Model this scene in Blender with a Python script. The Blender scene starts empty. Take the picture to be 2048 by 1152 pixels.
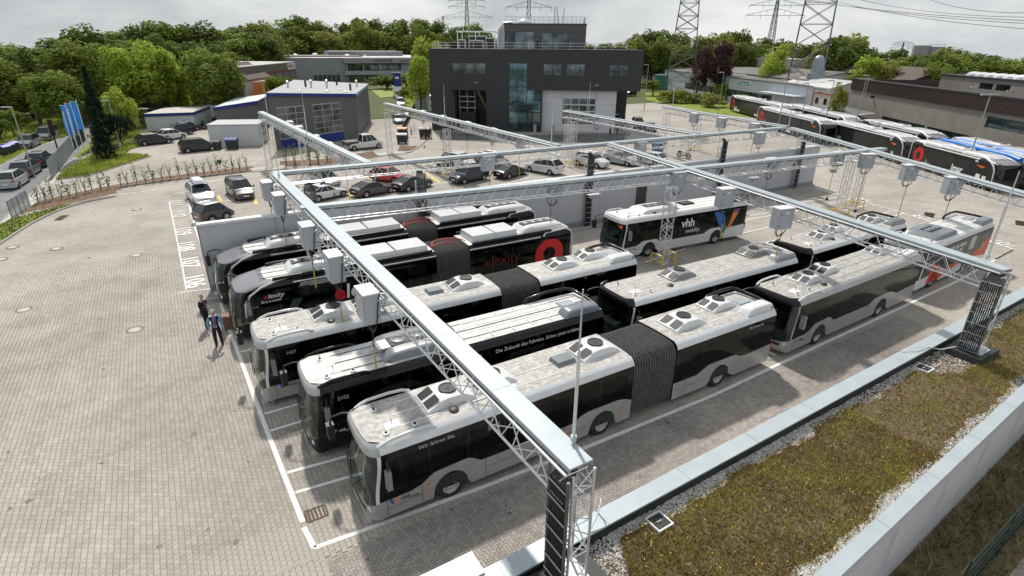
import bpy, bmesh, math, random
from mathutils import Vector, Matrix
R = math.radians
PI = math.pi
scene = bpy.context.scene
COL = scene.collection

# ---------------------------------------------------------------- camera, sky, sun, exposure
cam_d = bpy.data.cameras.new('camera'); cam = bpy.data.objects.new('camera', cam_d); COL.objects.link(cam)
def set_cam(C, yaw, pitch, roll, lens):
    f = Vector((math.cos(pitch)*math.cos(yaw), math.cos(pitch)*math.sin(yaw), math.sin(pitch)))
    r = Vector((math.sin(yaw), -math.cos(yaw), 0)); u = r.cross(f)
    r2 = r*math.cos(roll)+u*math.sin(roll); u2 = u*math.cos(roll)-r*math.sin(roll)
    m = Matrix((r2, u2, -f)).transposed().to_4x4(); m.translation = C
    cam.matrix_world = m
    cam_d.lens = lens; cam_d.sensor_width = 36; cam_d.sensor_fit = 'HORIZONTAL'
    cam_d.clip_start = 0.1; cam_d.clip_end = 6000
set_cam(Vector((-1.7457, -13.3912, 13.6130)), R(58.6639), R(-23.6528), R(0.4541), 19.677)
scene.camera = cam

SUN_AZ, SUN_EL = R(74), R(50)          # direction towards the sun, from +X
world = bpy.data.worlds.new('World'); scene.world = world; world.use_nodes = True
nt = world.node_tree; nt.nodes.clear()
out = nt.nodes.new('ShaderNodeOutputWorld'); bg = nt.nodes.new('ShaderNodeBackground')
sky = nt.nodes.new('ShaderNodeTexSky'); sky.sky_type = 'NISHITA'; sky.sun_disc = False
sky.sun_elevation = SUN_EL; sky.sun_rotation = PI/2-SUN_AZ; sky.air_density = 1.0; sky.dust_density = 2.0
bg.inputs['Strength'].default_value = 0.112
tc = nt.nodes.new('ShaderNodeTexCoord'); mp = nt.nodes.new('ShaderNodeMapping'); mp.inputs['Scale'].default_value = (1, 1, 3.6); mp.inputs['Location'].default_value = (.35, .2, 0)
n1 = nt.nodes.new('ShaderNodeTexNoise'); n1.inputs['Scale'].default_value = 1.9; n1.inputs['Detail'].default_value = 9; n1.inputs['Roughness'].default_value = .58; n1.inputs['Distortion'].default_value = .35
rp = nt.nodes.new('ShaderNodeValToRGB')
rp.color_ramp.elements[0].position = .34; rp.color_ramp.elements[0].color = (3.3, 3.65, 4.05, 1)
rp.color_ramp.elements[1].position = .62; rp.color_ramp.elements[1].color = (8.3, 8.4, 8.45, 1)
rp.color_ramp.elements.new(.47).color = (5.4, 5.8, 6.1, 1)
mx = nt.nodes.new('ShaderNodeMix'); mx.data_type = 'RGBA'; mx.inputs['Factor'].default_value = .90
nt.links.new(tc.outputs['Generated'], mp.inputs['Vector']); nt.links.new(mp.outputs[0], n1.inputs['Vector'])
nt.links.new(n1.outputs['Fac'], rp.inputs['Fac'])
nt.links.new(sky.outputs[0], mx.inputs['A']); nt.links.new(rp.outputs[0], mx.inputs['B'])
nt.links.new(mx.outputs['Result'], bg.inputs['Color']); nt.links.new(bg.outputs[0], out.inputs[0])

sun_d = bpy.data.lights.new('sun', 'SUN'); sun_d.energy = 4.2; sun_d.angle = R(2.6); sun_d.color = (1, .945, .86)
sun = bpy.data.objects.new('sun', sun_d); COL.objects.link(sun)
sd = Vector((math.cos(SUN_EL)*math.cos(SUN_AZ), math.cos(SUN_EL)*math.sin(SUN_AZ), math.sin(SUN_EL)))
sun.rotation_euler = sd.to_track_quat('Z', 'Y').to_euler(); sun.location = (0, 0, 60)
vs = scene.view_settings
vs.view_transform = 'Standard'; vs.look = 'None'; vs.gamma = 1; vs.exposure = -0.02; vs.use_curve_mapping = False
scene.cycles.max_bounces = 6; scene.cycles.diffuse_bounces = 3; scene.cycles.glossy_bounces = 3
scene.cycles.transmission_bounces = 4; scene.cycles.transparent_max_bounces = 12
scene.cycles.caustics_reflective = False; scene.cycles.caustics_refractive = False
scene.cycles.use_denoising = True

# ---------------------------------------------------------------- materials
MATS = {}
def N(nt, t, **kw):
    n = nt.nodes.new(t)
    for k, v in kw.items(): setattr(n, k, v)
    return n
def M(name, col, rough=.5, metal=0., var=.12, scale=2., bump=0., bscale=40., coat=0., spec=.5, island=0., col2=None, lo=.35, hi=.65, stretch=(1, 1, 1), trans=0., obrand=0., emit=0.):
    """procedural Principled material: base colour broken up by two octaves of noise (and per-piece tone), optional fine relief"""
    if name in MATS: return MATS[name]
    m = bpy.data.materials.new(name); m.use_nodes = True; nt = m.node_tree; L = nt.links
    b = nt.nodes['Principled BSDF']
    b.inputs['Roughness'].default_value = rough; b.inputs['Metallic'].default_value = metal
    b.inputs['Specular IOR Level'].default_value = spec
    if coat: b.inputs['Coat Weight'].default_value = coat; b.inputs['Coat Roughness'].default_value = .06
    tc = N(nt, 'ShaderNodeTexCoord'); mp = N(nt, 'ShaderNodeMapping'); mp.inputs['Scale'].default_value = stretch
    L.new(tc.outputs['Object'], mp.inputs['Vector'])
    no = N(nt, 'ShaderNodeTexNoise'); no.inputs['Scale'].default_value = scale; no.inputs['Detail'].default_value = 8; no.inputs['Roughness'].default_value = .62
    L.new(mp.outputs[0], no.inputs['Vector'])
    c1 = tuple(max(0, c*(1-var)) for c in col)+(1,)
    c2 = tuple(c*(1+var) for c in col)+(1,) if col2 is None else tuple(col2)+(1,)
    if col2 is not None: c1 = tuple(col)+(1,)
    cr = N(nt, 'ShaderNodeValToRGB'); cr.color_ramp.elements[0].position = lo; cr.color_ramp.elements[1].position = hi
    cr.color_ramp.elements[0].color = c1; cr.color_ramp.elements[1].color = c2
    L.new(no.outputs['Fac'], cr.inputs['Fac']); last = cr.outputs[0]
    def scaled(sock, amt, last):
        ma = N(nt, 'ShaderNodeMapRange'); ma.inputs['To Min'].default_value = 1-amt; ma.inputs['To Max'].default_value = 1+amt
        L.new(sock, ma.inputs['Value'])
        mu = N(nt, 'ShaderNodeVectorMath', operation='MULTIPLY'); L.new(last, mu.inputs[0])
        cm = N(nt, 'ShaderNodeCombineXYZ')
        for k in range(3): L.new(ma.outputs[0], cm.inputs[k])
        L.new(cm.outputs[0], mu.inputs[1]); return mu.outputs[0]
    if island: g = N(nt, 'ShaderNodeNewGeometry'); last = scaled(g.outputs['Random Per Island'], island, last)
    if obrand: o = N(nt, 'ShaderNodeObjectInfo'); last = scaled(o.outputs['Random'], obrand, last)
    L.new(last, b.inputs['Base Color'])
    if bump:
        bn = N(nt, 'ShaderNodeTexNoise'); bn.inputs['Scale'].default_value = bscale; bn.inputs['Detail'].default_value = 4
        L.new(mp.outputs[0], bn.inputs['Vector'])
        bp = N(nt, 'ShaderNodeBump'); bp.inputs['Strength'].default_value = bump; bp.inputs['Distance'].default_value = .02
        L.new(bn.outputs['Fac'], bp.inputs['Height']); L.new(bp.outputs[0], b.inputs['Normal'])
    if trans:
        tr = N(nt, 'ShaderNodeBsdfTranslucent'); L.new(last, tr.inputs['Color'])
        ms = N(nt, 'ShaderNodeMixShader'); ms.inputs[0].default_value = trans
        L.new(b.outputs[0], ms.inputs[1]); L.new(tr.outputs[0], ms.inputs[2]); L.new(ms.outputs[0], nt.nodes['Material Output'].inputs[0])
    if emit:
        L.new(last, b.inputs['Emission Color']); b.inputs['Emission Strength'].default_value = emit
    MATS[name] = m; return m
def glass(name, tint, clear=.5, rough=.03, ior=1.5, add=.02):
    """thin glazing: tinted see-through mixed with mirror reflection by angle"""
    if name in MATS: return MATS[name]
    m = bpy.data.materials.new(name); m.use_nodes = True; nt = m.node_tree; L = nt.links
    o = nt.nodes['Material Output']; nt.nodes.remove(nt.nodes['Principled BSDF'])
    t = N(nt, 'ShaderNodeBsdfTransparent'); t.inputs[0].default_value = tuple(c*clear for c in tint)+(1,)
    g = N(nt, 'ShaderNodeBsdfGlossy'); g.inputs['Roughness'].default_value = rough; g.inputs['Color'].default_value = (.92, .96, .95, 1)
    ge = N(nt, 'ShaderNodeNewGeometry'); dt = N(nt, 'ShaderNodeVectorMath', operation='DOT_PRODUCT'); L.new(ge.outputs['Normal'], dt.inputs[0]); L.new(ge.outputs['Incoming'], dt.inputs[1])
    ab = N(nt, 'ShaderNodeMath', operation='ABSOLUTE'); L.new(dt.outputs['Value'], ab.inputs[0])
    on = N(nt, 'ShaderNodeMath', operation='SUBTRACT'); on.inputs[0].default_value = 1; L.new(ab.outputs[0], on.inputs[1])
    pw = N(nt, 'ShaderNodeMath', operation='POWER'); pw.inputs[1].default_value = 5; L.new(on.outputs[0], pw.inputs[0])
    f0 = ((ior-1)/(ior+1))**2+add
    ad = N(nt, 'ShaderNodeMath', operation='MULTIPLY_ADD'); ad.inputs[1].default_value = 1-f0; ad.inputs[2].default_value = f0; L.new(pw.outputs[0], ad.inputs[0])
    no = N(nt, 'ShaderNodeTexNoise'); no.inputs['Scale'].default_value = 1.3; bp = N(nt, 'ShaderNodeBump'); bp.inputs['Strength'].default_value = .05; bp.inputs['Distance'].default_value = .05
    L.new(no.outputs['Fac'], bp.inputs['Height']); L.new(bp.outputs[0], g.inputs['Normal'])
    mx = N(nt, 'ShaderNodeMixShader'); L.new(ad.outputs[0], mx.inputs[0])
    L.new(t.outputs[0], mx.inputs[1]); L.new(g.outputs[0], mx.inputs[2]); L.new(mx.outputs[0], o.inputs[0])
    MATS[name] = m; return m

WHITE = M('white_paint', (.72, .73, .74), .35, var=.06, coat=.3)
DARK = M('dark_plastic', (.018, .019, .021), .5, var=.3)
RUBBER = M('rubber', (.022, .022, .022), .8, var=.3, scale=6)
STEEL = M('galvanised_steel', (.52, .56, .59), .42, .25, var=.14, scale=5)
ALU = M('aluminium', (.70, .71, .72), .32, .55, var=.1, scale=5)
GREY = M('grey_paint', (.30, .32, .34), .45, var=.08)
MARK = M('road_paint', (.74, .74, .72), .7, var=.14, scale=9, bump=.2)
YEL = M('yellow_paint', (.75, .52, .03), .45, var=.1)
RED = M('red_paint', (.55, .025, .03), .4, var=.1)
ORANGE = M('orange_lens', (.75, .2, .02), .3, var=.1)
REDLENS = M('red_lens', (.42, .02, .02), .2, var=.1)
LENS = M('lamp_lens', (.62, .66, .68), .12, .3, var=.15, scale=14)
SKIN = M('skin', (.50, .29, .21), .5, var=.08)

# ---------------------------------------------------------------- mesh helpers
class MB:
    def __init__(s): s.v = []; s.f = []
    def add(s, vs, fs):
        o = len(s.v); s.v += [tuple(p) for p in vs]; s.f += [tuple(i+o for i in q) for q in fs]; return s
    def box(s, x0, x1, y0, y1, z0, z1):
        return s.add([(x0,y0,z0),(x1,y0,z0),(x1,y1,z0),(x0,y1,z0),(x0,y0,z1),(x1,y0,z1),(x1,y1,z1),(x0,y1,z1)],
              [(0,3,2,1),(4,5,6,7),(0,1,5,4),(1,2,6,5),(2,3,7,6),(3,0,4,7)])
    def frustum(s, x0, x1, y0, y1, z0, X0, X1, Y0, Y1, z1):
        return s.add([(x0,y0,z0),(x1,y0,z0),(x1,y1,z0),(x0,y1,z0),(X0,Y0,z1),(X1,Y0,z1),(X1,Y1,z1),(X0,Y1,z1)],
              [(0,3,2,1),(4,5,6,7),(0,1,5,4),(1,2,6,5),(2,3,7,6),(3,0,4,7)])
    def path(s, pts, r, n=6, cap=True, closed=False):
        pts = [Vector(p) for p in pts]; m = len(pts); rr = r if isinstance(r, (list, tuple)) else [r]*m
        rings = []; prev = None
        for i, p in enumerate(pts):
            if closed: d = pts[(i+1) % m]-pts[i-1]
            else: d = pts[min(i+1, m-1)]-pts[max(i-1, 0)]
            d.normalize()
            if prev is None:
                a = d.cross(Vector((0, 0, 1)))
                if a.length < .02: a = d.cross(Vector((1, 0, 0)))
            else: a = prev-d*prev.dot(d)
            a.normalize(); prev = a; b = d.cross(a)
            rings.append([p+a*math.cos(2*PI*k/n)*rr[i]+b*math.sin(2*PI*k/n)*rr[i] for k in range(n)])
        vs = [q for g in rings for q in g]; fs = []
        for i in range(m if closed else m-1):
            j = (i+1) % m
            for k in range(n): fs.append((i*n+k, i*n+(k+1) % n, j*n+(k+1) % n, j*n+k))
        if cap and not closed: fs += [tuple(range(n-1, -1, -1)), tuple((m-1)*n+k for k in range(n))]
        return s.add(vs, fs)
    def tube(s, a, b, r, n=6): return s.path([a, b], r, n)
    def lathe(s, prof, c, axis='z', n=20, cap=True):
        vs = []; fs = []; m = len(prof)
        for k in range(n):
            a = 2*PI*k/n
            for (r, h) in prof:
                p = {'z': (r*math.cos(a), r*math.sin(a), h), 'y': (r*math.cos(a), h, r*math.sin(a)), 'x': (h, r*math.cos(a), r*math.sin(a))}[axis]
                vs.append((p[0]+c[0], p[1]+c[1], p[2]+c[2]))
        for k in range(n):
            j = (k+1) % n
            for i in range(m-1): fs.append((k*m+i, j*m+i, j*m+i+1, k*m+i+1))
        if cap:
            if prof[0][0] > 1e-4: fs.append(tuple(k*m for k in range(n)))
            if prof[-1][0] > 1e-4: fs.append(tuple(k*m+m-1 for k in range(n)))
        return s.add(vs, fs)
    def prism(s, poly, h0, h1, fn=lambda a, b, h: (a, b, h)):
        n = len(poly)
        vs = [fn(a, b, h0) for a, b in poly]+[fn(a, b, h1) for a, b in poly]
        return s.add(vs, [tuple(range(n))[::-1], tuple(range(n, 2*n))]+[(i, (i+1) % n, n+(i+1) % n, n+i) for i in range(n)])
    def grid(s, rows):
        m = len(rows); n = len(rows[0])
        return s.add([p for r in rows for p in r], [(i*n+k, i*n+k+1, (i+1)*n+k+1, (i+1)*n+k) for i in range(m-1) for k in range(n-1)])
    def mesh(s, name, mat, smooth=False, ang=35):
        me = bpy.data.meshes.new(name); me.from_pydata(s.v, [], s.f)
        for m in (mat if isinstance(mat, (list, tuple)) else [mat]): me.materials.append(m)
        if smooth: me.shade_smooth(); me.set_sharp_from_angle(angle=R(ang))
        me.update(); return me
    def build(s, name, mat, parent=None, smooth=False, kind=None, label=None, ang=35):
        return put(name, s.mesh(name, mat, smooth, ang), parent, kind, label)
def put(name, me, parent=None, kind=None, label=None, loc=None, rotz=None):
    o = bpy.data.objects.new(name, me); COL.objects.link(o); o.parent = parent
    if kind: o['kind'] = kind
    if label: o['label'] = label
    if loc is not None: o.location = loc
    if rotz is not None: o.rotation_euler = (0, 0, rotz)
    return o
def tag(o, label, cat, group=None):
    o['label'] = label; o['category'] = cat
    if group: o['group'] = group
    return o
def thing(name, label, cat, loc=(0, 0, 0), rotz=0., group=None, scale=None):
    o = bpy.data.objects.new(name, None); o.empty_display_size = .3; COL.objects.link(o)
    o.location = loc if len(loc) == 3 else (loc[0], loc[1], 0); o.rotation_euler = (0, 0, rotz)
    if scale: o.scale = scale
    return tag(o, label, cat, group)
KIDS = {}
def kids(o): return [c for c in COL.objects if c.parent == o]
def copy_tree(o, tree, parent=None):
    """tree: list of (child, [grandchildren]) kept from the source"""
    c = o.copy(); COL.objects.link(c); c.parent = parent
    for ch, gr in tree:
        k = ch.copy(); COL.objects.link(k); k.parent = c
        for g in gr: d = g.copy(); COL.objects.link(d); d.parent = k
    return c
def tree_of(o):
    allo = list(COL.objects)
    return [(c, [g for g in allo if g.parent == c]) for c in allo if c.parent == o]
def text_mesh(name, txt, size, mat, align='LEFT', shear=0., sx=1., depth=.004, bold=0.):
    cu = bpy.data.curves.new(name, 'FONT'); cu.body = txt; cu.size = size; cu.align_x = align; cu.shear = shear; cu.extrude = depth; cu.offset = bold; cu.resolution_u = 3
    ob = bpy.data.objects.new(name, cu); COL.objects.link(ob)
    dg = bpy.context.evaluated_depsgraph_get(); dg.update()
    me = bpy.data.meshes.new_from_object(ob.evaluated_get(dg)); bpy.data.objects.remove(ob)
    me.name = name; me.materials.clear(); me.materials.append(mat)
    if sx != 1: 
        for v in me.vertices: v.co.x *= sx
    return me
def text(name, txt, size, mat, parent, o, ex, ey, align='LEFT', shear=0., sx=1., bold=0., label=None):
    """lettering with baseline origin o, reading direction ex, up direction ey"""
    me = text_mesh(name, txt, size, mat, align, shear, sx, bold=bold)
    ex = Vector(ex).normalized(); ey = Vector(ey).normalized(); ez = ex.cross(ey)
    m = Matrix((ex, ey, ez)).transposed().to_4x4(); m.translation = Vector(o)
    me.transform(m); return put(name, me, parent, None, label)
def smooth_tab(tab, x):
    if x <= tab[0][0]: return tab[0][1]
    for (a, va), (b, vb) in zip(tab, tab[1:]):
        if x <= b:
            t = (x-a)/(b-a) if b > a else 1; t = t*t*(3-2*t); return va+(vb-va)*t
    return tab[-1][1]
def frange(a, b, step):
    n = max(1, int(math.ceil((b-a)/step))); return [a+(b-a)*i/n for i in range(n+1)]

# ---------------------------------------------------------------- ground, yard, street, lawns
def paving_mat(name, col, bw=.21, bh=.165, tone=.09, stain=(.62, 1.12)):
    if name in MATS: return MATS[name]
    m = bpy.data.materials.new(name); m.use_nodes = True; nt = m.node_tree; L = nt.links; b = nt.nodes['Principled BSDF']
    b.inputs['Roughness'].default_value = .85; b.inputs['Specular IOR Level'].default_value = .3
    tc = N(nt, 'ShaderNodeTexCoord'); br = N(nt, 'ShaderNodeTexBrick'); br.inputs['Scale'].default_value = 1
    br.inputs['Brick Width'].default_value = bw; br.inputs['Row Height'].default_value = bh; br.inputs['Mortar Size'].default_value = .009; br.inputs['Mortar Smooth'].default_value = .3
    br.inputs['Color1'].default_value = tuple(c*(1-tone) for c in col)+(1,); br.inputs['Color2'].default_value = tuple(c*(1+tone) for c in col)+(1,)
    br.inputs['Mortar'].default_value = tuple(c*.55 for c in col)+(1,); br.inputs['Bias'].default_value = 0
    L.new(tc.outputs['Object'], br.inputs['Vector'])
    last = br.outputs['Color']
    for sc, lo, hi, rg in ((.09, .35, .68, stain), (.7, .3, .7, (.92, 1.06)), (.33, .48, .62, (1.03, .89))):
        n = N(nt, 'ShaderNodeTexNoise'); n.inputs['Scale'].default_value = sc; n.inputs['Detail'].default_value = 6; n.inputs['Roughness'].default_value = .6
        L.new(tc.outputs['Object'], n.inputs['Vector'])
        mr = N(nt, 'ShaderNodeMapRange'); mr.inputs['From Min'].default_value = lo; mr.inputs['From Max'].default_value = hi; mr.inputs['To Min'].default_value = rg[0]; mr.inputs['To Max'].default_value = rg[1]
        L.new(n.outputs['Fac'], mr.inputs['Value'])
        mu = N(nt, 'ShaderNodeVectorMath', operation='SCALE'); L.new(last, mu.inputs[0]); L.new(mr.outputs[0], mu.inputs['Scale']); last = mu.outputs[0]
    L.new(last, b.inputs['Base Color'])
    bp = N(nt, 'ShaderNodeBump'); bp.inputs['Strength'].default_value = .35; bp.inputs['Distance'].default_value = .01; bp.invert = True
    L.new(br.outputs['Fac'], bp.inputs['Height']); L.new(bp.outputs[0], b.inputs['Normal'])
    MATS[name] = m; return m
def stone_mat(name, col, island=.10):
    """one paver or slab: per-piece tone, broad weathering patches and small grain"""
    if name in MATS: return MATS[name]
    m = M(name, col, .85, var=.06, scale=30, island=island, spec=.3, bump=.25, bscale=90)
    nt = m.node_tree; L = nt.links; b = nt.nodes['Principled BSDF']
    last = b.inputs['Base Color'].links[0].from_socket
    g = N(nt, 'ShaderNodeNewGeometry')
    for sc, lo, hi, rg in ((.09, .35, .68, (.78, 1.08)), (.7, .3, .7, (.92, 1.06)), (.33, .48, .62, (1.03, .89))):
        n = N(nt, 'ShaderNodeTexNoise'); n.inputs['Scale'].default_value = sc; n.inputs['Detail'].default_value = 6; n.inputs['Roughness'].default_value = .6
        L.new(g.outputs['Position'], n.inputs['Vector'])
        mr = N(nt, 'ShaderNodeMapRange'); mr.inputs['From Min'].default_value = lo; mr.inputs['From Max'].default_value = hi; mr.inputs['To Min'].default_value = rg[0]; mr.inputs['To Max'].default_value = rg[1]
        L.new(n.outputs['Fac'], mr.inputs['Value'])
        mu = N(nt, 'ShaderNodeVectorMath', operation='SCALE'); L.new(last, mu.inputs[0]); L.new(mr.outputs[0], mu.inputs['Scale']); last = mu.outputs[0]
    L.new(last, b.inputs['Base Color'])
    return m
PAV = (.405, .372, .330)
YARD = paving_mat('yard_pavers', PAV, stain=(.78, 1.08))
BED = M('joint_sand', (.33, .305, .275), .95, var=.2, scale=8)
STONE = stone_mat('concrete_paver', PAV)
STONE2 = stone_mat('aisle_paver', (.33, .30, .272), .16)
ASPHALT = M('asphalt', (.20, .20, .205), .9, var=.16, scale=.5, bump=.2, bscale=60, spec=.3)
CONC = M('concrete', (.45, .435, .41), .85, var=.12, scale=2, bump=.2, bscale=30, spec=.3)
KERB = M('kerb_stone', (.36, .345, .32), .85, var=.12, scale=3, bump=.2, bscale=30, spec=.3)
SOIL = M('soil', (.16, .105, .07), .95, var=.35, scale=3, bump=.6, bscale=12, spec=.2)
GRASSG = M('grass_ground', (.20, .245, .05), .95, var=.35, scale=.6, bump=.4, bscale=15, spec=.1)
MEADOW = M('far_ground', (.075, .10, .035), .95, col2=(.13, .125, .07), scale=.02, spec=.1)
def sheet(name, poly, z, mat, kind='structure', parent=None):
    b = MB(); b.add([(x, y, z) for x, y in poly], [tuple(range(len(poly)))])
    return b.build(name, mat, parent, kind=kind)
rings = [0, 120, 230, 300, 380, 500, 700, 1000, 1500, 2600]; drop = [0, 0, 0, -2, -8, -20, -42, -75, -130, -240]
gm = MB(); gm.grid([[(60+r*math.cos(2*PI*k/64), 60+r*math.sin(2*PI*k/64), -.06+d) for k in range(65)] for r, d in zip(rings, drop)])
gm.build('ground', MEADOW, None, kind='structure')
yard = sheet('yard', [(-40, -30), (170, -30), (170, 95), (-40, 95)], 0, YARD)

# paving stones: the zone near the camera is built stone by stone
random.seed(11)
def bone(cx, cy, a, b, w):          # interlocking double-T stone, long in y
    return [(cx-a, cy-b), (cx+a, cy-b), (cx+a, cy-b*.5), (cx+a-w, cy), (cx+a, cy+b*.5), (cx+a, cy+b), (cx-a, cy+b), (cx-a, cy+b*.5), (cx-a+w, cy), (cx-a, cy-b*.5)]
sheet('paving_bed', [(-14.2, -4.9), (12, -4.9), (12, 15.4), (-.35, 15.4), (-.35, 31.1), (-14.2, 31.1)], .004, BED, parent=yard)
sheet('paving_bed', [(12.01, -4.9), (31, -4.9), (31, -.8), (12.01, -.8)], .004, BED, parent=yard)
def paver_mesh(polys, name, mat, z0=.006, z1=.024, jit=.002):
    vs = []; fs = []
    for poly in polys:
        n = len(poly); o = len(vs); h = z1+random.uniform(-jit, jit); cx = sum(p[0] for p in poly)/n; cy = sum(p[1] for p in poly)/n
        vs += [(x, y, z0) for x, y in poly]+[(cx+(x-cx)*.978, cy+(y-cy)*.978, h) for x, y in poly]
        fs.append(tuple(range(o+n, o+2*n)))
        fs += [(o+i, o+(i+1) % n, o+n+(i+1) % n, o+n+i) for i in range(n)]
    me = bpy.data.meshes.new(name); me.from_pydata(vs, [], fs); me.materials.append(mat); return me
polys = []; cxs = []
pw, ph = .162, .20
cam_xy = (-1.75, -13.39)
ix = 0; x = -14.1
while x < 11.9:
    y = -4.8+(ph/2 if ix % 2 else 0)
    while y < (15.3 if x > -.4 else 31):
        inaisle = x > -.3 and y < -.75
        hid = (x > 1.6 and -.3 < y < 14.5) or y < -2.6-.597*x or x < -9.6-.16*(y-3)
        if not inaisle and not hid: polys.append((math.hypot(x-cam_xy[0], y-cam_xy[1]), x, y))
        y += ph
    x += pw; ix += 1
polys.sort()
vis = [p for p in polys if p[2] > -1.5-.597*p[1]][:300]
vset = set((p[1], p[2]) for p in vis)
pm = paver_mesh([bone(0, 0, pw/2-.004, ph/2-.004, .018)], 'paver', STONE, jit=0)
for k, (d, px, py) in enumerate(vis):
    put('paver', pm, yard, loc=(px, py, random.uniform(-.002, .002)))
put('paver_field', paver_mesh([bone(px, py, pw/2-.004, ph/2-.004, .018) for d, px, py in polys if (px, py) not in vset], 'paver_field', STONE), yard, kind='stuff')
# herringbone aisle between the first lane and the low wall
def herring(x0, x1, y0, y1, a=.2, b=.1):
    out = []; g = .004
    n0 = int((x1-x0)/b)+8; n1 = int((y1-y0)/b)+8
    for i in range(-8, n0):
        for j in range(-8, n1):
            k = (i-j) % 4
            X = x0+i*b; Y = y0+j*b
            if k == 0: r = (X+g, Y+g, X+a-g, Y+b-g)
            elif k == 3: r = (X+g, Y+g, X+b-g, Y+a-g)
            else: continue
            if r[0] > x0 and r[2] < x1 and r[1] > y0 and r[3] < y1: out.append([(r[0], r[1]), (r[2], r[1]), (r[2], r[3]), (r[0], r[3])])
    return out
put('aisle_pavers', paver_mesh(herring(-.28, 30.9, -4.85, -.78), 'aisle_pavers', STONE2), yard, kind='stuff')

# painted lines (thin raised paint) and bay numbers
ZP = .03
def line(p, q, w=.12, name='painted_line', mat=MARK):
    a = Vector((p[0], p[1], 0)); b = Vector((q[0], q[1], 0)); d = (b-a).normalized(); n = Vector((-d.y, d.x, 0))*w/2
    m = MB(); m.add([a-n, b-n, b+n, a+n], [(0, 1, 2, 3)])
    m.v = [(x, y, ZP) for x, y, z in m.v]+[(x, y, .002) for x, y, z in m.v]; m.f += [(0, 4, 5, 1), (1, 5, 6, 2), (2, 6, 7, 3), (3, 7, 4, 0)]
    return m.build(name, mat, yard)
def polyline(pts, w=.12):
    for p, q in zip(pts, pts[1:]): line(p, q, w)
polyline([(-0.50,0.96), (-0.59,3.51), (-0.70,7.11), (-0.86,14.31), (-0.96,19.58)], .16)
polyline([(-1.00,20.95), (-1.03,28.74), (-1.11,35.97), (-1.11,45.64)], .16)
polyline([(-0.43,-0.21), (-0.52,0.72)], .16)
polyline([(-0.43,-0.21), (4.70,-0.56), (9.05,-0.73), (15.86,-0.85), (22.08,-0.62), (29.29,-0.43), (38.85,-0.13), (49.81,0.64)], .15)
for p, q in (((-0.43,2.35), (7.13,1.61)), ((-0.48,3.46), (7.70,2.59)), ((-0.57,6.15), (1.29,6.16)), ((-0.57,7.38), (1.59,7.40)), ((-0.73,13.12), (1.08,13.23)), ((-0.77,14.79), (1.37,14.84))): line(p, q, .12)
polyline([(49.81,0.64), (52.22,7.24), (53.20,10.19), (53.50,12.53), (53.98,15.07), (55.08,19.25)], .12)
for p, q in (((51.74,7.02), (46.84,6.59)), ((52.99,9.76), (39.92,9.43)), ((52.41,10.64), (33.42,10.78)), ((52.80,12.93), (23.61,13.35)), ((53.07,14.64), (21.54,16.28)), ((37.13,14.12), (24.47,12.30)), ((54.36,15.87), (41.96,17.35)), ((53.63,14.96), (40.33,16.09))): line(p, q, .12)
# car bays beyond the wall
for p, q in (((-0.91,52.07), (6.56,54.72)), ((-2.06,48.93), (1.54,49.70)), ((-0.68,43.16), (14.00,45.48)), ((5.94,39.78), (15.32,42.93)), ((10.00,45.93), (35.39,50.90)), ((14.34,46.64), (34.25,47.66)), ((19.62,40.00), (37.77,42.82)), ((20.71,35.16), (31.74,37.99))): line(p, q, .12)
for p, q in (((1.47,46.05), (1.51,43.09)), ((4.34,43.78), (4.11,40.82)), ((13.00,42.76), (12.48,39.81)), ((16.63,47.61), (15.98,44.10)), ((22.83,46.24), (22.14,40.63)), ((30.21,43.68), (29.34,39.33))): line(p, q, .3, 'painted_yellow_line', M('yellow_road_paint', (.62, .50, .16), .75, var=.15, scale=9))
def dashes(p, q, n, w=.12):
    for i in range(n):
        a = Vector(p).lerp(Vector(q), i/n); b = Vector(p).lerp(Vector(q), (i+.62)/n); line(a, b, w)
dashes((-6.54,51.02), (3.80,53.10), 12); line((4.29,53.10), (11.96,54.51))
polyline([(-2.62,45.84), (-2.52,34.68), (-2.48,26.35), (-2.48,22.65)], .08)
line((-2.93,22.41), (-1.27,22.11), .08)
for s, (px, py) in (('106', (-1.90,23.72)), ('107', (-1.95,27.49)), ('108', (-1.98,31.20)), ('109', (-1.96,35.21)), ('110', (-2.04,40.81)), ('111', (-2.02,44.90))):
    text('painted_number', s, 1.5, MARK, yard, (px-.53, py+1.3, ZP-.004), (0, -1, 0), (1, 0, 0), sx=1.0, bold=.02)
for s, (px, py) in (('101', (50.74,1.70)), ('103', (53.11,8.26)), ('104', (54.59,14.20)), ('105', (54.84,17.44))):
    ex = Vector((.45, .893, 0)); ey = Vector((-.893, .45, 0)); q = Vector((px, py, ZP-.004))-ex*.95-ey*.5
    text('painted_number', s, 1.45, MARK, yard, q, ex, ey, sx=.8, bold=.02)
line((49.71,0.63), (46.02,0.39), .12)

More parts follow.
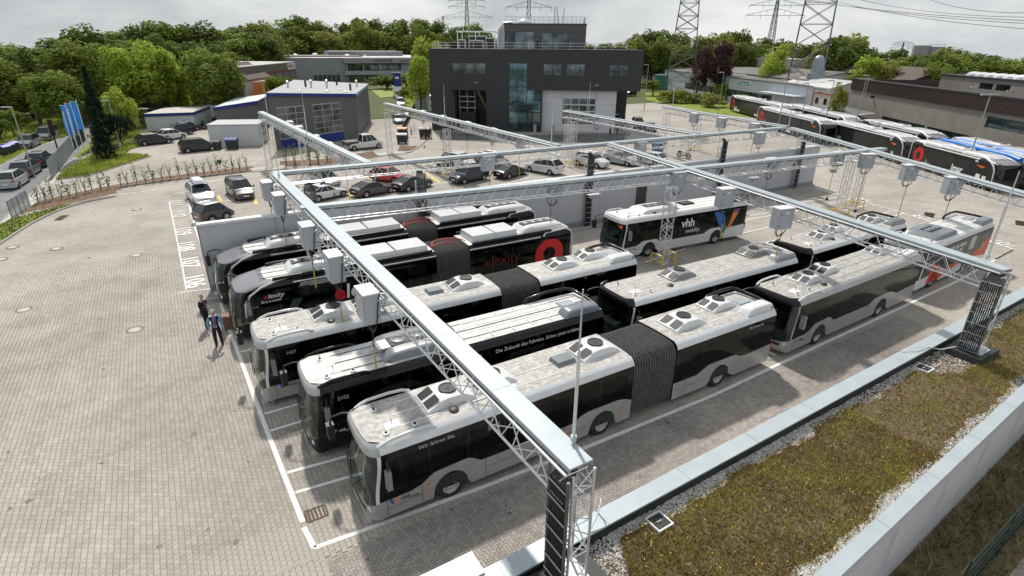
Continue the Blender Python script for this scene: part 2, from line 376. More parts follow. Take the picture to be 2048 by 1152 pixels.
# drains and manholes set in the paving
def manhole(p, r=.30, oval=None):
    t = thing('manhole_cover', oval, 'manhole', (p[0], p[1], 0))
    MB().lathe([(r+.11, .004), (r+.10, .028), (r, .03), (r, .006)], (0, 0, 0), n=26, cap=False).build('rim', M('manhole_rim', (.19, .165, .14), .9, var=.2), t)
    MB().lathe([(.001, .031), (r-.03, .031), (r-.02, .008)], (0, 0, 0), n=26).build('lid', M('manhole_lid', (.47, .43, .38), .8, var=.1, scale=8), t)
for p, l in (((-10.27,24.05), 'round manhole cover far left, alone on the paving below the kerb'), ((-5.05,18.28), 'round manhole cover nearest the two standing men'), ((-5.09,30.97), 'round manhole cover level with painted number 108'), ((-9.91,35.29), 'round manhole cover left of centre, above the far left one'), ((-12.62,37.22), 'round manhole cover close to the curved kerb at the left edge'), ((-5.15,44.38), 'small far manhole cover level with painted number 110'), ((-12.85,34.56), 'manhole cover cut by the left edge of the picture'), ((-11.15,47.43), 'pale manhole cover in the grass verge behind the curved kerb')):
    manhole(p, oval=l)
def grate(p, lx, ly, rz, label, n=5):
    t = thing('drain_grate', label, 'drain', (p[0], p[1], 0), rz)
    f = MB()
    for s in (-1, 1): f.box(-lx/2, lx/2, s*ly/2-.03, s*ly/2+.03, .006, .032); f.box(s*lx/2-.03, s*lx/2+.03, -ly/2+.03, ly/2-.03, .006, .031)
    f.build('frame', M('cast_iron', (.075, .045, .032), .7, .3, var=.3, scale=10), t)
    MB().box(-lx/2, lx/2, -ly/2, ly/2, .004, .007).build('pit', DARK, t)
    for i in range(n):
        x = -lx/2+(i+.7)*lx/(n+.4); MB().box(x-.03, x+.03, -ly/2+.03, ly/2-.03, .01, .028).build('bar', MATS['cast_iron'], t)
grate((-0.06,1.09), .62, .5, R(0), 'rusty rectangular drain grate in front of the nearest bus')
grate((-10.46,44.42), 1.4, .5, R(75), 'long dark drain grate near the curved kerb')
grate((54.43,8.39), 1.6, .7, R(20), 'dark drain grate beside painted number 103')
grate((58.44,3.18), 1.6, .7, R(20), 'dark drain grate at the right edge of the yard')
# drainage channel and slab joints bottom left
MB().box(-5.6, -.5, -.62, -.5, .004, .03).build('channel_edge', KERB, yard)
MB().box(-5.6, -.5, -.66, -.625, .004, .02).build('channel_slot', DARK, yard)
MB().box(-5.75, -5.6, -4.8, -.5, .004, .031).build('channel_edge', KERB, yard)

# kerbs, verge, walkway, street on the left
def kerb(pts, w=.14, h=.12, name='kerb', mat=KERB):
    """kerb stones of about one metre laid along a line"""
    t = bpy.data.objects.new(name, None); COL.objects.link(t); t['kind'] = 'structure'
    for p, q in zip(pts, pts[1:]):
        L = math.dist(p, q); n = max(1, round(L/1.0)); a = Vector((p[0], p[1])); b = Vector((q[0], q[1])); d = (b-a).normalized(); nn = Vector((-d.y, d.x))*w/2
        for k in range(n):
            s = a.lerp(b, k/n)+d*.006; e = a.lerp(b, (k+1)/n)-d*.006
            hh = h+random.uniform(-.006, .006); MB().prism([(s-nn)[:], (e-nn)[:], (e+nn)[:], (s+nn)[:]], 0, hh).build('kerb_stone', mat, t)
    return t
kerb([(-14.03,35.14), (-13.50,38.47), (-12.88,41.19), (-12.38,43.28), (-11.66,45.45), (-10.82,47.24), (-9.86,48.57), (-8.81,49.56), (-7.50,50.06), (-6.84,50.54)])
kerb([(-6.96,54.50), (-2.66,55.91), (6.82,56.42), (9.17,57.37)])
kerb([(13.46,55.99), (17.28,56.69), (21.60,58.11), (26.06,58.95), (28.35,61.70), (33.09,68.81)])
sheet('verge', [(-13.78,30.99), (-14.07,35.38), (-13.55,38.75), (-12.93,41.50), (-12.43,43.61), (-11.70,45.81), (-10.85,47.63), (-9.89,48.98), (-9.19,49.57), (-10.98,49.02), (-13.81,46.34), (-14.42,44.44), (-16.20,41.19)], .05, GRASSG)
sheet('walkway', [(-13.79,46.16), (-10.96,48.82), (-8.10,50.61), (-6.86,50.99), (-6.91,52.58), (-10.08,51.52), (-12.96,47.92)], .055, CONC)
sheet('planting_bed', [(-13.54,47.20), (-10.29,49.40), (-6.84,51.64), (-6.91,54.23), (-2.67,55.38), (6.04,56.23), (6.47,59.20), (-2.60,57.81), (-8.33,55.27), (-12.88,51.67)], .06, SOIL)
sheet('planting_bed', [(9.22,57.67), (13.53,56.29), (17.37,57.01), (21.49,58.57), (21.92,62.08), (14.30,59.45), (9.80,60.84)], .06, SOIL)
sheet('planting_bed', [(24.87,60.47), (26.63,60.38), (28.76,62.89), (26.74,64.47)], .06, SOIL)
sheet('street', [(-20.66,30.12), (-15.07,38.02), (-14.63,45.82), (-14.39,50.96), (-13.34,64.97), (-12.03,77.06), (-11.21,89.63), (-10.22,101.11), (-8.13,112.76), (-3.39,120.49), (-3.30,130.27), (-9.22,123.53), (-12.45,110.50), (-14.74,96.37), (-17.55,85.06), (-18.91,73.65), (-26.24,56.21)], .012, ASPHALT)
sheet('pavement', [(-14.78,36.46), (-14.27,43.44), (-13.81,46.34), (-12.88,51.67), (-12.45,60.35), (-11.51,70.21), (-11.51,75.61), (-12.90,64.15), (-14.12,50.05), (-14.50,44.95), (-15.07,38.02)], .02, CONC)
lawn = sheet('lawn', [(-12.52,61.99), (-9.61,62.88), (-6.96,67.34), (-3.86,72.55), (-6.62,75.27), (-6.01,79.17), (-3.25,84.28), (-3.92,94.01), (-7.91,104.53), (-9.74,84.41), (-10.08,75.98), (-11.13,71.73), (-11.81,68.08)], .05, GRASSG)
kerb([(-12.47,61.42), (-9.57,62.29), (-6.94,66.67), (-3.76,72.10)], .1, .1)
sheet('verge', [(-25.64,66.50), (-19.02,74.39), (-17.66,86.00), (-14.84,97.56), (-13.52,105.49), (-18.94,135.27), (-25.05,113.67), (-34.85,104.02)], .05, GRASSG)
sheet('verge', [(-11.32,74.37), (-9.79,85.38), (-7.97,106.67), (-10.22,101.11), (-12.03,77.06)], .052, GRASSG)
sheet('lawn', [(43.15,92.52), (67.43,148.80), (71.37,182.12), (57.77,143.93), (46.35,111.48), (38.80,93.03)], .05, GRASSG)
sheet('verge', [(49.03,137.89), (67.24,146.90), (78.74,173.34), (56.50,169.04)], .05, M('bright_verge', (.22, .26, .05), .95, var=.3, scale=.4))
sheet('verge', [(109.09,101.66), (101.53,76.24), (100.72,66.18), (101.93,59.89), (122.95,87.12), (132.33,117.47), (126.66,120.21)], .05, GRASSG)
sheet('asphalt_forecourt', [(33.98,66.67), (44.83,55.57), (58.31,52.38), (63.96,58.74), (48.80,64.41), (37.43,74.27)], .012, M('dark_asphalt', (.13, .125, .12), .85, var=.25, scale=.4))  # darker, more mottled asphalt tone in front of the office
# grass blades on the lawn and verges
GRASSB = M('grass_blades', (.32, .36, .07), .8, var=.3, scale=.5, island=.45, trans=.35, spec=.2)
def pip(x, y, poly):
    c = False; j = len(poly)-1
    for i in range(len(poly)):
        xi, yi = poly[i]; xj, yj = poly[j]
        if (yi > y) != (yj > y) and x < (xj-xi)*(y-yi)/(yj-yi)+xi: c = not c
        j = i
    return c
def blades(poly, n, h, w, name, mat, z=.05, seed=1, kind='stuff', label=None, cat=None, lean=.5):
    rnd = random.Random(seed); xs = [p[0] for p in poly]; ys = [p[1] for p in poly]; vs = []; fs = []; k = 0; tries = 0
    while k < n and tries < n*8:
        tries += 1
        x = rnd.uniform(min(xs), max(xs)); y = rnd.uniform(min(ys), max(ys))
        if not pip(x, y, poly): continue
        a = rnd.uniform(0, 2*PI); hh = h*rnd.uniform(.4, 1.25); ww = w*rnd.uniform(.6, 1.3); lx = math.cos(a+1.2)*hh*lean*rnd.random(); ly = math.sin(a+1.2)*hh*lean*rnd.random()
        o = len(vs); vs += [(x-math.cos(a)*ww, y-math.sin(a)*ww, z), (x+math.cos(a)*ww, y+math.sin(a)*ww, z), (x+lx, y+ly, z+hh)]; fs.append((o, o+1, o+2)); k += 1
    me = bpy.data.meshes.new(name); me.from_pydata(vs, [], fs); me.materials.append(mat); o = put(name, me, None, kind)
    if label: o['label'] = label; o['category'] = cat
    return o
blades([(-12.52,61.99), (-9.61,62.88), (-6.96,67.34), (-3.86,72.55), (-6.62,75.27), (-6.01,79.17), (-3.25,84.28), (-3.92,94.01), (-7.91,104.53), (-9.74,84.41), (-10.08,75.98), (-11.13,71.73), (-11.81,68.08)], 16000, .35, .06, 'meadow_grass', GRASSB, label='long uncut grass on the wedge of lawn under the blue flags', cat='grass')
blades([(-13.78,30.99), (-14.07,35.38), (-13.55,38.75), (-12.93,41.50), (-12.43,43.61), (-11.70,45.81), (-10.85,47.63), (-9.89,48.98), (-10.98,49.02), (-13.81,46.34), (-14.42,44.44), (-16.20,41.19)], 5000, .08, .03, 'verge_grass', M('thin_verge_grass', (.075, .10, .03), .8, var=.4, scale=1, island=.4, trans=.2), label='thin mown grass on the verge behind the curved kerb', cat='grass', seed=3)
blades([(-25.64,66.50), (-19.02,74.39), (-17.66,86.00), (-14.84,97.56), (-13.52,105.49), (-18.94,135.27), (-25.05,113.67), (-34.85,104.02)], 9000, .3, .1, 'roadside_grass', GRASSB, label='roadside grass beyond the street with parked cars', cat='grass', seed=5)
blades([(43.15,92.52), (67.43,148.80), (71.37,182.12), (57.77,143.93), (46.35,111.48), (38.80,93.03)], 5000, .15, .06, 'mown_grass', GRASSB, label='mown grass strip left of the dark office building', cat='grass', seed=6)

# oil drips and dropped bits on the paving
rs = random.Random(77); sp = MB()
for k in range(90):
    if k < 45: x, y = rs.uniform(-10.5, -.8), rs.uniform(1, 34)
    else: x, y = rs.uniform(-.2, 30), rs.choice((1.0, -1.2, -2.4, 4.9))+rs.gauss(0, .5)
    if k < 45 and y < -1.2-.6*x: continue
    r = rs.uniform(.03, .11); n = 9; z = .029+.0001*(k % 9)
    sp.add([(x+r*rs.uniform(.5, 1.2)*math.cos(2*PI*i/n), y+r*rs.uniform(.5, 1.2)*math.sin(2*PI*i/n), z) for i in range(n)], [tuple(range(n))])
o = sp.build('oil_spots', M('oil_stain', (.13, .115, .10), .6, var=.2), None, kind='stuff'); o['label'] = 'small dark oil drips scattered on the paving'; o['category'] = 'stains'

# ---------------------------------------------------------------- buses
ROOFDIRT = M('bus_roof', (.27, .25, .225), .65, col2=(.54, .53, .51), scale=4.5, lo=.34, hi=.68, bump=.1, bscale=25, stretch=(1.1, 1.3, 1), obrand=.12)
ROOFPALE = M('bus_roof_clean', (.42, .41, .40), .6, col2=(.64, .64, .63), scale=4.0, lo=.34, hi=.58, bump=.08, bscale=25, stretch=(.6, 1.7, 1))
BUSWHITE = M('bus_white', (.66, .67, .68), .28, var=.07, scale=1.2, coat=.5)
BUSSILVER = M('bus_silver', (.38, .38, .375), .3, .25, var=.08, scale=1.2, coat=.4)
BUSBLACK = M('bus_black', (.009, .009, .010), .25, var=.3, coat=.15, spec=.3)
BUSBAND = glass('bus_window_band', (.85, .95, .93), .30, ior=1.5, add=.0)
SOLIDP = M('dark_pane', (.016, .018, .019), .12, var=.5, scale=.9, spec=.3)
REARGL = M('rear_glass', (.006, .0065, .0075), .2, var=.3, spec=.3)
PANE = glass('bus_side_glass', (.85, .95, .93), .55, ior=1.25, add=.0)
BUSGREY = M('bus_grey', (.24, .245, .26), .35, var=.1)
POD = M('bus_pod_grey', (.17, .19, .215), .35, var=.1, coat=.3)
WSCREEN = glass('windscreen', (.72, 1, .90), .46)
LOUVRE = M('louvre_black', (.012, .012, .013), .6, var=.3, scale=30)
SEAT = M('seat_fabric', (.20, .02, .03), .9, var=.3)
SEATM = MB().box(.36, .46, -.42, .42, .42, 1.02).box(0, .36, -.42, .42, .36, .46).box(.1, .3, -.3, .3, 0, .355).mesh('seat', M('seat_blue', (.10, .04, .06), .9, var=.4, scale=6))
DASH = M('dashboard', (.10, .105, .11), .6, var=.2)
BELLH = M('bellows_hoop', (.19, .185, .18), .5, var=.3, scale=5)
BELLOW = M('bellows', (.085, .084, .083), .55, var=.35, scale=4, island=.2)
RIMM = M('wheel_rim', (.46, .455, .44), .45, .12, var=.2, scale=8)
TY = MB().lathe([(.30, -.14), (.44, -.14), (.485, -.11), (.495, -.05), (.495, .05), (.485, .11), (.44, .14), (.30, .14)], (0, 0, 0), 'y', 26, cap=False).mesh('tyre', RUBBER, True)
_rm = MB().lathe([(.02, -.13), (.10, -.13), (.12, -.07), (.16, -.045), (.26, -.055), (.29, -.125), (.315, -.13)], (0, 0, 0), 'y', 26, cap=False)
for k in range(10): a = 2*PI*k/10; _rm.lathe([(.018, -.07), (.018, -.03)], (math.cos(a)*.2, 0, math.sin(a)*.2), 'y', 6)
RM = _rm.mesh('rim', RIMM, True)
def wheel(parent, x, y, side, z=.495):
    w = put('wheel', MB().lathe([(.001, .02), (.29, .02), (.29, .10), (.001, .10)], (0, 0, 0), 'y', 14).mesh('hub', DARK), parent, loc=(x, y, z), rotz=0 if side < 0 else PI)
    put('tyre', TY, w); put('rim', RM, w)
def hw(z):     # half width of the body at height z
    return 1.275 if z <= 2.5 else smooth_tab([(2.5, 1.275), (2.66, 1.26), (2.78, 1.20), (2.87, 1.12), (2.93, 1.02)], z)
EDGE = [2.64, 2.69, 2.74, 2.80, 2.86, 2.90, 2.93]
def fan_unit(parent, x, y, mat=None, s=1., z=2.94):
    mat = mat or BUSWHITE
    h = MB(); a = .88*s; b = .58*s
    rows = []
    for (xx, zz, yb) in ((-a, .0, b), (-a*.97, .06, b*.98), (-a*.42, .27, b*.86), (-.1, .31, b*.84), (a*.55, .27, b*.82), (a*.9, .12, b*.9), (a, 0, b)):
        rows.append([(x+xx, y-yb-(.05 if zz > 0 else 0), z), (x+xx, y-yb, z+zz), (x+xx, y-yb*.8, z+zz+.03*(zz > .05)), (x+xx, y, z+zz+.045*(zz > .05)), (x+xx, y+yb*.8, z+zz+.03*(zz > .05)), (x+xx, y+yb, z+zz), (x+xx, y+yb+(.05 if zz > 0 else 0), z)])
    h.grid(rows); u = h.build('fan_unit', mat, parent, True, ang=28)
    for q in (-1, 1):
        MB().add([(x-a*.93, y+q*b*.44-b*.33, z+.125), (x-a*.93, y+q*b*.44+b*.33, z+.125), (x-a*.45, y+q*b*.44+b*.33, z+.325), (x-a*.45, y+q*b*.44-b*.33, z+.325)], [(0, 1, 2, 3)]).build('louvre', LOUVRE, u)
    MB().lathe([(.30*s, .33), (.30*s, .385), (.26*s, .385), (.25*s, .365), (.07, .362), (.07, .375), (.001, .38)], (x+.08, y, z), 'z', 20).build('fan', LOUVRE, u, True)
    return u
def hatch(parent, x, y, lx, ly, h, mat, z=2.95, name='hatch'):
    m = MB(); m.frustum(x-lx/2, x+lx/2, y-ly/2, y+ly/2, z-.02, x-lx/2+.06, x+lx/2-.06, y-ly/2+.06, y+ly/2-.06, z+h)
    return m.build(name, mat, parent)
def pod(parent, x, y, lx, ly, h, mat, z=2.93, name='roof_pod'):
    """long rounded housing"""
    rows = []
    for k in range(13):
        u = -1+2*k/12; e = (1-abs(u)**6)**.5 if abs(u) < 1 else 0
        rows.append([(x+u*lx/2, y+ly/2*math.copysign(abs(math.cos(t))**.35, math.cos(t))*(0.93+.07*e), z+h*e*abs(math.sin(t))**.45 if 0 < k < 12 else z) for t in [PI*j/12 for j in range(13)]])
    return MB().grid(rows).build(name, mat, parent, True, ang=50)
def rail(parent, pts, r, mat, name='roof_rail'): return MB().path(pts, r, 8).build(name, mat, parent, True, ang=60)
def side_poly(parent, pts, mat, side, name, off=.008):
    """flat coloured film on a side wall; pts in (x, z)"""
    p = [(x, side*(hw(z)+off), z) for x, z in pts]
    return MB().add(p, [tuple(range(len(p)))]).build(name, mat, parent)
def side_text(parent, s, x, z, size, mat, side, sx=1., shear=0., bold=0., name='lettering'):
    return text(name, s, size, mat, parent, (x, side*1.284, z), (-side, 0, 0), (0, 0, 1), sx=sx, shear=shear, bold=bold)
def disc_pts(x, z, r, n=28, a0=0, a1=2*PI): return [(x+r*math.cos(a0+(a1-a0)*k/n), z+r*math.sin(a0+(a1-a0)*k/n)) for k in range(n)]
def make_bus(t, L, axles, belt, skirt, front, edge, roof, joint=None, dome=None, panes=True, rear=None, d=.40, mirrors=True, interior=True, visor=None, band=None, bandtop=2.64):
    """t: Empty at the front centre; x runs to the rear, -y is the driver's side"""
    band = band or BUSBAND; rear = rear or skirt; visor = visor or edge
    def lean(z):
        return smooth_tab([(.3, .06), (.6, 0), (1.0, .0), (2.5, .17), (2.66, .17), (2.8, .18), (2.87, .20), (2.93, .27)], z) if dome is None else smooth_tab([(.3, .08), (.7, 0), (1.1, 0), (2.2, .12), (2.5, .24), (2.62, .36), (2.74, .75), (2.86, 1.3), (2.93, 1.75)], z)
    def P(x, z, side, secfront):
        sh = lean(z)*max(0, 1-(x-d)/(1.6 if dome is None else 2.6)) if secfront else 0
        return (x+sh, side*hw(z), z)
    secs = [(d, L-.18, True, True)] if not joint else [(d, joint[0], True, False), (joint[1], L-.18, False, True)]
    ar = .60
    def zb(x):
        z = .32
        for a in axles:
            if abs(x-a) < ar: z = max(z, .50+math.sqrt(ar*ar-(x-a)**2))
        return z
    for xa, xb, ff, rr in secs:
        xs = set(frange(xa, xb, .35))
        for a in axles:
            if xa < a < xb:
                for k in range(13): xs.add(a-ar*math.cos(PI*k/12)*.9999)
        xs = sorted(xs); sk = MB(); bd = MB(); eg = MB()
        for s in (-1, 1):
            sk.grid([[P(x, zb(x)+(smooth_tab(belt, x)-zb(x))*k/3, s, ff) for k in range(4)] for x in xs])
            bd.grid([[P(x, smooth_tab(belt, x)+(bandtop-smooth_tab(belt, x))*k/6, s, ff) for k in range(7)] for x in xs])
            eg.grid([[P(x, max(z, bandtop), s, ff) for z in EDGE] for x in xs])
            for a in axles:      # arch lip
                if xa < a < xb: sk.grid([[(a-ar*math.cos(PI*k/12), s*1.27, .50+ar*math.sin(PI*k/12)), (a-ar*math.cos(PI*k/12), s*.92, .50+ar*math.sin(PI*k/12))] for k in range(13)])
        sk.build('side_skirt', skirt, t, True); bd.build('window_band', band, t, True); eg.build('roof_edge', edge, t, True)
        # roof sheet with shallow seams
        rf = MB(); r0 = []
        ys = [-1.02+2.04*k/10 for k in range(11)]
        xr = frange(xa+(.0 if not ff else 0), xb, .6)
        for i, x in enumerate(xr):
            row = []
            for y in ys:
                X = x
                if ff and i == 0:
                    q = min(1, abs(y)/1.02); X = cap_x(q, d)+lean(2.93)
                elif ff: X = max(x, d+lean(2.93)*.55+.02) if i < 3 else x
                row.append((X, y, 2.93+.035*(1-(y/1.02)**2)))
            if ff and 0 < i and x < d+lean(2.93)+.1: continue
            rf.grid if False else r0.append(row)
        rf.grid(r0); ro = rf.build('roof_panel', roof, t, True)
        for y in (-.62, 0, .62): MB().box(xa+1.0, xb-.3, y-.02, y+.02, 2.945+.035*(1-(y/.95)**2)-.016, 2.945+.035*(1-(y/.95)**2)).build('roof_seam', edge, ro)
        if panes:
            x = xa+.35
            cuts = frange(xa+.32 if ff else xa+.15, xb-.25, 1.55)
            for s in (-1, 1):
                for a, b in zip(cuts, cuts[1:]):
                    z0 = max(smooth_tab(belt, a), smooth_tab(belt, b), smooth_tab(belt, (a+b)/2))+.07
                    p = [P(a+.045, z0, s, ff), P(b-.045, z0, s, ff), P(b-.045, 2.38, s, ff), P(a+.045, 2.38, s, ff)]
                    MB().add([(q[0], q[1]+s*.004, q[2]) for q in p], [(0, 1, 2, 3)]).build('window', PANE if band is BUSBAND else SOLIDP, t)
        # closed ends at the joint
        for x, on in ((xa, not ff), (xb, not rr)):
            if on: MB().add([(x, -1.27, .35), (x, 1.27, .35), (x, 1.27, 2.55), (x, 1.0, 2.9), (x, -1.0, 2.9), (x, -1.27, 2.55)], [(0, 1, 2, 3, 4, 5)]).build('end_wall', DARK, t)
        MB().box(xa+.15, xb-.1, -.88, .88, .34, .62).build('chassis', DARK, t)
    # front
    T = [-PI/2+PI*k/30 for k in range(31)]
    def cap(z, j): 
        q = math.sin(T[j]); y = math.copysign(abs(q)**.62, q)
        return (cap_x(abs(y), d)+lean(z), y*hw(z), z)
    zlow = [.28, .36, .55, .75, .92]
    def front_part(zs, j0, j1, name, mat, dip=0., par=t):
        rows = []
        for k, z in enumerate(zs):
            rows.append([cap(z-(dip*math.cos(T[j])**2 if k == 0 else 0), j) for j in range(j0, j1+1)])
        return MB().grid(rows).build(name, mat, par, True, ang=50)
    rows = [[cap(z-(.16*math.cos(T[j])**2 if k == 4 else 0), j) for j in range(31)] for k, z in enumerate(zlow)]
    bump = MB().grid(rows).build('front_bumper', front, t, True, ang=50)
    MB().box(cap(.45, 15)[0]-.025, cap(.45, 15)[0]+.01, -.27, .27, .40, .52).build('number_plate', WHITE, bump)
    MB().grid([[(cap(z, j)[0]-.012, cap(z, j)[1]*1.003, z) for j in range(9, 22)] for z in (.56, .62, .70)]).build('front_grille', DARK, bump)
    ws = frange(.92, 2.62, .16)
    w = front_part(ws, 2, 28, 'windscreen', WSCREEN, dip=.16)
    for j0, j1 in ((0, 2), (28, 30)): MB().grid([[cap(z, j) for j in range(j0, j1+1)] for z in ws]).build('front_pillar', edge, t, True, ang=50)
    v = front_part([2.62, 2.64, 2.69, 2.74, 2.80, 2.86, 2.90, 2.93], 0, 30, 'visor', visor, par=t)
    dsp = MB().grid([[(cap(z, j)[0]+.05, cap(z, j)[1]*.9, z) for j in range(5, 26)] for z in (2.26, 2.58)]).build('destination_display', M('display_panel', (.012, .011, .011), .3, var=.2), t)
    for s in (-1, 1):       # lamps in the bumper corners
        j = 5 if s < 0 else 23
        pp = [cap(.66, j), cap(.66, j+2), cap(.84, j+2), cap(.84, j)]
        c = sum((Vector(q) for q in pp), Vector())/4
        MB().add([(q[0]-.02, q[1]*1.01, q[2]) for q in pp], [(0, 1, 2, 3)]).build('headlight', LENS, bump)
        wz = [(.30 if s < 0 else -.45), 0]
        b = MB().tube((cap(.95, 15)[0]-.03, s*.15, 1.0), (cap(1.5, 15)[0]-.02, s*.15+.55*s, 1.62), .018, 5).build('wiper', DARK, w)
    LIN = M('cab_lining', (.03, .032, .034), .8, var=.2); CEIL = M('bus_ceiling', (.20, .20, .20), .8, var=.1)
    for xa, xb, ff, rr in secs:
        for s in (-1, 1): MB().box(xa+.3, xb-.1, s*1.22-.01, s*1.22+.01, .5, .98).build('interior_lining', LIN, t)
        MB().box(xa+.35, xb-.12, -1.18, 1.18, 2.58, 2.60).build('ceiling', CEIL, t); MB().box(xa, xb-.1, -1.15, 1.15, .63, .65).build('bus_floor', LIN, t)
        if band is BUSBAND:
            cuts = frange(xa+.32 if ff else xa+.15, xb-.25, 1.55)
            for s in (-1, 1):
                for c_ in cuts[1:-1]: MB().box(c_-.06, c_+.06, s*1.235-.02, s*1.235+.02, .9, 2.6).build('window_pillar', DARK, t)
            x_ = xa+(2.9 if ff else .7)
            while x_ < xb-1.2:
                if not any(abs(x_-a_) < .45 for a_ in axles):
                    for y_ in (-.72, .72): put('seat', SEATM, t, loc=(x_, y_, .65))
                x_ += .92
            for x_ in frange(xa+2.4, xb-.8, 2.8): MB().tube((x_, .3, .65), (x_, .3, 2.58), .02, 6).build('grab_pole', YEL, t)
    if interior:
        MB().frustum(.42, 1.0, -1.1, 1.1, .75, .5, .95, -1.1, 1.1, 1.12).build('dashboard', DASH, t)
        MB().path([(1.06+.0, -.62+.24*math.cos(a), 1.17+.18*math.sin(a)) for a in [2*PI*k/14 for k in range(14)]], .02, 5, closed=True).build('steering_wheel', DARK, t)
        MB().box(1.35, 1.45, -.9, -.4, .9, 1.75).box(1.05, 1.45, -.9, -.4, .85, .98).build('driver_seat', BUSGREY, t)
        MB().box(.75, 1.9, -.2, -.16, .6, 1.9).build('cab_partition', DASH, t)
    # rear
    rc = lambda z, j: (L-.18+.18*(1-abs(math.sin(T[j]))**5)-lean_r(z), math.copysign(abs(math.sin(T[j]))**.5, math.sin(T[j]))*hw(z), z)
    for zs, name, mat in (([.35, .7, 1.15], 'rear_bumper', rear), ([1.15, 1.6, 2.05, 2.45], 'rear_window', REARGL), ([2.45]+EDGE, 'rear_header', edge)):
        o = MB().grid([[rc(z, j) for j in range(31)] for z in zs]).build(name, mat, t, True, ang=50)
    ro = MB().add([(L-.18-lean_r(2.93), y, 2.93+.035*(1-(y/1.02)**2)) for y in (-1.02, -.5, 0, .5, 1.02)]+[(L-.36, y, 2.93+.035*(1-(y/1.02)**2)) for y in (-1.02, -.5, 0, .5, 1.02)], [(k, k+1, k+6, k+5) for k in range(4)]).build('roof_rear_sheet', roof, t)
    for s in (-1, 1): MB().box(L-.06, L+.005, s*1.14-.06, s*1.14+.06, .75, 1.25).build('tail_light', REDLENS, t)
    for a in axles:
        for s in (-1, 1): wheel(t, a, s*1.10, s)
    if mirrors:
        m = MB().path([(d+.35, -1.2, 2.45), (d+.3, -1.42, 2.4), (d+.28, -1.47, 2.2)], .03, 6).build('mirror_arm', DARK, t, True); MB().frustum(d+.2, d+.36, -1.58, -1.36, 1.55, d+.2, d+.36, -1.57, -1.37, 2.2).build('mirror', BUSGREY, m)
        for s in (1,):
            m = MB().path([(d+.12, s*1.05, 2.72), (d-.25, s*1.22, 2.74), (d-.55, s*1.38, 2.6), (d-.62, s*1.42, 2.3)], .035, 6).build('mirror_arm', DARK, t, True)
            MB().frustum(d-.72, d-.52, s*1.42-.13, s*1.42+.13, 1.78, d-.74, d-.5, s*1.42-.12, s*1.42+.12, 2.34).build('mirror', DARK, m)
    if joint:
        a, b = joint; n = 17; bl = MB(); rows = []
        for k in range(2*n+1):
            x = a+(b-a)*k/(2*n); q = 1 if k % 2 else .90
            rows.append([(x, yy*q, .42+(zz-.42)*(q*.5+.5)) for yy, zz in ((-1.2, .42), (-1.24, 1.2), (-1.24, 2.35), (-1.18, 2.62), (-1.02, 2.8), (-.8, 2.87), (0, 2.9), (.8, 2.87), (1.02, 2.8), (1.18, 2.62), (1.24, 2.35), (1.24, 1.2), (1.2, .42))])
        bl.grid(rows); bl.build('bellows', BELLOW, t)
        for k in range(1, 2*n, 2): MB().path([(x_, y_*1.004, z_+.01) for x_, y_, z_ in rows[k]], .014, 4).build('bellows_hoop', BELLH, t)
        MB().box(a, b, -1.0, 1.0, .4, .5).build('turntable', DARK, t)
def cap_x(q, d): return d*(.22*min(1, q)**2+.78*(1-(1-min(1, q)**7)**(1/2.2)))
def lean_r(z): return smooth_tab([(.35, .04), (.7, 0), (2.4, .03), (2.66, .08), (2.8, .16), (2.93, .34)], z)
CIT = [(0, .98), (1.75, .98), (2.35, 1.36), (4.0, 1.36), (4.5, 1.14)]
def citaro_belt(axles, L, low=1.08):
    t = [(0, .94), (1.5, .96), (2.3, 1.34), (3.35, 1.38), (3.9, low)]
    for a in axles[1:]: t += [(a-1.5, low), (a-.8, 1.36), (a+.8, 1.36), (a+1.4, low+.05)]
    return t+[(L, low+.12)]
VHH = [('V', (.02, .08, .42)), ]
BLUEV = M('logo_blue', (.03, .10, .45), .4, var=.1); ORV = M('logo_orange', (.75, .25, .03), .4, var=.1); TXTD = M('letter_dark', (.05, .05, .055), .5, var=.1); TXTW = M('letter_white', (.78, .78, .78), .5, var=.05)
TXTG = M('letter_grey', (.45, .45, .45), .5, var=.05)
def vhh(t, x, z, side, mat, s=1.):
    y = side
    side_poly(t, [(x, z+.22*s), (x+.09*s, z+.22*s), (x+.14*s, z+.09*s), (x+.1*s, z)], BLUEV, side, 'emblem', .006)
    side_poly(t, [(x+.12*s, z+.02*s), (x+.16*s, z+.12*s), (x+.19*s, z+.22*s), (x+.27*s, z+.22*s), (x+.17*s, z)], ORV, side, 'emblem', .006)
    side_text(t, 'vhh', x+.33*s, z+.05*s, .2*s, mat, side, shear=.1)
    side_text(t, 'mobility', x+.58*s, z+.02*s, .09*s, mat, side)
def eyebrow(t, mat, far=None):
    for s in (-1, 1):
        rail(t, [(.55, s*1.10, 2.84), (.75, s*1.13, 2.93), (1.0, s*1.13, 3.0), (1.7, s*1.12, 3.03), (2.15, s*1.11, 3.0), (2.4, s*1.10, 2.9)], .055, mat, 'front_roof_rail')
def rear_set(t, L, hoop=None, podm=None, hatchm=None):
    hoop = hoop or BUSBLACK
    rail(t, [(L-2.3, 1.02, 2.92), (L-2.1, 1.05, 3.08), (L-1.2, 1.07, 3.16), (L-.42, 1.05, 3.14), (L-.3, .9, 3.13), (L-.26, 0, 3.12), (L-.3, -.9, 3.1), (L-.4, -1.1, 2.98)], .075, hoop, 'rear_hoop')
    pod(t, L-1.05, -.80, 1.7, .62, .30, podm or BUSWHITE, name='rear_pod')
    hatch(t, L-1.0, .05, .8, .6, .08, hatchm or M('hatch_blue_grey', (.33, .38, .42), .4, var=.1))
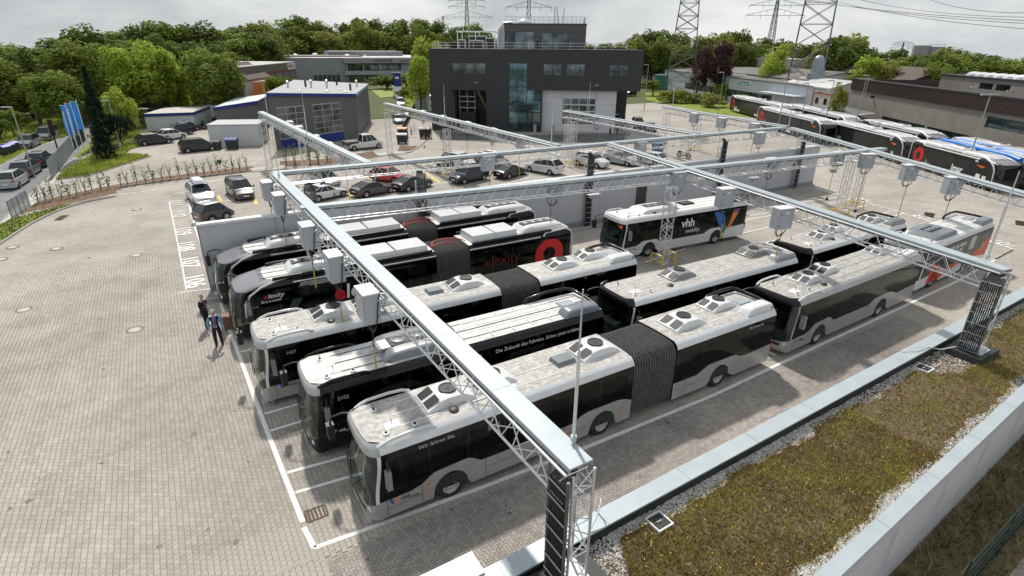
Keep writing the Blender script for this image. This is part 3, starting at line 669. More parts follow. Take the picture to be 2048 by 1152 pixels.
def roof_bits(t, x=1.1):
    """aerials and small caps behind the windscreen"""
    hatch(t, x+.15, -.45, .5, .42, .012, WHITE, z=2.975, name='aerial_plate')
    MB().tube((x+.15, -.45, 2.97), (x+.12, -.45, 3.22), .012, 5).build('aerial', DARK, t)
    MB().tube((x-.1, .55, 2.97), (x-.13, .55, 3.25), .012, 5).build('aerial', DARK, t)
    for q, y in ((x-.15, -.75), (x+.75, -.78), (x-.1, .55)): MB().lathe([(.1, 2.95), (.1, 2.99), (.05, 3.0), (.001, 3.0)], (q, y, 0), 'z', 12).build('roof_cap', WHITE, t); MB().lathe([(.05, 3.0), (.04, 3.04), (.001, 3.045)], (q, y, 0), 'z', 10).build('roof_cap_centre', DARK, t)
    MB().lathe([(.16, 2.96), (.16, 3.0), (.1, 3.03), (.001, 3.035)], (x+2.1, -.7, 0), 'z', 14).build('vent_cap', DARK, t, True)
def pano_sign(): pass
def side_marks(t, xs, side=-1):
    for x in xs: side_poly(t, disc_pts(x, .95, .05, 10), ORANGE, side, 'side_marker', .012); side_poly(t, [(x-.09, .68), (x+.09, .68), (x+.09, .73), (x-.09, .73)], ORANGE, side, 'side_reflector', .01)
def seams(t, skirt, xs, z, side=-1, zb=.36):
    for x in xs: side_poly(t, [(x-.008, zb), (x+.008, zb), (x+.008, z), (x-.008, z)], DARK, side, 'panel_gap', .004)

# 1 the nearest articulated bus
L1 = 18.9
t = thing('articulated_bus', 'nearest articulated silver bus with black bellows, lettered Wir fahren Sie', 'bus', (1.15, .80, 0)); b1 = t
AX = [2.75, 8.98, 15.42]
make_bus(t, L1, AX, citaro_belt(AX, L1), BUSSILVER, BUSSILVER, BUSWHITE, ROOFDIRT, joint=(10.35, 12.6), visor=BUSSILVER)
eyebrow(t, BUSWHITE); roof_bits(t); rear_set(t, L1)
fan_unit(t, 3.25, .05); fan_unit(t, 5.0, .15, s=.9); fan_unit(t, 9.35, 0); hatch(t, 7.9, -.05, .85, .62, .17, POD); fan_unit(t, 14.0, -.05); fan_unit(t, 16.6, .35, s=.9)
hatch(t, 5.3, -.35, .7, .62, .012, WHITE, z=2.97, name='aerial_plate')
side_text(t, 'Wir fahren Sie.', 1.72, 2.40, .20, TXTG, -1); side_text(t, 'Wir fahren Sie.', 16.9, 2.40, .16, TXTG, -1)
vhh(t, .68, .70, -1, TXTD, 1.1); side_marks(t, [1.95, 7.4, 13.0, 9.9]); seams(t, None, [.62, 1.75, 4.0, 7.2, 13.3, 16.3, 17.4], 1.08)
side_poly(t, [(4.0, .72), (8.2, .72), (8.2, .735), (4.0, .735)], DARK, -1, 'panel_gap', .004); side_poly(t, [(.62, .6), (1.75, .66), (1.75, .675), (.62, .615)], DARK, -1, 'panel_gap', .004); side_poly(t, [(12.65, .72), (14.6, .72), (14.6, .735), (12.65, .735)], DARK, -1, 'panel_gap', .004)
side_poly(t, [(4.1, 2.15), (4.55, 2.15), (4.55, 2.36), (4.1, 2.36)], M('vent_film', (.10, .12, .12), .3, var=.1), -1, 'window_vent', .009)
# 2 the solo bus behind it in the same lane
L2 = 12.3; AX = [2.75, 8.6]
t = thing('city_bus', 'silver single deck bus standing right behind the nearest articulated bus', 'bus', (21.05, .78, 0), R(1.3)); b2 = t
make_bus(t, L2, AX, citaro_belt(AX, L2), BUSSILVER, BUSSILVER, BUSSILVER, ROOFDIRT, visor=BUSBLACK)
eyebrow(t, BUSWHITE); roof_bits(t); fan_unit(t, 3.0, .1, s=.85); fan_unit(t, 4.9, .35, s=.85); fan_unit(t, 10.3, .4, s=.8); pod(t, 11.2, -.75, 1.6, .6, .26, BUSWHITE, name='rear_pod')
vhh(t, .72, .66, -1, TXTD, .9); side_marks(t, [1.95, 5.5, 10]); seams(t, None, [.62, 1.75, 4.0, 7.1, 10.3], 1.08)
# 3 the bus with the red and grey advertisement
L3 = 10.2; AX = [2.3, 6.9]; ADGREY = M('ad_grey', (.05, .047, .044), .4, var=.2, scale=1.5)
ADRED = M('ad_red', (.66, .06, .02), .4, var=.15)
t = thing('city_bus', 'white bus with red and grey advertising film, farthest in the nearest lane', 'bus', (34.3, 1.45, 0), R(2.2)); b3 = t
make_bus(t, L3, AX, [(0, .95), (1.3, .97), (2, 1.3), (2.8, 1.3), (3.3, .95), (L3, 1.0)], BUSWHITE, BUSWHITE, BUSWHITE, ROOFPALE, band=ADGREY, bandtop=2.6)
pod(t, 3.6, 0, 3.0, 1.9, .32, POD, name='roof_pod'); MB().box(2.7, 4.2, -.35, .35, 3.2, 3.26).build('fan_grille', LOUVRE, t)
for k in range(3): MB().lathe([(.2, 3.262), (.18, 3.28), (.001, 3.27)], (2.95+k*.5, 0, 0), 'z', 14).build('fan', POD, t)
rear_set(t, L3, BUSBLACK, POD); eyebrow(t, BUSWHITE); roof_bits(t, 1.0)
side_poly(t, [(1.35, .4), (1.7, .4), (1.75, .9), (2.1, 1.25), (2.75, 1.25), (3.1, .85), (5.8, 1.3), (5.8, 1.0), (3.2, .45), (3.0, .45), (2.6, 1.5), (2.2, 1.5), (1.7, 1.7)], ADRED, -1, 'advert_film')
side_poly(t, [(7.6, 1.0), (L3-.3, .7), (L3-.3, 1.9), (9.3, 1.9), (8.6, 1.5), (7.9, 1.35)], ADRED, -1, 'advert_film'); side_poly(t, [(6.3, .95), (6.9, 1.25), (6.8, 1.5), (6.2, 1.3)], M('ad_yellow', (.75, .42, .05), .5, var=.1), -1, 'advert_film', .01)
side_poly(t, disc_pts(8.9, 1.45, .33), M('ad_tan', (.36, .25, .14), .5, var=.2), -1, 'advert_film', .012)
for z, ws in ((2.14, (.7, .5, .95)), (1.80, (.55, .8, .5))):
    x = 3.5
    for w_ in ws: side_poly(t, [(x, z), (x+w_, z), (x+w_, z+.24), (x, z+.24)], TXTG, -1, 'advert_words', .012); x += w_+.1
side_poly(t, [(6.55, 1.65), (7.35, 1.65), (7.35, 2.5), (6.55, 2.5)], M('ad_poster', (.55, .53, .50), .6, var=.1), -1, 'poster', .01); [side_poly(t, [(6.65, z), (7.25, z), (7.25, z+.07), (6.65, z+.07)], TXTG, -1, 'poster_line', .014) for z in (1.78, 1.92, 2.06, 2.26)]
# 4 the black bus in lane two
L4 = 12.9; AX = [2.7, 8.8]
t = thing('city_bus', 'black bus lettered Die Zukunft des Fahrens, beside the nearest articulated bus', 'bus', (.45, 4.80, 0), R(-1.2)); b4 = t
make_bus(t, L4, AX, citaro_belt(AX, L4), BUSBLACK, BUSBLACK, BUSBLACK, ROOFPALE, visor=BUSSILVER, band=BUSBAND)
eyebrow(t, BUSBLACK); roof_bits(t)
pod(t, 4.6, .05, 3.3, 1.85, .34, POD, name='roof_pod'); MB().box(2.95, 3.4, -.3, .35, 3.19, 3.26).build('cooler_plate', ALU, t); MB().box(3.45, 6.0, -.32, .4, 3.24, 3.285).build('fan_tray', LOUVRE, t)
for k in range(3): MB().lathe([(.27, 3.29), (.27, 3.32), (.23, 3.32), (.22, 3.29), (.06, 3.3), (.001, 3.31)], (3.8+k*.8, .04, 0), 'z', 18).build('fan', POD, t, True)
rail(t, [(10.0, 1.05, 2.92), (10.2, 1.1, 3.12), (11.3, 1.12, 3.22), (12.3, 1.1, 3.18), (12.55, .95, 3.14), (12.6, 0, 3.12), (12.55, -.9, 3.1)], .075, BUSBLACK, 'rear_hoop'); pod(t, 11.7, -.78, 1.9, .68, .33, POD, name='rear_pod'); hatch(t, 11.6, .1, .8, .6, .08, MATS['hatch_blue_grey'])
for y in (-.6, -.2, .2, .6): MB().box(6.6, 11.0, y-.02, y+.02, 2.955, 2.975).build('roof_seam', BUSWHITE, t)
for x in (7.4, 8.4, 9.3, 10.2): MB().box(x-.02, x+.02, -.9, .9, 2.954, 2.974).build('roof_seam', BUSWHITE, t)
side_text(t, 'Die Zukunft des Fahrens. Schon jetzt erleben.', 7.3, 2.36, .225, TXTW, -1); side_text(t, 'V O L V O', 5.5, 2.32, .27, TXTG, -1, bold=.008); vhh(t, .7, .9, -1, TXTW, .9); side_text(t, '2102', 1.1, 2.25, .2, TXTG, -1)
# 5, 6 the buses queued behind it in lane two
L5 = 12.4; AX = [2.75, 8.6]
t = thing('city_bus', 'black and white bus between the two rows of grey posts, nose behind the black bus', 'bus', (14.5, 4.62, 0), R(-1.5)); b5 = t
make_bus(t, L5, AX, citaro_belt(AX, L5), BUSBLACK, BUSBLACK, BUSWHITE, ROOFDIRT, visor=BUSBLACK)
rail(t, [(.4, 1.1, 2.86), (.62, 1.12, 2.95), (.8, 1.1, 2.98)], .06, BUSBLACK, 'front_roof_rail'); roof_bits(t); fan_unit(t, 4.4, .05, BUSGREY, .95); fan_unit(t, 10.4, .4, BUSGREY, .9); rear_set(t, L5, BUSWHITE, M('pod_pale_grey', (.34, .35, .37), .35, var=.1, coat=.3))
L6 = 11.1; AX = [2.5, 7.9]
t = thing('city_bus', 'black and white bus third in its lane, partly behind the right-hand gantry', 'bus', (28.1, 4.66, 0), R(.2)); b6 = t
make_bus(t, L6, AX, citaro_belt(AX, L6), BUSBLACK, BUSBLACK, BUSWHITE, ROOFDIRT, visor=BUSBLACK)
roof_bits(t); fan_unit(t, 3.0, -.05, s=.85); fan_unit(t, 4.9, .35, s=.8); fan_unit(t, 9.2, .3, s=.85); rear_set(t, L6, BUSBLACK, POD)
# 7 the articulated white bus in lane three
L7 = 19.6; AX = [2.8, 9.2, 15.9]
t = thing('articulated_bus', 'white articulated bus with dirty roof, third lane from the camera', 'bus', (-.55, 9.02, 0), R(-1.2)); b7 = t
make_bus(t, L7, AX, citaro_belt(AX, L7), BUSSILVER, BUSSILVER, BUSWHITE, ROOFDIRT, joint=(11.0, 13.2), visor=BUSSILVER)
eyebrow(t, BUSWHITE); roof_bits(t); rear_set(t, L7); fan_unit(t, 3.4, .05); fan_unit(t, 5.2, .2); fan_unit(t, 9.7, .1); hatch(t, 8.1, 0, .8, .6, .16, POD); fan_unit(t, 15.2, .0, s=.95); fan_unit(t, 17.3, .35, s=.9)
hatch(t, 10.5, -.3, .7, .62, .012, WHITE, z=2.97, name='aerial_plate')
vhh(t, .75, .72, -1, TXTD, 1.1); side_marks(t, [1.95]); seams(t, None, [.62, 1.75, 4.0], 1.0); side_text(t, '1427', 1.2, 2.2, .2, TXTG, -1)
# 8, 9 battery buses with the open roof gear
RIMW = BUSWHITE; LOGORED = M('logo_red', (.60, .012, .02), .4, var=.12)
HOSE = M('orange_hose', (.55, .05, .02), .4, var=.1)
def ebus_roof(t, L, joint=None, far=False):
    for s in (-1, 1) if not far else ():
        rail(t, [(2.1, s*1.12, 3.0), (2.6, s*1.14, 3.02), (joint[0]-.2 if joint else L-1.6, s*1.14, 3.02)], .09, BUSBLACK, 'battery_cover')
        if joint: rail(t, [(joint[1]+.2, s*1.14, 3.02), (L-1.6, s*1.14, 3.02)], .09, BUSBLACK, 'battery_cover')
    def boxes(x0, x1, n, h=.36):
        if far: pod(t, (x0+x1)/2, 0, x1-x0+.5, 2.25, .34, BUSWHITE, z=2.86, name='battery_cover'); return
        for k in range(n):
            a = x0+(x1-x0)*k/n; b = x0+(x1-x0)*(k+1)/n-.04
            MB().frustum(a, b, -.86-.2*far, .86+.2*far, 2.93, a+.04, b-.04, -.78-.2*far, .78+.2*far, 2.93+h).build('battery_box', BUSWHITE, t)
    def fans(x0, n):
        pod(t, x0+n*.28, 0, n*.56+.9, 1.5, .40, BUSWHITE, name='cooling_unit'); MB().box(x0-.1, x0+n*.56-.1, -.28, .28, 3.31, 3.345).build('fan_grille', LOUVRE, t)
        for k in range(n): MB().lathe([(.2, 3.346), (.19, 3.375), (.14, 3.37), (.06, 3.35), (.001, 3.36)], (x0+.18+k*.56, 0, 0), 'z', 14).build('fan', BUSGREY, t)
    if joint:
        fans(3.3, 4); boxes(6.6, joint[0]-.25, 2); boxes(joint[1]+.35, joint[1]+3.4, 2, .42); fans(joint[1]+4.2, 4); boxes(L-2.6, L-.5, 1, .30)
        m = MB().path([(joint[0]-.1+k*.14, -.62+1.24*abs(math.sin(k*.0))+.0, 3.05+.16*math.sin(PI*k/12)) for k in range(13)], .03, 6).build('coolant_hose', HOSE, t)
        MB().path([((joint[0]+joint[1])/2+1.0*math.cos(PI*k/10), -.9+1.0*math.sin(PI*k/10)+.2, 3.12) for k in range(11)], .03, 6).build('coolant_hose', HOSE, t)
    else:
        boxes(2.4, L*.42, 2); fans(L*.48, 3); boxes(L*.66, L-.6, 2)
def ebus(t, L, axles, joint=None, side=-1, rimcol=None, far=False, detail=True):
    rc = rimcol or BUSWHITE
    make_bus(t, L, axles, [(0, .9), (1.3, .9), (L, .85)], BUSBLACK, BUSBLACK, BUSBLACK, BUSWHITE if far else ROOFPALE, joint=joint, dome=True, d=.55, interior=not far, visor=DOME, mirrors=True, panes=True, band=BUSBLACK if far else None)
    for s in (-1, 1):
        rail(t, [(.62, s*1.20, 1.0), (.72, s*1.26, 2.0), (.98, s*1.27, 2.42), (1.5, s*1.22, 2.72), (2.3, s*1.12, 2.92), (3.0, s*1.08, 2.98)], .10 if far else .06, rc, 'white_frame')
        rail(t, [(3.0, s*1.22, 2.72), (joint[0] if joint else L-2.2, s*1.22, 2.72)], .07 if far else .035, rc, 'white_frame')
        if joint: rail(t, [(joint[1], s*1.22, 2.72), (L-2.4, s*1.22, 2.72)], .035, rc, 'white_frame')
        rail(t, [(L-2.2, s*1.22, 2.72), (L-2.0, s*1.16, 2.92), (L-.5, s*1.10, 2.98), (L-.1, s*1.15, 2.8), (L-.02, s*1.2, 2.4), (L-.02, s*1.2, .7)], .11 if far else .06, rc, 'white_frame')
    rail(t, [(L-.3, -1.08, 2.98), (L-.26, 0, 3.0), (L-.3, 1.08, 2.98)], .07, rc, 'white_frame')
    ebus_roof(t, L, joint, far)
DOME = M('front_dome_grey', (.20, .20, .22), .3, var=.15, coat=.4)
L8 = 19.9; AX = [2.9, 9.0, 16.4]
t = thing('articulated_bus', 'black articulated battery bus with a big red ring at its rear', 'bus', (-.75, 15.2, 0), R(-1.2)); b8 = t
ebus(t, L8, AX, (10.6, 12.7))
side_poly(t, [(3.35, 2.66), (3.85, 2.66), (2.75, .9), (2.3, .9)], BUSGREY, -1, 'stripe'); side_poly(t, [(3.85, 2.66), (5.0, 2.66), (5.4, 2.4), (3.72, 2.4)], BUSGREY, -1, 'stripe', .006)
side_text(t, 'e', 1.55, 2.12, .34, LOGORED, -1, shear=.25); side_text(t, 'lexity', 1.74, 2.12, .34, TXTW, -1, shear=.25); side_text(t, 'fare e-mobil', 1.4, 1.92, .19, TXTW, -1, shear=.2); side_text(t, '2216', .95, 1.75, .16, TXTG, -1)
side_text(t, 'e', 4.9, 1.35, 1.1, LOGORED, -1, bold=.04); side_text(t, 'lexity', 5.45, 1.35, 1.1, TXTW, -1, shear=.1, bold=.02)
ring = [(18.15+1.05*math.cos(a), 1.55+1.0*math.sin(a)) for a in [2*PI*k/32 for k in range(33)]]; inner = [(18.15+.45*math.cos(a), 1.55+.45*math.sin(a)) for a in [2*PI*k/32 for k in range(33)]]
m = MB(); m.grid([[(x, -1.284, min(z, 2.5)) for x, z in ring], [(x, -1.284, z) for x, z in inner]]); m.build('red_ring', LOGORED, t)
side_text(t, 'elexity', 13.6, 1.5, .9, M('faded_red', (.10, .008, .01), .4, var=.2), -1)
L9 = 20.4; AX = [2.9, 9.2, 16.8]
t = thing('articulated_bus', 'black articulated battery bus parked along the grey wall', 'bus', (-1.0, 19.75, 0), R(-1.0)); b9 = t
ebus(t, L9, AX, (11.0, 13.0))
# 10 the white bus with the coloured V
L10 = 11.9; AX = [2.6, 8.9]
t = thing('city_bus', 'clean white bus with a blue and orange V on its side', 'bus', (22.9, 14.45, 0), R(-4.0)); b10 = t
make_bus(t, L10, AX, [(0, .95), (1.4, .97), (2.1, 1.25), (3.1, 1.25), (3.6, 1.0), (7.6, 1.0), (8.2, 1.28), (9.5, 1.28), (10, 1.15), (L10, 1.2)], BUSWHITE, BUSWHITE, BUSWHITE, M('bus_roof_white', (.72, .72, .71), .4, var=.06), interior=True)
pod(t, 3.9, .1, 3.4, 1.7, .3, BUSWHITE, name='cooling_unit'); MB().box(3.0, 5.0, -.15, .45, 3.215, 3.25).build('fan_grille', LOUVRE, t)
for k in range(3): MB().lathe([(.2, 3.252), (.18, 3.27), (.001, 3.26)], (3.4+k*.6, .15, 0), 'z', 14).build('fan', BUSGREY, t)
hatch(t, 6.9, .2, 1.1, .8, .12, DARK); rail(t, [(.5, 1.1, 2.86), (.8, 1.12, 3.0), (1.6, 1.1, 3.02), (1.9, 1.05, 2.93)], .05, BUSWHITE, 'front_roof_rail'); pod(t, 11.0, -.7, 1.4, .6, .26, BUSBLACK, name='rear_pod'); roof_bits(t)
side_text(t, 'vhh', 5.35, 1.75, .85, TXTW, -1, bold=.02); side_text(t, 'mobility', 5.75, 1.3, .42, TXTW, -1, shear=.3); vhh(t, .85, .72, -1, TXTD, .8)
VB = M('film_blue', (.02, .13, .42), .4, var=.15); VO = M('film_orange', (.72, .20, .02), .4, var=.1); VG = M('film_teal', (.01, .22, .20), .4, var=.1); VP = M('film_purple', (.25, .05, .22), .4, var=.1)
for p, m, o in (([(8.35, 2.5), (9.35, 2.5), (9.75, 1.35), (9.45, .85)], VB, .008), ([(9.6, .7), (9.85, 1.1), (9.6, 1.55), (9.3, 1.0)], VG, .012), ([(9.9, 1.0), (10.25, 1.2), (10.85, 2.2), (10.3, 2.3)], VO, .01), ([(10.3, 2.3), (10.85, 2.2), (11.0, 2.5), (10.4, 2.5)], VP, .009)): side_poly(t, p, m, -1, 'coloured_film', o)
for k, w_ in enumerate((.34, .42, .36, .4)): MB().box(.235, .245, .72-k*.47-w_, .72-k*.47, 2.32, 2.5).build('display_word', M('display_amber', (.8, .16, .03), .5, var=.4, scale=14, emit=.35), t)

# battery buses parked at the far side of the yard, seen from their door side
fx = Vector((.46, .888, 0)); RZ = math.atan2(.888, .46)
def far_bus(front, L, s, label, lettering, axles, rimcol=None, ring=True, blue=False):
    t = thing('battery_bus', label, 'bus', (front[0], front[1], 0), RZ, 'battery buses parked at the far side of the yard', (1, 1, s))
    ebus(t, L, axles, None, 1, rimcol, far=True)
    if ring:
        side_poly(t, disc_pts(L-1.7, 1.6, .85), LOGORED, 1, 'red_disc', .01); side_text(t, 'e', L-1.25, 1.2, 1.5, BUSBLACK, 1, bold=.06).location.y += .012
    side_poly(t, [(L-3.2-.75, .4), (L-3.2+.75, .4), (L-3.2+.72, 1.0), (L-3.2+.4, 1.3), (L-3.2-.4, 1.3), (L-3.2-.72, 1.0)], rimcol or BUSWHITE, 1, 'arch_trim', .004)
    for q in (L-4.6, L*.45): side_poly(t, [(q-.7, .38), (q+.7, .38), (q+.7, .75), (q-.7, .75)], BUSWHITE, 1, 'skirt_panel', .006)
    side_poly(t, [(3.6, 2.6), (3.2, 2.6), (2.2, .9), (2.6, .9)], BUSWHITE if not blue else BUSGREY, 1, 'stripe', .006)
    side_poly(t, [(3.2, 2.15), (2.4, 1.95), (2.0, 2.15), (2.5, 2.2)], M('logo_orange_red', (.72, .13, .02), .5, var=.1), 1, 'stripe', .014)
    if lettering: side_text(t, lettering, 6.6, .95, .95, TXTW, 1, bold=.03); side_poly(t, [(2.9, .45), (2.3, .45), (2.3, 1.35), (2.9, 1.35)], TXTW, 1, 'figure_film', .012); side_poly(t, [(2.0, .45), (1.5, .45), (1.5, 1.3), (2.0, 1.3)], TXTW, 1, 'figure_film', .012)
    for w in axles: pass
    if blue:
        for s_ in (-1, 1): rail(t, [(.9, s_*1.0, 2.86), (2.4, s_*1.02, 3.04), (L-1.2, s_*1.02, 3.06)], .27, BLUEM, 'blue_stripe')
        rail(t, [(1.6, .95, 2.97), (2.3, .9, 3.06)], .17, GREENM, 'green_mark'); rail(t, [(L-3.2, .95, 3.07), (L-2.5, .9, 3.08)], .17, GREENM, 'green_mark')
    return t
BLUEM = M('film_bright_blue', (.01, .17, .60), .35, var=.08); GREENM = M('film_green', (.18, .48, .04), .4, var=.08)
def fb(f, r): return math.dist(f, r)
def place_far(rear, front, s, label, lettering=None, **kw):
    global RZ
    L = math.dist(rear, front); RZ = math.atan2(rear[1]-front[1], rear[0]-front[0])
    # near (door) side wall passes through the measured roof edge: shift by half a width away from the camera
    n = Vector((-math.sin(RZ), math.cos(RZ)))     # local +y
    c = Vector(front)-n*1.2
    return far_bus(c, L, s, label, lettering, [2.6, L-3.2], **kw)
place_far((107.2, 73.0), (96.0, 52.0), 1.12, 'battery bus standing farthest back, in front of the white hall windows')
place_far((92.4, 54.8), (81.6, 35.5), 1.1, 'battery bus in the front row, second from the hall, red e at its rear')
place_far((101.2, 55.4), (89.1, 36.1), 1.1, 'battery bus in the back row in front of the orange framed container', ring=False)
place_far((85.3, 36.8), (76.0, 21.2), 1.06, 'battery bus in the front row, third from the hall')
place_far((90.9, 35.2), (82.5, 21.3), 1.06, 'battery bus in the back row beside the grey building wall', ring=False)
place_far((76.5, 21.0), (69.0, 9.1), 1.04, 'front row battery bus with large white letters and red disc', 'lmar')
place_far((79.4, 20.0), (71.9, 8.3), 1.04, 'battery bus with blue roof stripes and green marks', blue=True, ring=False, rimcol=BLUEM)
place_far((83.4, 19.8), (75.6, 8.6), 1.04, 'battery bus last in the row, between the blue one and the building', ring=False)

# ---------------------------------------------------------------- low building with the planted roof, along the front of the yard
ROOFZ = 2.5; COPZ = 2.9
SHEETM = M('coping_sheet', (.40, .455, .485), .38, .15, var=.06, scale=1.5)
BLACKM = M('black_membrane', (.022, .024, .027), .6, var=.3, scale=2)
WALLM = M('render_pale', (.50, .515, .545), .6, var=.05, scale=.8)
WALLG = M('wall_grey_panel', (.46, .475, .51), .55, var=.05, scale=.6)
CAPM = M('wall_cap', (.68, .69, .70), .4, .1, var=.06)
rb = thing('planted_roof_building', 'low building with planted roof and pale metal copings in front of the buses', 'building', (0, 0, 0))
IN = [(-3.0, -4.75), (1.0, -4.95), (5.4, -5.5), (9.2, -5.52), (15.4, -5.36), (24.9, -5.06), (33.3, -4.72), (48, -4.1)]   # yard-side edge of the inner coping
def xy_at(tab, x):
    for (a, b), (c, d) in zip(tab, tab[1:]):
        if x <= c: return b+(d-b)*(x-a)/(c-a)
    return tab[-1][1]
def straight(tab, x):        # best straight line through the middle
    return -5.42+(x-5.4)*.0195
OUTW = .52
def yin(x): return -5.44+(x-5.4)*.0195
def yout(x): return -9.66+(x-8.6)*.062
x0, x1 = -6., 52.
# body of the building (walls)
MB().prism([(x0, yin(x0)-.06), (x1, yin(x1)-.06), (x1, yout(x1)), (x0, yout(x0))], 0, ROOFZ-.08).build('wall', WALLM, rb)
sl = []
for a in frange(x0, x1, 2.9):
    b = min(a+2.9-.012, x1)
    if a >= x1-.05: break
    o = MB(); o.prism([(a, yin(a)), (b, yin(b)), (b, yin(b)-OUTW), (a, yin(a)-OUTW)], COPZ-.05, COPZ).build('coping', SHEETM, rb)
    p = MB(); p.prism([(a, yout(a)+.30), (b, yout(b)+.30), (b, yout(b)-.06), (a, yout(a)-.06)], COPZ-.05, COPZ).build('coping', SHEETM, rb)
MB().prism([(x0, yin(x0)-.04), (x1, yin(x1)-.04), (x1, yin(x1)-OUTW+.05), (x0, yin(x0)-OUTW+.05)], ROOFZ-.1, COPZ-.052).build('upstand', BLACKM, rb)
MB().prism([(x0, yout(x0)+.25), (x1, yout(x1)+.25), (x1, yout(x1)-.0), (x0, yout(x0)-.0)], ROOFZ-.079, COPZ-.052).build('upstand', WALLM, rb)
MB().box(-6, 2.35, -5.62, -4.98, COPZ-.1, COPZ+.05).build('wide_coping', SHEETM, rb)
MB().prism([(x0, yin(x0)-.3), (x1, yin(x1)-.3), (x1, yout(x1)+.2), (x0, yout(x0)+.2)], ROOFZ-.09, ROOFZ-.02).build('roof_soil', M('roof_soil', (.12, .085, .052), .95, var=.4, scale=5, bump=.6, bscale=20), rb)
# outer wall panels (framed recesses seen from above) and plinth
for k in range(7):
    a = 9.2+k*3.1; b = a+2.7
    y0 = yout(a); y1 = yout(b)
    pn = MB(); pn.prism([(a, y0-.001), (b, y1-.001), (b, y1-.012), (a, y0-.012)], 1.0, 2.35).build('wall_panel', M('wall_panel_pale', (.56, .575, .60), .55, var=.04), rb)
for a in frange(x0, x1, 6.2): MB().prism([(a-.01, yout(a)-.004), (a+.01, yout(a)-.004), (a+.01, yout(a)+.06), (a-.01, yout(a)+.06)], 0, 2.45).build('joint', WALLG, rb)
# plants, gravel, flowers on the roof
def wig(x, s): return .16*math.sin(x*1.3+s)+.10*math.sin(x*3.1+2*s)+.05*math.sin(x*7.7+s)
def gr_in(x): # plant-side edge of the inner gravel strip
    g = yin(x)-OUTW-.27+wig(x, .5)*.6
    if 2.6 < x < 5.9: g -= 1.1*smooth_tab([(2.6, 0), (3.4, 1), (5.0, 1), (5.9, 0)], x)
    if 20.2 < x < 24.6: g -= 1.0*smooth_tab([(20.2, 0), (21.2, .55), (22, .9), (23.8, 1), (24.6, 0)], x)
    return g
def gr_out(x): return yout(x)+.30+.28+wig(x, 3)*.5
rnd = random.Random(4); vs = []; fs = []
def pebble(x, y, z, r):
    o = len(vs); a = rnd.uniform(0, PI); c, s = math.cos(a), math.sin(a); e = rnd.uniform(.6, 1); h = rnd.uniform(.5, .8)
    for (p, q, w) in ((1, 0, 0), (0, 1, 0), (-1, 0, 0), (0, -1, 0), (.1, .1, 1)): vs.append((x+r*(p*c-q*e*s), y+r*(p*s+q*e*c), z+r*h*w))
    for k in range(4): fs.append((o+k, o+(k+1) % 4, o+4))
for k in range(26000):
    x = rnd.uniform(2.2, 36) if k % 3 else rnd.uniform(2.2, 14)
    if k % 2: a, b = yin(x)-OUTW+.05, gr_in(x)
    else: a, b = yout(x)+.30, gr_out(x)
    y = rnd.uniform(min(a, b)-.04, max(a, b)+.04); pebble(x, y, ROOFZ-.02+rnd.uniform(0, .03), rnd.uniform(.02, .042))
for k in range(600): pebble(rnd.uniform(.6, 2.4), rnd.uniform(-6.8, -5.9), ROOFZ-.01, rnd.uniform(.025, .045))
me = bpy.data.meshes.new('gravel_strip'); me.from_pydata(vs, [], fs); me.materials.append(M('white_gravel', (.56, .54, .51), .8, var=.1, scale=30, island=.38))
tag(put('gravel_strip', me, None, 'stuff'), 'white gravel strips along both copings of the planted roof', 'gravel')
vs = []; fs = []; k = 0
def tuft(x, y, h, w):
    a = rnd.uniform(0, 2*PI); o = len(vs); l = rnd.uniform(-.5, .5)*h; l2 = rnd.uniform(-.5, .5)*h
    vs.extend([(x-math.cos(a)*w, y-math.sin(a)*w, ROOFZ-.02), (x+math.cos(a)*w, y+math.sin(a)*w, ROOFZ-.02), (x+l, y+l2, ROOFZ+h)]); fs.append((o, o+1, o+2))
fl = MB(); heads = []
while k < 42000:
    x = rnd.uniform(3.2, 34) if rnd.random() < .5 else rnd.uniform(3.2, 16); y = rnd.uniform(gr_out(x)-.06, gr_in(x)+.06)
    d = math.sin(x*1.1+y*2)+math.sin(x*.37-y*1.3)
    if rnd.random() < .25+.12*d: continue
    tall = rnd.random() < .12
    tuft(x, y, rnd.uniform(.10, .24) if tall else rnd.uniform(.03, .10), rnd.uniform(.006, .012) if tall else rnd.uniform(.012, .03)); k += 1
    if k % 150 == 0: heads.append((x, y, ROOFZ+rnd.uniform(.1, .22)))
me = bpy.data.meshes.new('sedum_plants'); me.from_pydata(vs, [], fs); me.materials.append(M('sedum', (.28, .21, .085), .85, col2=(.38, .335, .09), scale=.9, lo=.38, hi=.62, island=.5, trans=.25))
tag(put('sedum_plants', me, None, 'stuff'), 'brown and olive sedum covering the planted roof', 'plants')
for x, y, z in heads: fl.lathe([(.001, .006), (.014, .003), (.009, -.009)], (x, y, z), 'z', 6)
o = fl.build('yellow_flowers', M('yellow_flower', (.80, .55, .03), .6, var=.15, island=.2)); o['kind'] = 'stuff'; tag(o, 'small yellow flowers scattered over the sedum roof', 'flowers')
def roof_drain(x, y, label):
    t = thing('roof_outlet', label, 'drain', (x, y, ROOFZ), R(1))
    f = MB()
    for s in (-1, 1): f.box(-.26, .26, s*.24-.02, s*.24+.02, -.02, .07); f.box(s*.24-.02, s*.24+.02, -.22, .22, -.02, .068)
    f.build('frame', WHITE, t); MB().box(-.22, .22, -.22, .22, -.02, .03).build('cover', DARK, t)
    MB().box(-.08, .08, -.02, .02, .03, .06).build('handle', GREY, t)
roof_drain(7.0, -6.28, 'square black roof outlet in the gravel beside the nearest gantry post')
roof_drain(20.9, -5.98, 'black roof outlet in the gravel beside the right gantry post')
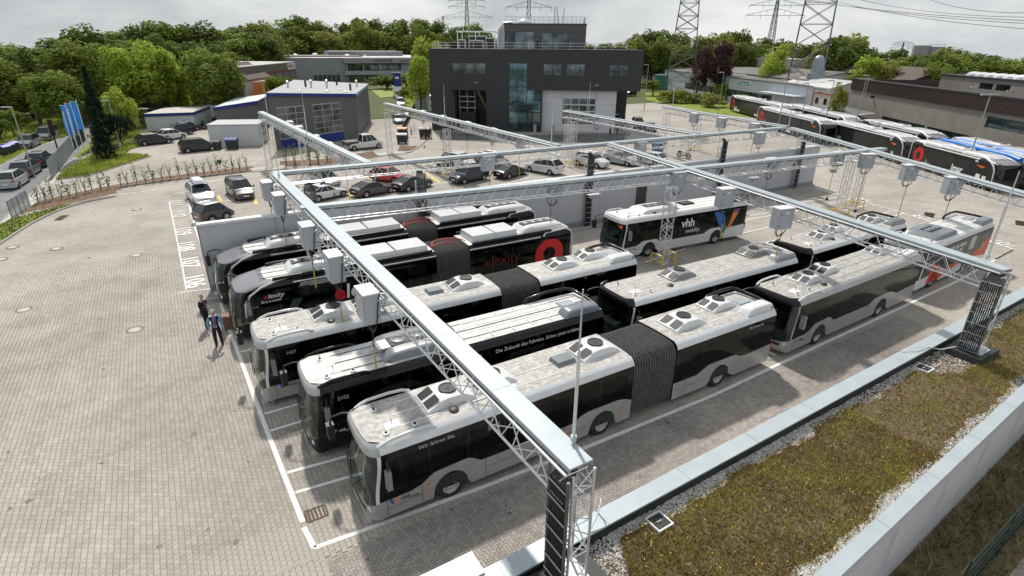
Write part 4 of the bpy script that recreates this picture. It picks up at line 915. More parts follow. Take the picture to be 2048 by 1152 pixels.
# foot of the outer wall: rough grass, dark mesh fence, track
sheet('track', [(8, -60), (80, -60), (80, -8.7), (8, -11.5)], .012, M('gravel_track', (.30, .235, .20), .95, var=.15, scale=1.2, bump=.3))
sheet('rough_strip', [(6, -11.5), (80, -8.7), (80, -5.0), (6, -9.2)], .02, M('rough_grass_ground', (.12, .095, .05), .95, var=.4, scale=1.5))
blades([(11, -11.3), (60, -9.4), (60, -6.6), (11, -9.6)], 7000, .3, .03, 'rough_grass', M('rough_grass', (.19, .165, .065), .85, var=.4, scale=.8, island=.5, trans=.25), z=.02, seed=9, label='dry rough grass at the foot of the outer wall', cat='grass', lean=1.2)
t = thing('mesh_fence', 'dark green mesh fence beside the track at the bottom right', 'fence', (0, 0, 0)); FG = M('fence_green', (.012, .035, .028), .5, var=.2)
for k in range(12): MB().tube((13.5+3*k, -10.75+.12*k, 0), (13.5+3*k, -10.75+.12*k, 1.75), .035, 6).build('post', FG, t)
m = MB()
for z in (.1, .5, .9, 1.3, 1.7): m.tube((13.5, -10.75, z), (46.5, -9.43, z), .014, 4)
for k in range(165): x = 13.5+k*.2; m.tube((x, -10.75+(x-13.5)*.04, .05), (x, -10.75+(x-13.5)*.04, 1.72), .008, 4)
m.build('mesh_wires', FG, t, kind='stuff')

# ---------------------------------------------------------------- grey wall between buses and car park
WA, WB = (-1.2, 21.55), (56.2, 20.5)
wl = thing('screen_wall', 'long grey screen wall between the bus lanes and the car park', 'wall', (WA[0], WA[1], 0), math.atan2(WB[1]-WA[1], WB[0]-WA[0]))
WL = math.dist(WA, WB); n = 14
for k in range(n):
    a = WL*k/n; b = WL*(k+1)/n-.02
    if abs((a+b)/2-33.2) < 2.2:
        MB().box(a, 32.55, 0, .28, .42, 4.02).box(33.75, b, 0, .28, .42, 4.02).box(32.56, 33.74, .002, .278, 2.6, 4.018).build('wall_panel', WALLG, wl) if a < 32.5 else MB().box(a, b, 0, .28, .42, 4.02).build('wall_panel', WALLG, wl)
    else: MB().box(a, b, 0, .28, .42, 4.02).build('wall_panel', WALLG, wl)
MB().box(-.02, WL+.02, -.03, .31, 0, .415).build('plinth', M('plinth_grey', (.24, .26, .30), .6, var=.08), wl)
MB().box(-.04, WL+.04, -.09, .37, 4.025, 4.16).build('wall_cap', CAPM, wl)
MB().box(-.06, 0, -.02, .30, 0, 4.02).build('end_post', M('plinth_grey', (.24, .26, .30)), wl)
d = MB().box(32.57, 33.73, -.04, .03, .02, 2.58).build('door', M('door_dark', (.035, .037, .042), .5, var=.1), wl); MB().tube((33.6, -.09, 1.1), (33.45, -.09, 1.1), .02, 6).build('door_handle', STEEL, d)
tag(MB().box(-1.6, 56, 20.1, 20.35, 0, .13).build('concrete_kerb', KERB), 'low concrete kerb at the foot of the grey wall', 'kerb')
tag(MB().box(-1.9, .3, 17.55, 17.85, 0, .16).build('wheel_stop', CONC), 'concrete stop block in front of the red-ringed battery bus', 'kerb')

# ---------------------------------------------------------------- gantries: lattice beams, lattice posts, cabinets, cables
GT = 6.1
def lattice(m, c, ax, n, web=.016, faces=(0, 1, 2, 3)):
    """diagonals of a square lattice; c: four corner points at start, ax: axis vector over whole length"""
    for f in faces:
        a, b = c[f], c[(f+1) % 4]
        for k in range(n):
            p = (a if k % 2 == 0 else b)+ax*(k/n); q = (b if k % 2 == 0 else a)+ax*((k+1)/n)
            m.tube(p, q, web, 4)
def beam(p, q, label, w=.50, h=.72, off=-.10, plate=.56, ztop=GT, side=1):
    p = Vector((p[0], p[1], 0)); q = Vector((q[0], q[1], 0)); d = q-p; L = d.length
    t = thing('gantry_beam', label, 'gantry beam', (p.x, p.y, 0), math.atan2(d.y, d.x), 'lattice beams of the charging gantry')
    # local x along the beam, +y left of travel
    n = max(1, round(L/3.0))
    for k in range(n):
        a = L*k/n; b = L*(k+1)/n-.012
        pl = MB(); pl.box(a, b, -plate/2+off, plate/2+off, ztop-.05, ztop); pl.box(a, b, off-plate/2, off-plate/2+.02, ztop-.14, ztop-.052); pl.box(a, b, off+plate/2-.02, off+plate/2, ztop-.14, ztop-.052)
        pl.build('cover_plate', SHEETM, t)
    z1 = ztop-.13; z0 = z1-h; ys = (-w/2, w/2)
    for y in ys:
        for z in (z0, z1): MB().tube((0, y, z), (L, y, z), .034, 8).build('chord', ALU, t, True)
    m = MB(); nn = max(2, int(L/.5)); nn += nn % 2
    c = [Vector((0, -w/2, z1)), Vector((0, w/2, z1)), Vector((0, w/2, z0)), Vector((0, -w/2, z0))]
    lattice(m, c, Vector((L, 0, 0)), nn, .017, (1, 2, 3))
    for k in range(0, nn+1, 4): m.tube((L*k/nn, -w/2, z0), (L*k/nn, w/2, z0), .017, 4); m.tube((L*k/nn, -w/2, z1), (L*k/nn, w/2, z1), .017, 4)
    m.build('bracing', ALU, t, kind='stuff')
    MB().box(.1, L-.1, -.16, .16, z1-.14, z1-.10).build('cable_tray', M('tray_grey', (.30, .31, .32), .5, .4, var=.2, scale=6), t)
    return t
def post(p, label, z0=0, z1=None, w=.5, rz=0., tray=None, foot=True, bars=True):
    z1 = z1 or GT-.86
    t = thing('gantry_post', label, 'gantry post', (p[0], p[1], 0), rz, 'lattice posts of the charging gantry')
    for x in (-w/2, w/2):
        for y in (-w/2, w/2): MB().tube((x, y, z0), (x, y, z1), .03, 8).build('chord', ALU, t, True)
    m = MB(); c = [Vector((-w/2, -w/2, z0)), Vector((w/2, -w/2, z0)), Vector((w/2, w/2, z0)), Vector((-w/2, w/2, z0))]; n = max(4, int((z1-z0)/.42))
    lattice(m, c, Vector((0, 0, z1-z0)), n, .016)
    for k in range(0, n+1, 2):
        z = z0+(z1-z0)*k/n
        for a, b in ((0, 1), (1, 2), (2, 3), (3, 0)): m.tube(c[a]+Vector((0, 0, z-z0)), c[b]+Vector((0, 0, z-z0)), .014, 4)
    m.build('bracing', ALU, t, kind='stuff')
    if foot: MB().box(-w*.7, w*.7, -w*.7, w*.7, z0-.02 if z0 else .0, z0+.06).build('foot_plate', STEEL, t)
    if tray:      # black cable ladder on one face: direction vector
        dx, dy, wd = tray
        m = MB(); cx, cy = dx*(w/2+.16), dy*(w/2+.16); tx, ty = -dy, dx
        for s in (-1, 1): m.path([(cx+tx*wd/2*s, cy+ty*wd/2*s, z0+.02), (cx+tx*wd/2*s, cy+ty*wd/2*s, min(z1+.55, GT-.2))], .045, 4)
        m.build('cable_ladder', M('ladder_steel', (.14, .15, .16), .5, .4, var=.2), t)
        m = MB(); n = 9
        for k in range(n):
            s = -.42+.84*k/(n-1); m.path([(cx+tx*wd*s, cy+ty*wd*s, z0+.02), (cx+tx*wd*s*1.02, cy+ty*wd*s, (z0+z1)/2), (cx+tx*wd*s, cy+ty*wd*s, min(z1+.35, GT-.45)), (cx+tx*wd*s*.7-dx*.3, cy+ty*wd*s*.7-dy*.3, min(z1+.66, GT-.12))], .024, 5)
        m.build('cable_bundle', M('cable_black', (.012, .012, .013), .55, var=.3), t)
        nr = int((z1-z0)/.42)
        for k in range(nr): z = z0+.3+k*.42; MB().path([(cx+dx*.05+tx*wd/2, cy+dy*.05+ty*wd/2, z), (cx+dx*.05-tx*wd/2, cy+dy*.05-ty*wd/2, z)], .02, 4).build('rung', M('ladder_rung', (.33, .34, .35), .5, .3, var=.1), t)
    return t
A0, A1 = (3.80, -6.75), (3.60, 24.0)
B0, B1 = (23.75, -6.45), (29.7, 23.3)
beam(A0, A1, 'nearest lattice beam with pale cover plate, running from the foreground post over the buses', off=-.12)
beam(B0, B1, 'lattice beam from the post on the planted roof at right back over the white bus', off=-.1)
C0, C1 = (38.4, -3.0), (52.0, 21.6)
beam(C0, C1, 'farthest right lattice beam leaving the picture at the right edge', off=-.1, ztop=GT-.006)
beam((3.3, 15.2), (47.8, 10.35), 'long lattice beam crossing above the middle of the bus lanes', off=.0, ztop=GT-.012)
beam((3.6, 24.35), (51.9, 22.1), 'long lattice beam above the grey wall', off=.0, ztop=GT-.012)
beam((8.35, 60.2), (9.7, 24.6), 'left lattice beam over the car park towards the grey gabled workshop', off=.1, ztop=GT-.024)
beam((24.6, 63.4), (25.4, 24.2), 'lattice beam over the car park towards the left of the dark office', off=.1, ztop=GT-.024)
beam((41.2, 45.0), (40.8, 23.4), 'short lattice beam over the car park ending before the office gate', off=.1, ztop=GT-.024)
beam((55.8, 43.0), (52.6, 22.4), 'short lattice beam farthest right over the car park', off=.1, ztop=GT-.024)
post((3.95, -6.55), 'foreground lattice post with black cable ladder at the bottom edge', ROOFZ+.3, z1=5.93, tray=(-1, 0, .62), w=.52)
post((23.7, -6.35), 'lattice post with black cable ladder on the planted roof at right', ROOFZ+.3, z1=5.93, tray=(-1, 0, .62), w=.52)
for p, l in (((3.95, -6.6), 'black footing block under the foreground gantry post'), ((23.75, -6.4), 'black footing block under the right gantry post')):
    t = thing('post_footing', l, 'footing', (p[0], p[1], ROOFZ)); MB().frustum(-.85, .85, -.62, .62, -.06, -.78, .78, -.55, .55, .24).build('block', BLACKM, t); MB().box(-.4, .4, -.4, .4, .242, .275).build('base_plate', STEEL, t)
post((3.6, 14.9), 'lattice post between the red-ringed bus and the white articulated bus', w=.55)
post((25.3, 11.5), 'lattice post with yellow guards beside the clean white bus', w=.52)
post((46.6, 12.0), 'lattice post with yellow guards, left one of the far pair')
post((50.6, 12.9), 'lattice post with yellow guards, right one of the far pair', z1=5.2)
for x, y, l in ((12.1, 21.3, 'dark cable ladder post on the grey wall behind the red-ringed bus front'), (26.2, 21.2, 'black cable post on the grey wall behind the white articulated bus'), (41.3, 20.95, 'black cable post on the grey wall above the clean white bus'), (52.6, 20.55, 'black cable post near the right end of the grey wall'), (5.0, 21.3, 'dark cable ladder behind the second cabinet on the grey wall')):
    post((x, y), l, tray=(0, -1, .6), w=.4, z1=5.2)
for p, l in (((8.05,57.33), 'back post of the left car park beam, on a pale slab'), ((11.12,52.78), 'second post of the left car park beam'), ((23.60,59.88), 'back post on a pale slab beside the white crew van'), ((23.94,42.36), 'post with yellow guards near the dark blue car'), ((41.1, 44.0), 'back post in front of the white workshop gate'), ((39.53,40.81), 'post with yellow guards left of the white cars'), ((55.6, 41.8), 'back post of the farthest right car park beam'), ((61.55,41.66), 'post with yellow guards beside the parked scooter')):
    post(p, l, z1=5.2, w=.6)
for (x, y), l in (((7.85,56.80), 'pale concrete slab under the back left gantry post'), ((23.46,59.12), 'pale concrete slab beside the crew van')):
    tag(MB().box(x-1.9, x+1.9, y-1.0, y+1.0, 0, .09).build('concrete_slab', CONC), l, 'slab')
def guards(x, y, label):
    t = thing('impact_guard', label, 'guard rail', (x, y, 0), 0, 'yellow impact guards around the posts')
    for s in (-1, 1):
        MB().path([(s*.62, -.5, 0), (s*.62, -.5, .72), (s*.62, -.42, .8), (s*.62, .42, .8), (s*.62, .5, .72), (s*.62, .5, 0)], .045, 8).build('hoop', YEL, t, True)
        MB().path([(s*.62, -.5, .4), (s*.62, .5, .4)], .035, 6).build('cross_bar', YEL, t)
for x, y, l in ((25.3, 11.5, 'yellow guard hoops around the post by the clean white bus'), (46.6, 12.0, 'yellow guard hoops around the left one of the far pair of posts'), (50.6, 12.9, 'yellow guard hoops around the right one of the far pair of posts')): guards(x, y, l)
for p, l in (((23.94,42.36), 'yellow guard hoops near the dark blue car'), ((39.53,40.81), 'yellow guard hoops left of the white cars'), ((61.55,41.66), 'yellow guard hoops beside the parked scooter')): guards(p[0], p[1], l)
CAB = M('cabinet_grey', (.40, .425, .465), .45, var=.05, scale=1.5); CABL = M('cabinet_lid', (.70, .71, .72), .45, var=.05)
CABLE = M('cable_black', (.012, .012, .013))
def cabinet(x, y, rz, label, drop=2.2, ztop=5.95, w=.95, dep=.55, h=1.12, loop=True, cable=True, clabel=None, group='charging cabinets hung on the gantry'):
    t = thing('charging_cabinet', label, 'cabinet', (x, y, ztop-h), rz, group)
    MB().box(-w/2, w/2, -dep/2, dep/2, 0, h-.05).build('housing', CAB, t)
    MB().frustum(-w/2-.03, w/2+.03, -dep/2-.03, dep/2+.03, h-.048, -w/2-.02, w/2+.02, -dep/2-.02, dep/2+.02, h).build('lid', CABL, t)
    dr = MB().box(-w/2+.03, w/2-.03, -dep/2-.035, -dep/2-.002, .03, h-.09).build('door', CAB, t)
    for z in (.2, h-.3): MB().lathe([(.035, -.012), (.035, .012)], (-w/2+.1, -dep/2-.047, z), 'y', 8).build('latch', DARK, dr)
    MB().box(-.12, .12, -dep/2-.041, -dep/2-.036, h-.3, h-.2).build('label_plate', WHITE, dr)
    MB().box(w/2-.3, w/2+.06, dep/2-.1, dep/2+.25, h-.3, h-.24).box(w/2-.3, w/2+.06, dep/2-.1, dep/2+.25, .2, .26).build('bracket', STEEL, t)
    if loop:
        for k in range(2): MB().path([(-.25+k*.12, 0, .01), (-.27+k*.1, 0, -.25), (-.1, 0, -.46+.06*k), (.2, .02, -.46+.06*k), (.45, .05, -.2), (.52, .1, .1), (.5, .2, .8), (.48, .3, h+.02)], .022, 6).build('cable_loop', CABLE, t, True)
    if cable:
        c = thing('charging_cable', clabel or 'black cable with yellow sleeve, '+' '.join(label.replace('cabinet', 'cabinet\'s').split()[:11]), 'cable', (x, y, 0), rz, 'charging cables hanging from the cabinets')
        z1 = ztop-h; z0 = z1-drop; m = .45*drop
        MB().path([(.15, 0, z1+.02), (.16, 0, z1-.3), (.15, 0, z0+m)], .018, 6).build('cable', CABLE, c); MB().path([(.15, 0, z0+m), (.15, 0, z0)], .03, 6).build('yellow_sleeve', M('sleeve_yellow', (.55, .42, .04), .6, var=.15), c)
        MB().box(.05, .25, -.06, .06, z0-.18, z0).build('plug', DARK, c)
for (x, y), l in (((3.06, 3.96), 'large cabinet nearest the camera on the foreground beam'), ((3.02, 8.1), 'second cabinet from the camera on the foreground beam'), ((3.0, 12.6), 'third cabinet from the camera on the foreground beam'), ((2.95, 19.1), 'fourth cabinet from the camera on the foreground beam'), ((2.9, 22.6), 'farthest cabinet on the foreground beam')): cabinet(x, y, -PI/2, l, drop=2.0)
for (x, y), l in (((26.7, 12.4), 'cabinet where the beams cross above the clean white bus'), ((25.75, 7.75), 'middle cabinet on the beam above the clean white bus rear'), ((24.9, 3.4), 'cabinet on the right beam above the black and white bus')): cabinet(x, y, R(-12), l, drop=2.0)
for (x, y), l in (((44.7, 9.9), 'cabinet at the corner where middle and far right beams meet'), ((43.0, 6.0), 'second cabinet on the far right beam'), ((41.2, 2.5), 'far right beam cabinet nearest the picture edge')): cabinet(x, y, R(-30), l, drop=3.4)
for (x, y), l in (((18.5, 24.0), 'cabinet above the grey wall in front of the dark blue car'), ((33.1, 23.3), 'cabinet above the grey wall behind the crossing beams'), ((47.2, 21.9), 'cabinet above the right part of the grey wall')): cabinet(x, y-.5, R(-4), l, drop=3.2)
for (x, y), l in (((18.1, 13.9), 'cabinet on the middle beam right of the red-ringed bus rear'), ((36.4, 11.9), 'cabinet on the middle beam in front of the grey wall'), ((43.6, 11.1), 'cabinet behind the right end of the middle beam')): cabinet(x, y+.45, R(176), l, drop=2.6, ztop=5.95)
ORD = ['first', 'second', 'third', 'fourth', 'fifth']
for k, y in enumerate((50.4, 46.0, 39.4, 34.9, 30.2)): cabinet(9.75, y, PI/2, ORD[k]+' cabinet from the back on the left car park beam', drop=3.2, loop=False)
for k, y in enumerate((53.3, 47.6, 41.4, 35.9, 30.7)): cabinet(25.9, y, PI/2, ORD[k]+' cabinet from the back on the beam left of the office', drop=3.2)
for k, y in enumerate((39.3, 34.0)): cabinet(41.9, y, PI/2, ['farther', 'nearer'][k]+' cabinet on the beam before the office gate', drop=3.2)
for k, (x, y) in enumerate(((54.0, 35.8), (53.2, 31.0), (52.4, 26.0))): cabinet(x, y, -PI/2, ['farthest', 'middle', 'nearest'][k]+' dark cabinet on the short right car park beam', drop=3.2)
# lightning rods on thin masts
def mast(x, y, z0, h, label, r=.035, rz=0):
    t = thing('lightning_rod', label, 'mast', (x, y, z0)); 
    MB().path([(0, 0, 0), (0, 0, h*.62)], r, 8).build('tube', ALU, t, True); MB().path([(0, 0, h*.62), (0, 0, h*.63), (0, 0, h)], [r*.9, r*.55, r*.4], 6).build('rod', STEEL, t, True); MB().lathe([(r*1.8, -.0), (r*1.8, .12)], (0, 0, h*.02), 'z', 8).build('clamp', STEEL, t)
mast(4.16, -6.16, GT, 3.45, 'tall rod mast standing on the near end of the foreground beam', .036)
mast(24.4, -5.6, GT, 3.4, 'rod mast on the near end of the right beam', .045)
mast(3.65, 22.5, GT, 3.4, 'rod mast on the far end of the foreground beam')
for (x, y), l in (((9.2, 40), 'rod mast on the left car park beam'), ((8.7, 57), 'rod mast near the workshop end of the left car park beam'), ((25, 45), 'rod mast on the beam left of the office'), ((25.3, 25), 'rod mast above the grey wall left of the black post'), ((41, 40), 'rod mast on the beam before the office gate'), ((52.3, 22), 'rod mast on the right end of the beam above the wall'), ((55.6, 41), 'rod mast on the farthest car park beam')): mast(x, y, GT, 3.4, l)
# white hose at the foreground post and at the right post
for pts, l in (([(4.3, -6.2, 2.9), (4.75, -6.0, 2.75), (5.3, -5.8, 3.1), (5.6, -5.62, 3.35), (5.66, -5.5, 3.3), (5.62, -5.4, 2.93)], 'white hose looped over the coping beside the foreground post'), ([(23.2, -6.0, 2.8), (22.6, -5.75, 2.72), (21.9, -5.55, 2.95), (21.3, -5.4, 3.05), (20.7, -5.2, 2.95)], 'white hose over the coping beside the right gantry post')):
    tag(MB().path(pts, .02, 8).build('hose', WHITE, None, True), l, 'hose')

# ---------------------------------------------------------------- cars and other vehicles
CGLASS = M('car_glass', (.012, .016, .018), .06, var=.3, spec=.6)
CTY = MB().lathe([(.19, -.1), (.30, -.1), (.325, -.07), (.325, .07), (.30, .1), (.19, .1)], (0, 0, 0), 'y', 18, cap=False).mesh('tyre', RUBBER, True)
CRM = MB().lathe([(.001, -.075), (.05, -.08), (.09, -.06), (.17, -.07), (.2, -.095)], (0, 0, 0), 'y', 14, cap=False)
for k in range(5):
    a = 2*PI*k/5; CRM.box(-.02, .02, -.088, -.06, .05, .19); n = 8
    for i in range(len(CRM.v)-8, len(CRM.v)): x, y, z = CRM.v[i]; CRM.v[i] = (x*math.cos(a)-z*math.sin(a), y, x*math.sin(a)+z*math.cos(a))
CRM = CRM.mesh('rim', M('car_rim', (.40, .41, .42), .35, .5, var=.15))
PAINTS = {}
def paint(c): 
    k = 'car_paint_%d_%d_%d' % tuple(int(x*100) for x in c)
    return M(k, c, .28, .15, var=.05, scale=1.5, coat=.8)
# side profiles: body line (x, z of the shoulder), cabin (windscreen foot, roof front, roof rear, rear window foot)
TYPES = {
 'hatch': dict(L=4.0, W=1.74, hood=.92, belt=.95, tail=.98, cab=(1.0, 1.75, 3.2, 3.85), roof=1.48, zh0=.70),
 'small': dict(L=2.9, W=1.6, hood=.95, belt=.98, tail=1.0, cab=(.55, 1.15, 2.3, 2.8), roof=1.55, zh0=.75),
 'suv': dict(L=4.5, W=1.86, hood=1.05, belt=1.08, tail=1.1, cab=(1.15, 1.85, 3.75, 4.4), roof=1.66, zh0=.85),
 'wagon': dict(L=4.75, W=1.82, hood=.92, belt=.97, tail=1.0, cab=(1.25, 2.1, 4.0, 4.65), roof=1.48, zh0=.70),
 'mpv': dict(L=4.6, W=1.83, hood=1.02, belt=1.03, tail=1.06, cab=(.85, 1.75, 4.0, 4.5), roof=1.70, zh0=.80),
 'coupe': dict(L=4.4, W=1.82, hood=.84, belt=.90, tail=.92, cab=(1.45, 2.2, 3.0, 4.1), roof=1.32, zh0=.62),
 'van': dict(L=5.0, W=1.92, hood=1.12, belt=1.15, tail=1.2, cab=(.75, 1.55, 4.75, 4.95), roof=1.95, zh0=.9),
}
def car(p, rz, kind, col, label, name=None, convertible=False, group=None, roofcol=None, extra=None, scale=1., cat=None):
    T = TYPES[kind]; L, W = T['L'], T['W']; hw_ = W/2
    nm = name or {'van': 'van', 'mpv': 'people_carrier', 'suv': 'suv', 'small': 'small_car'}.get(kind, 'parked_car')
    t = thing(nm, label, cat or ('van' if kind == 'van' else 'car'), (p[0], p[1], .0), rz, group, (scale, scale, scale))
    P = paint(col); a, b, c, d = T['cab']; ax = (.82, L-.85)
    def sh(x):
        if x < a: return smooth_tab([(0, T['zh0']-.1), (.25, T['zh0']), (a, T['hood'])], x)
        if x > d: return smooth_tab([(d, T['tail']), (L, T['tail']-.08)], x)
        return smooth_tab([(a, T['hood']), (d, T['tail'])], x)
    def wid(x): return hw_*smooth_tab([(0, .74), (.25, .9), (.8, 1), (L-.8, 1), (L-.2, .93), (L, .82)], x)
    xs = sorted(set(frange(0, L, .25)+[q+s for q in ax for s in (-.36, -.3, -.18, 0, .18, .3, .36)])); xs = [x-L/2 for x in xs]
    body = MB(); rows = []
    for X in xs:
        x = X+L/2; z0 = .24
        for q in ax:
            if abs(x-q) < .37: z0 = max(z0, .33+math.sqrt(max(0, .37**2-(x-q)**2)))
        w = wid(x); s = sh(x); end = smooth_tab([(0, .5), (.2, 1), (L-.15, 1), (L, .55)], x); z0 = min(z0, s-.12)
        pr = [(w*.97, z0), (w*1.0, max(z0+.02, .48)), (w*1.01, max(z0+.05, .66*s/.9)), (w*.985, max(z0+.08, s-.10)), (w*.90, s-.01), (w*.5, s+.035*end), (0, s+.045*end)]
        rows.append([(X, -y, z) for y, z in pr]+[(X, y, z) for y, z in pr[-2::-1]])
    body.grid(rows)
    n = len(rows[0]); m = len(rows); body.f += [tuple(range(n))[::-1], tuple((m-1)*n+k for k in range(n))]
    bo = body.build('body', P, t, True, ang=32)
    MB().box(-L/2+.25, L/2-.25, -hw_*.78, hw_*.78, .2, .5).build('underbody', DARK, t)
    # greenhouse
    zr = T['roof']; wb = hw_*.90; wt = hw_*.70
    A = Vector((a-L/2, 0, sh(a)+.01)); B = Vector((b-L/2, 0, zr-.02)); Cc = Vector((c-L/2, 0, zr-.02)); D = Vector((d-L/2, 0, sh(d)+.01))
    def quad(pts, nm_, mat, par=t): return MB().add(pts, [tuple(range(len(pts)))]).build(nm_, mat, par)
    if convertible:
        zt = zr-.1
        fr = MB().path([(A.x, -wb+.05, A.z), (B.x, -wt, zt), (B.x, wt, zt), (A.x, wb-.05, A.z)], .03, 6).build('windscreen_frame', DARK, t)
        quad([(A.x, -wb+.05, A.z), (A.x, wb-.05, A.z), (B.x, wt, zt), (B.x, -wt, zt)], 'windscreen', glass('car_clear_glass', (.8, .9, .9), .7))
        MB().box(B.x-.2, Cc.x, -wb+.1, wb-.1, sh(b)-.2, sh(b)+.03).build('cockpit', DARK, t)
        for y in (-.35, .35): MB().box(B.x+.5, B.x+.65, y-.22, y+.22, sh(b), sh(b)+.38).build('seat', DARK, t)
    else:
        quad([(A.x, -wb, A.z), (A.x, wb, A.z), (B.x, wt, B.z), (B.x, -wt, B.z)], 'windscreen', CGLASS)
        quad([(D.x, -wb, D.z), (Cc.x, -wt, Cc.z), (Cc.x, wt, Cc.z), (D.x, wb, D.z)], 'rear_window', CGLASS)
        for s in (-1, 1):
            pts = [(A.x+.02, s*wb, A.z), (D.x-.02, s*wb, D.z), (Cc.x, s*wt, Cc.z), (B.x, s*wt, B.z)]
            quad(pts, 'side_window', CGLASS)
            pl = MB()
            for (u, v) in ((.32, .3), (.66, .64)):
                q0 = Vector(pts[0]).lerp(Vector(pts[1]), u); q1 = Vector(pts[3]).lerp(Vector(pts[2]), v); pl.path([q0+Vector((0, s*.006, 0)), q1+Vector((0, s*.006, 0))], .028, 4)
            pl.path([(A.x, s*(wb-.005), A.z), (B.x, s*(wt+.005), B.z)], .035, 5); pl.path([(D.x, s*(wb-.005), D.z), (Cc.x, s*(wt+.005), Cc.z)], .05, 5); pl.path([(B.x, s*(wt+.004), B.z), (Cc.x, s*(wt+.004), Cc.z)], .03, 5)
            pl.build('pillar', P, t)
        rr = [[(B.x-.03, y, B.z-.0), (B.x+.12, y, B.z+.035*(1-(y/wt)**2)+.01), ((B.x+Cc.x)/2, y, zr+.04*(1-(y/wt)**2)), (Cc.x-.1, y, Cc.z+.03*(1-(y/wt)**2)+.01), (Cc.x+.04, y, Cc.z-.0)] for y in [wt*(k/4-1) for k in range(9)]]
        MB().grid(rr).build('roof', roofcol or P, t, True)
        for s in (-1, 1): MB().tube((B.x+.2, s*wt*.93, zr+.035), (Cc.x-.15, s*wt*.93, zr+.035), .018, 5).build('roof_rail', ALU if kind in ('suv', 'wagon') else P, t)
    for q in ax:
        for s in (-1, 1):
            w = put('wheel', MB().lathe([(.001, -.02), (.16, -.02), (.16, .08)], (0, 0, 0), 'y', 10).mesh('hub', DARK), t, loc=(q-L/2, s*(hw_-.12), .325), rotz=0 if s < 0 else PI); put('tyre', CTY, w); put('rim', CRM, w)
    for s in (-1, 1):
        MB().frustum(-L/2+.03, -L/2+.28, s*hw_*.62-.15, s*hw_*.62+.15, T['zh0']-.2, -L/2+.10, -L/2+.34, s*hw_*.64-.13, s*hw_*.64+.13, T['zh0']-.03).build('headlight', LENS, bo)
        MB().box(L/2-.2, L/2+.005, s*hw_*.72-.12, s*hw_*.72+.12, T['tail']-.32, T['tail']-.14).build('tail_light', REDLENS, bo)
        MB().frustum(A.x+.2, A.x+.32, s*(hw_+.02), s*(hw_+.2), A.z+.0, A.x+.2, A.x+.34, s*(hw_+.03), s*(hw_+.19), A.z+.13).build('mirror', P, t)
    MB().box(-L/2-.012, -L/2+.04, -.26, .26, .42, .53).build('number_plate', WHITE, bo); MB().box(L/2-.04, L/2+.012, -.26, .26, .55, .66).build('number_plate', WHITE, bo)
    MB().box(-L/2-.006, -L/2+.06, -hw_*.5, hw_*.5, .3, .4).box(-L/2+.0, -L/2+.08, -hw_*.42, hw_*.42, .56, .64).build('grille', DARK, bo)
    if extra: extra(t, T)
    return t
# heading rz: direction of local +x = towards the REAR of the car
F2C = PI/2        # nose towards the camera (-Y): rear towards +Y
DK = (.012, .013, .016); DKG = (.045, .047, .05); WH = (.66, .67, .67); SV = (.36, .38, .39); GR = (.12, .125, .13); RD = (.42, .012, .02); NB = (.012, .018, .045)
def roofbox(t, T):
    pod(t, .25, 0, 2.0, .85, .36, WHITE, z=T['roof']+.1, name='roof_box'); 
    for x in (-.35, .8): MB().tube((x, -.62, T['roof']+.09), (x, .62, T['roof']+.09), .025, 6).build('roof_bar', DARK, t)
car((0.00,44.76), R(97), 'suv', WH, 'white estate car carrying a white roof box behind the wall end', extra=roofbox, name='suv')
car((3.35,44.98), R(96), 'mpv', DKG, 'dark grey people carrier facing the camera next to the white estate')
def opendoor(t, T):
    MB().add([(-.3, -.82, .4), (-.75, -1.45, .4), (-.75, -1.40, 1.4), (-.25, -.74, 1.45)], [(0, 1, 2, 3)]).build('open_door', DARK, t); MB().box(.0, .35, -.6, -.1, .8, 1.3).build('seat', M('seat_orange', (.5, .12, .03), .8, var=.1), t)
car((0.42,37.54), R(205), 'small', DKG, 'small two-seat car with open door behind the wall end', extra=opendoor, roofcol=paint(SV))
car((11.52,45.57), R(105), 'hatch', SV, 'silver hatchback behind the white coupe, left of the red car')
car((10.17,40.25), R(200), 'coupe', WH, 'white coupe seen from the rear just behind the grey wall')
car((17.80,44.15), R(128), 'hatch', RD, 'red hatchback in the car park')
car((14.61,39.51), R(195), 'coupe', DKG, 'dark grey coupe behind the wall, right of the cable ladder')
car((18.75,39.75), R(200), 'coupe', DK, 'black coupe behind the wall, just right of the red car')
car((25.24,39.97), R(15), 'suv', NB, 'dark blue car parked under the cabinet above the wall')
car((27.57,47.13), R(110), 'mpv', WH, 'white people carrier behind the dark blue car')
car((31.20,45.44), R(112), 'suv', GR, 'grey car facing the camera behind the black sports car')
car((30.44,39.87), R(200), 'coupe', (.008, .014, .012), 'black sports car behind the wall left of the white estate')
car((34.70,39.60), R(-70), 'suv', WH, 'white car seen from behind at the black cable post')
car((41.78,39.90), R(105), 'suv', WH, 'white car with sunroof facing the camera, right of the black post')
car((45.81,39.06), R(105), 'suv', SV, 'silver car with roof rails, right of the white sunroof car')
car((48.98,37.30), R(-75), 'hatch', WH, 'white car with dark rear window behind the slanting beam')
# cars by the workshop gate
car((69.38,67.83), R(60), 'mpv', WH, 'white pickup-like car at the right corner of the white gate wall', scale=1.05)
car((70.91,63.24), R(55), 'suv', WH, 'white car second from the white gate wall right of the office')
car((69.34,58.47), R(50), 'coupe', DK, 'black car in the shade right of the white cars')
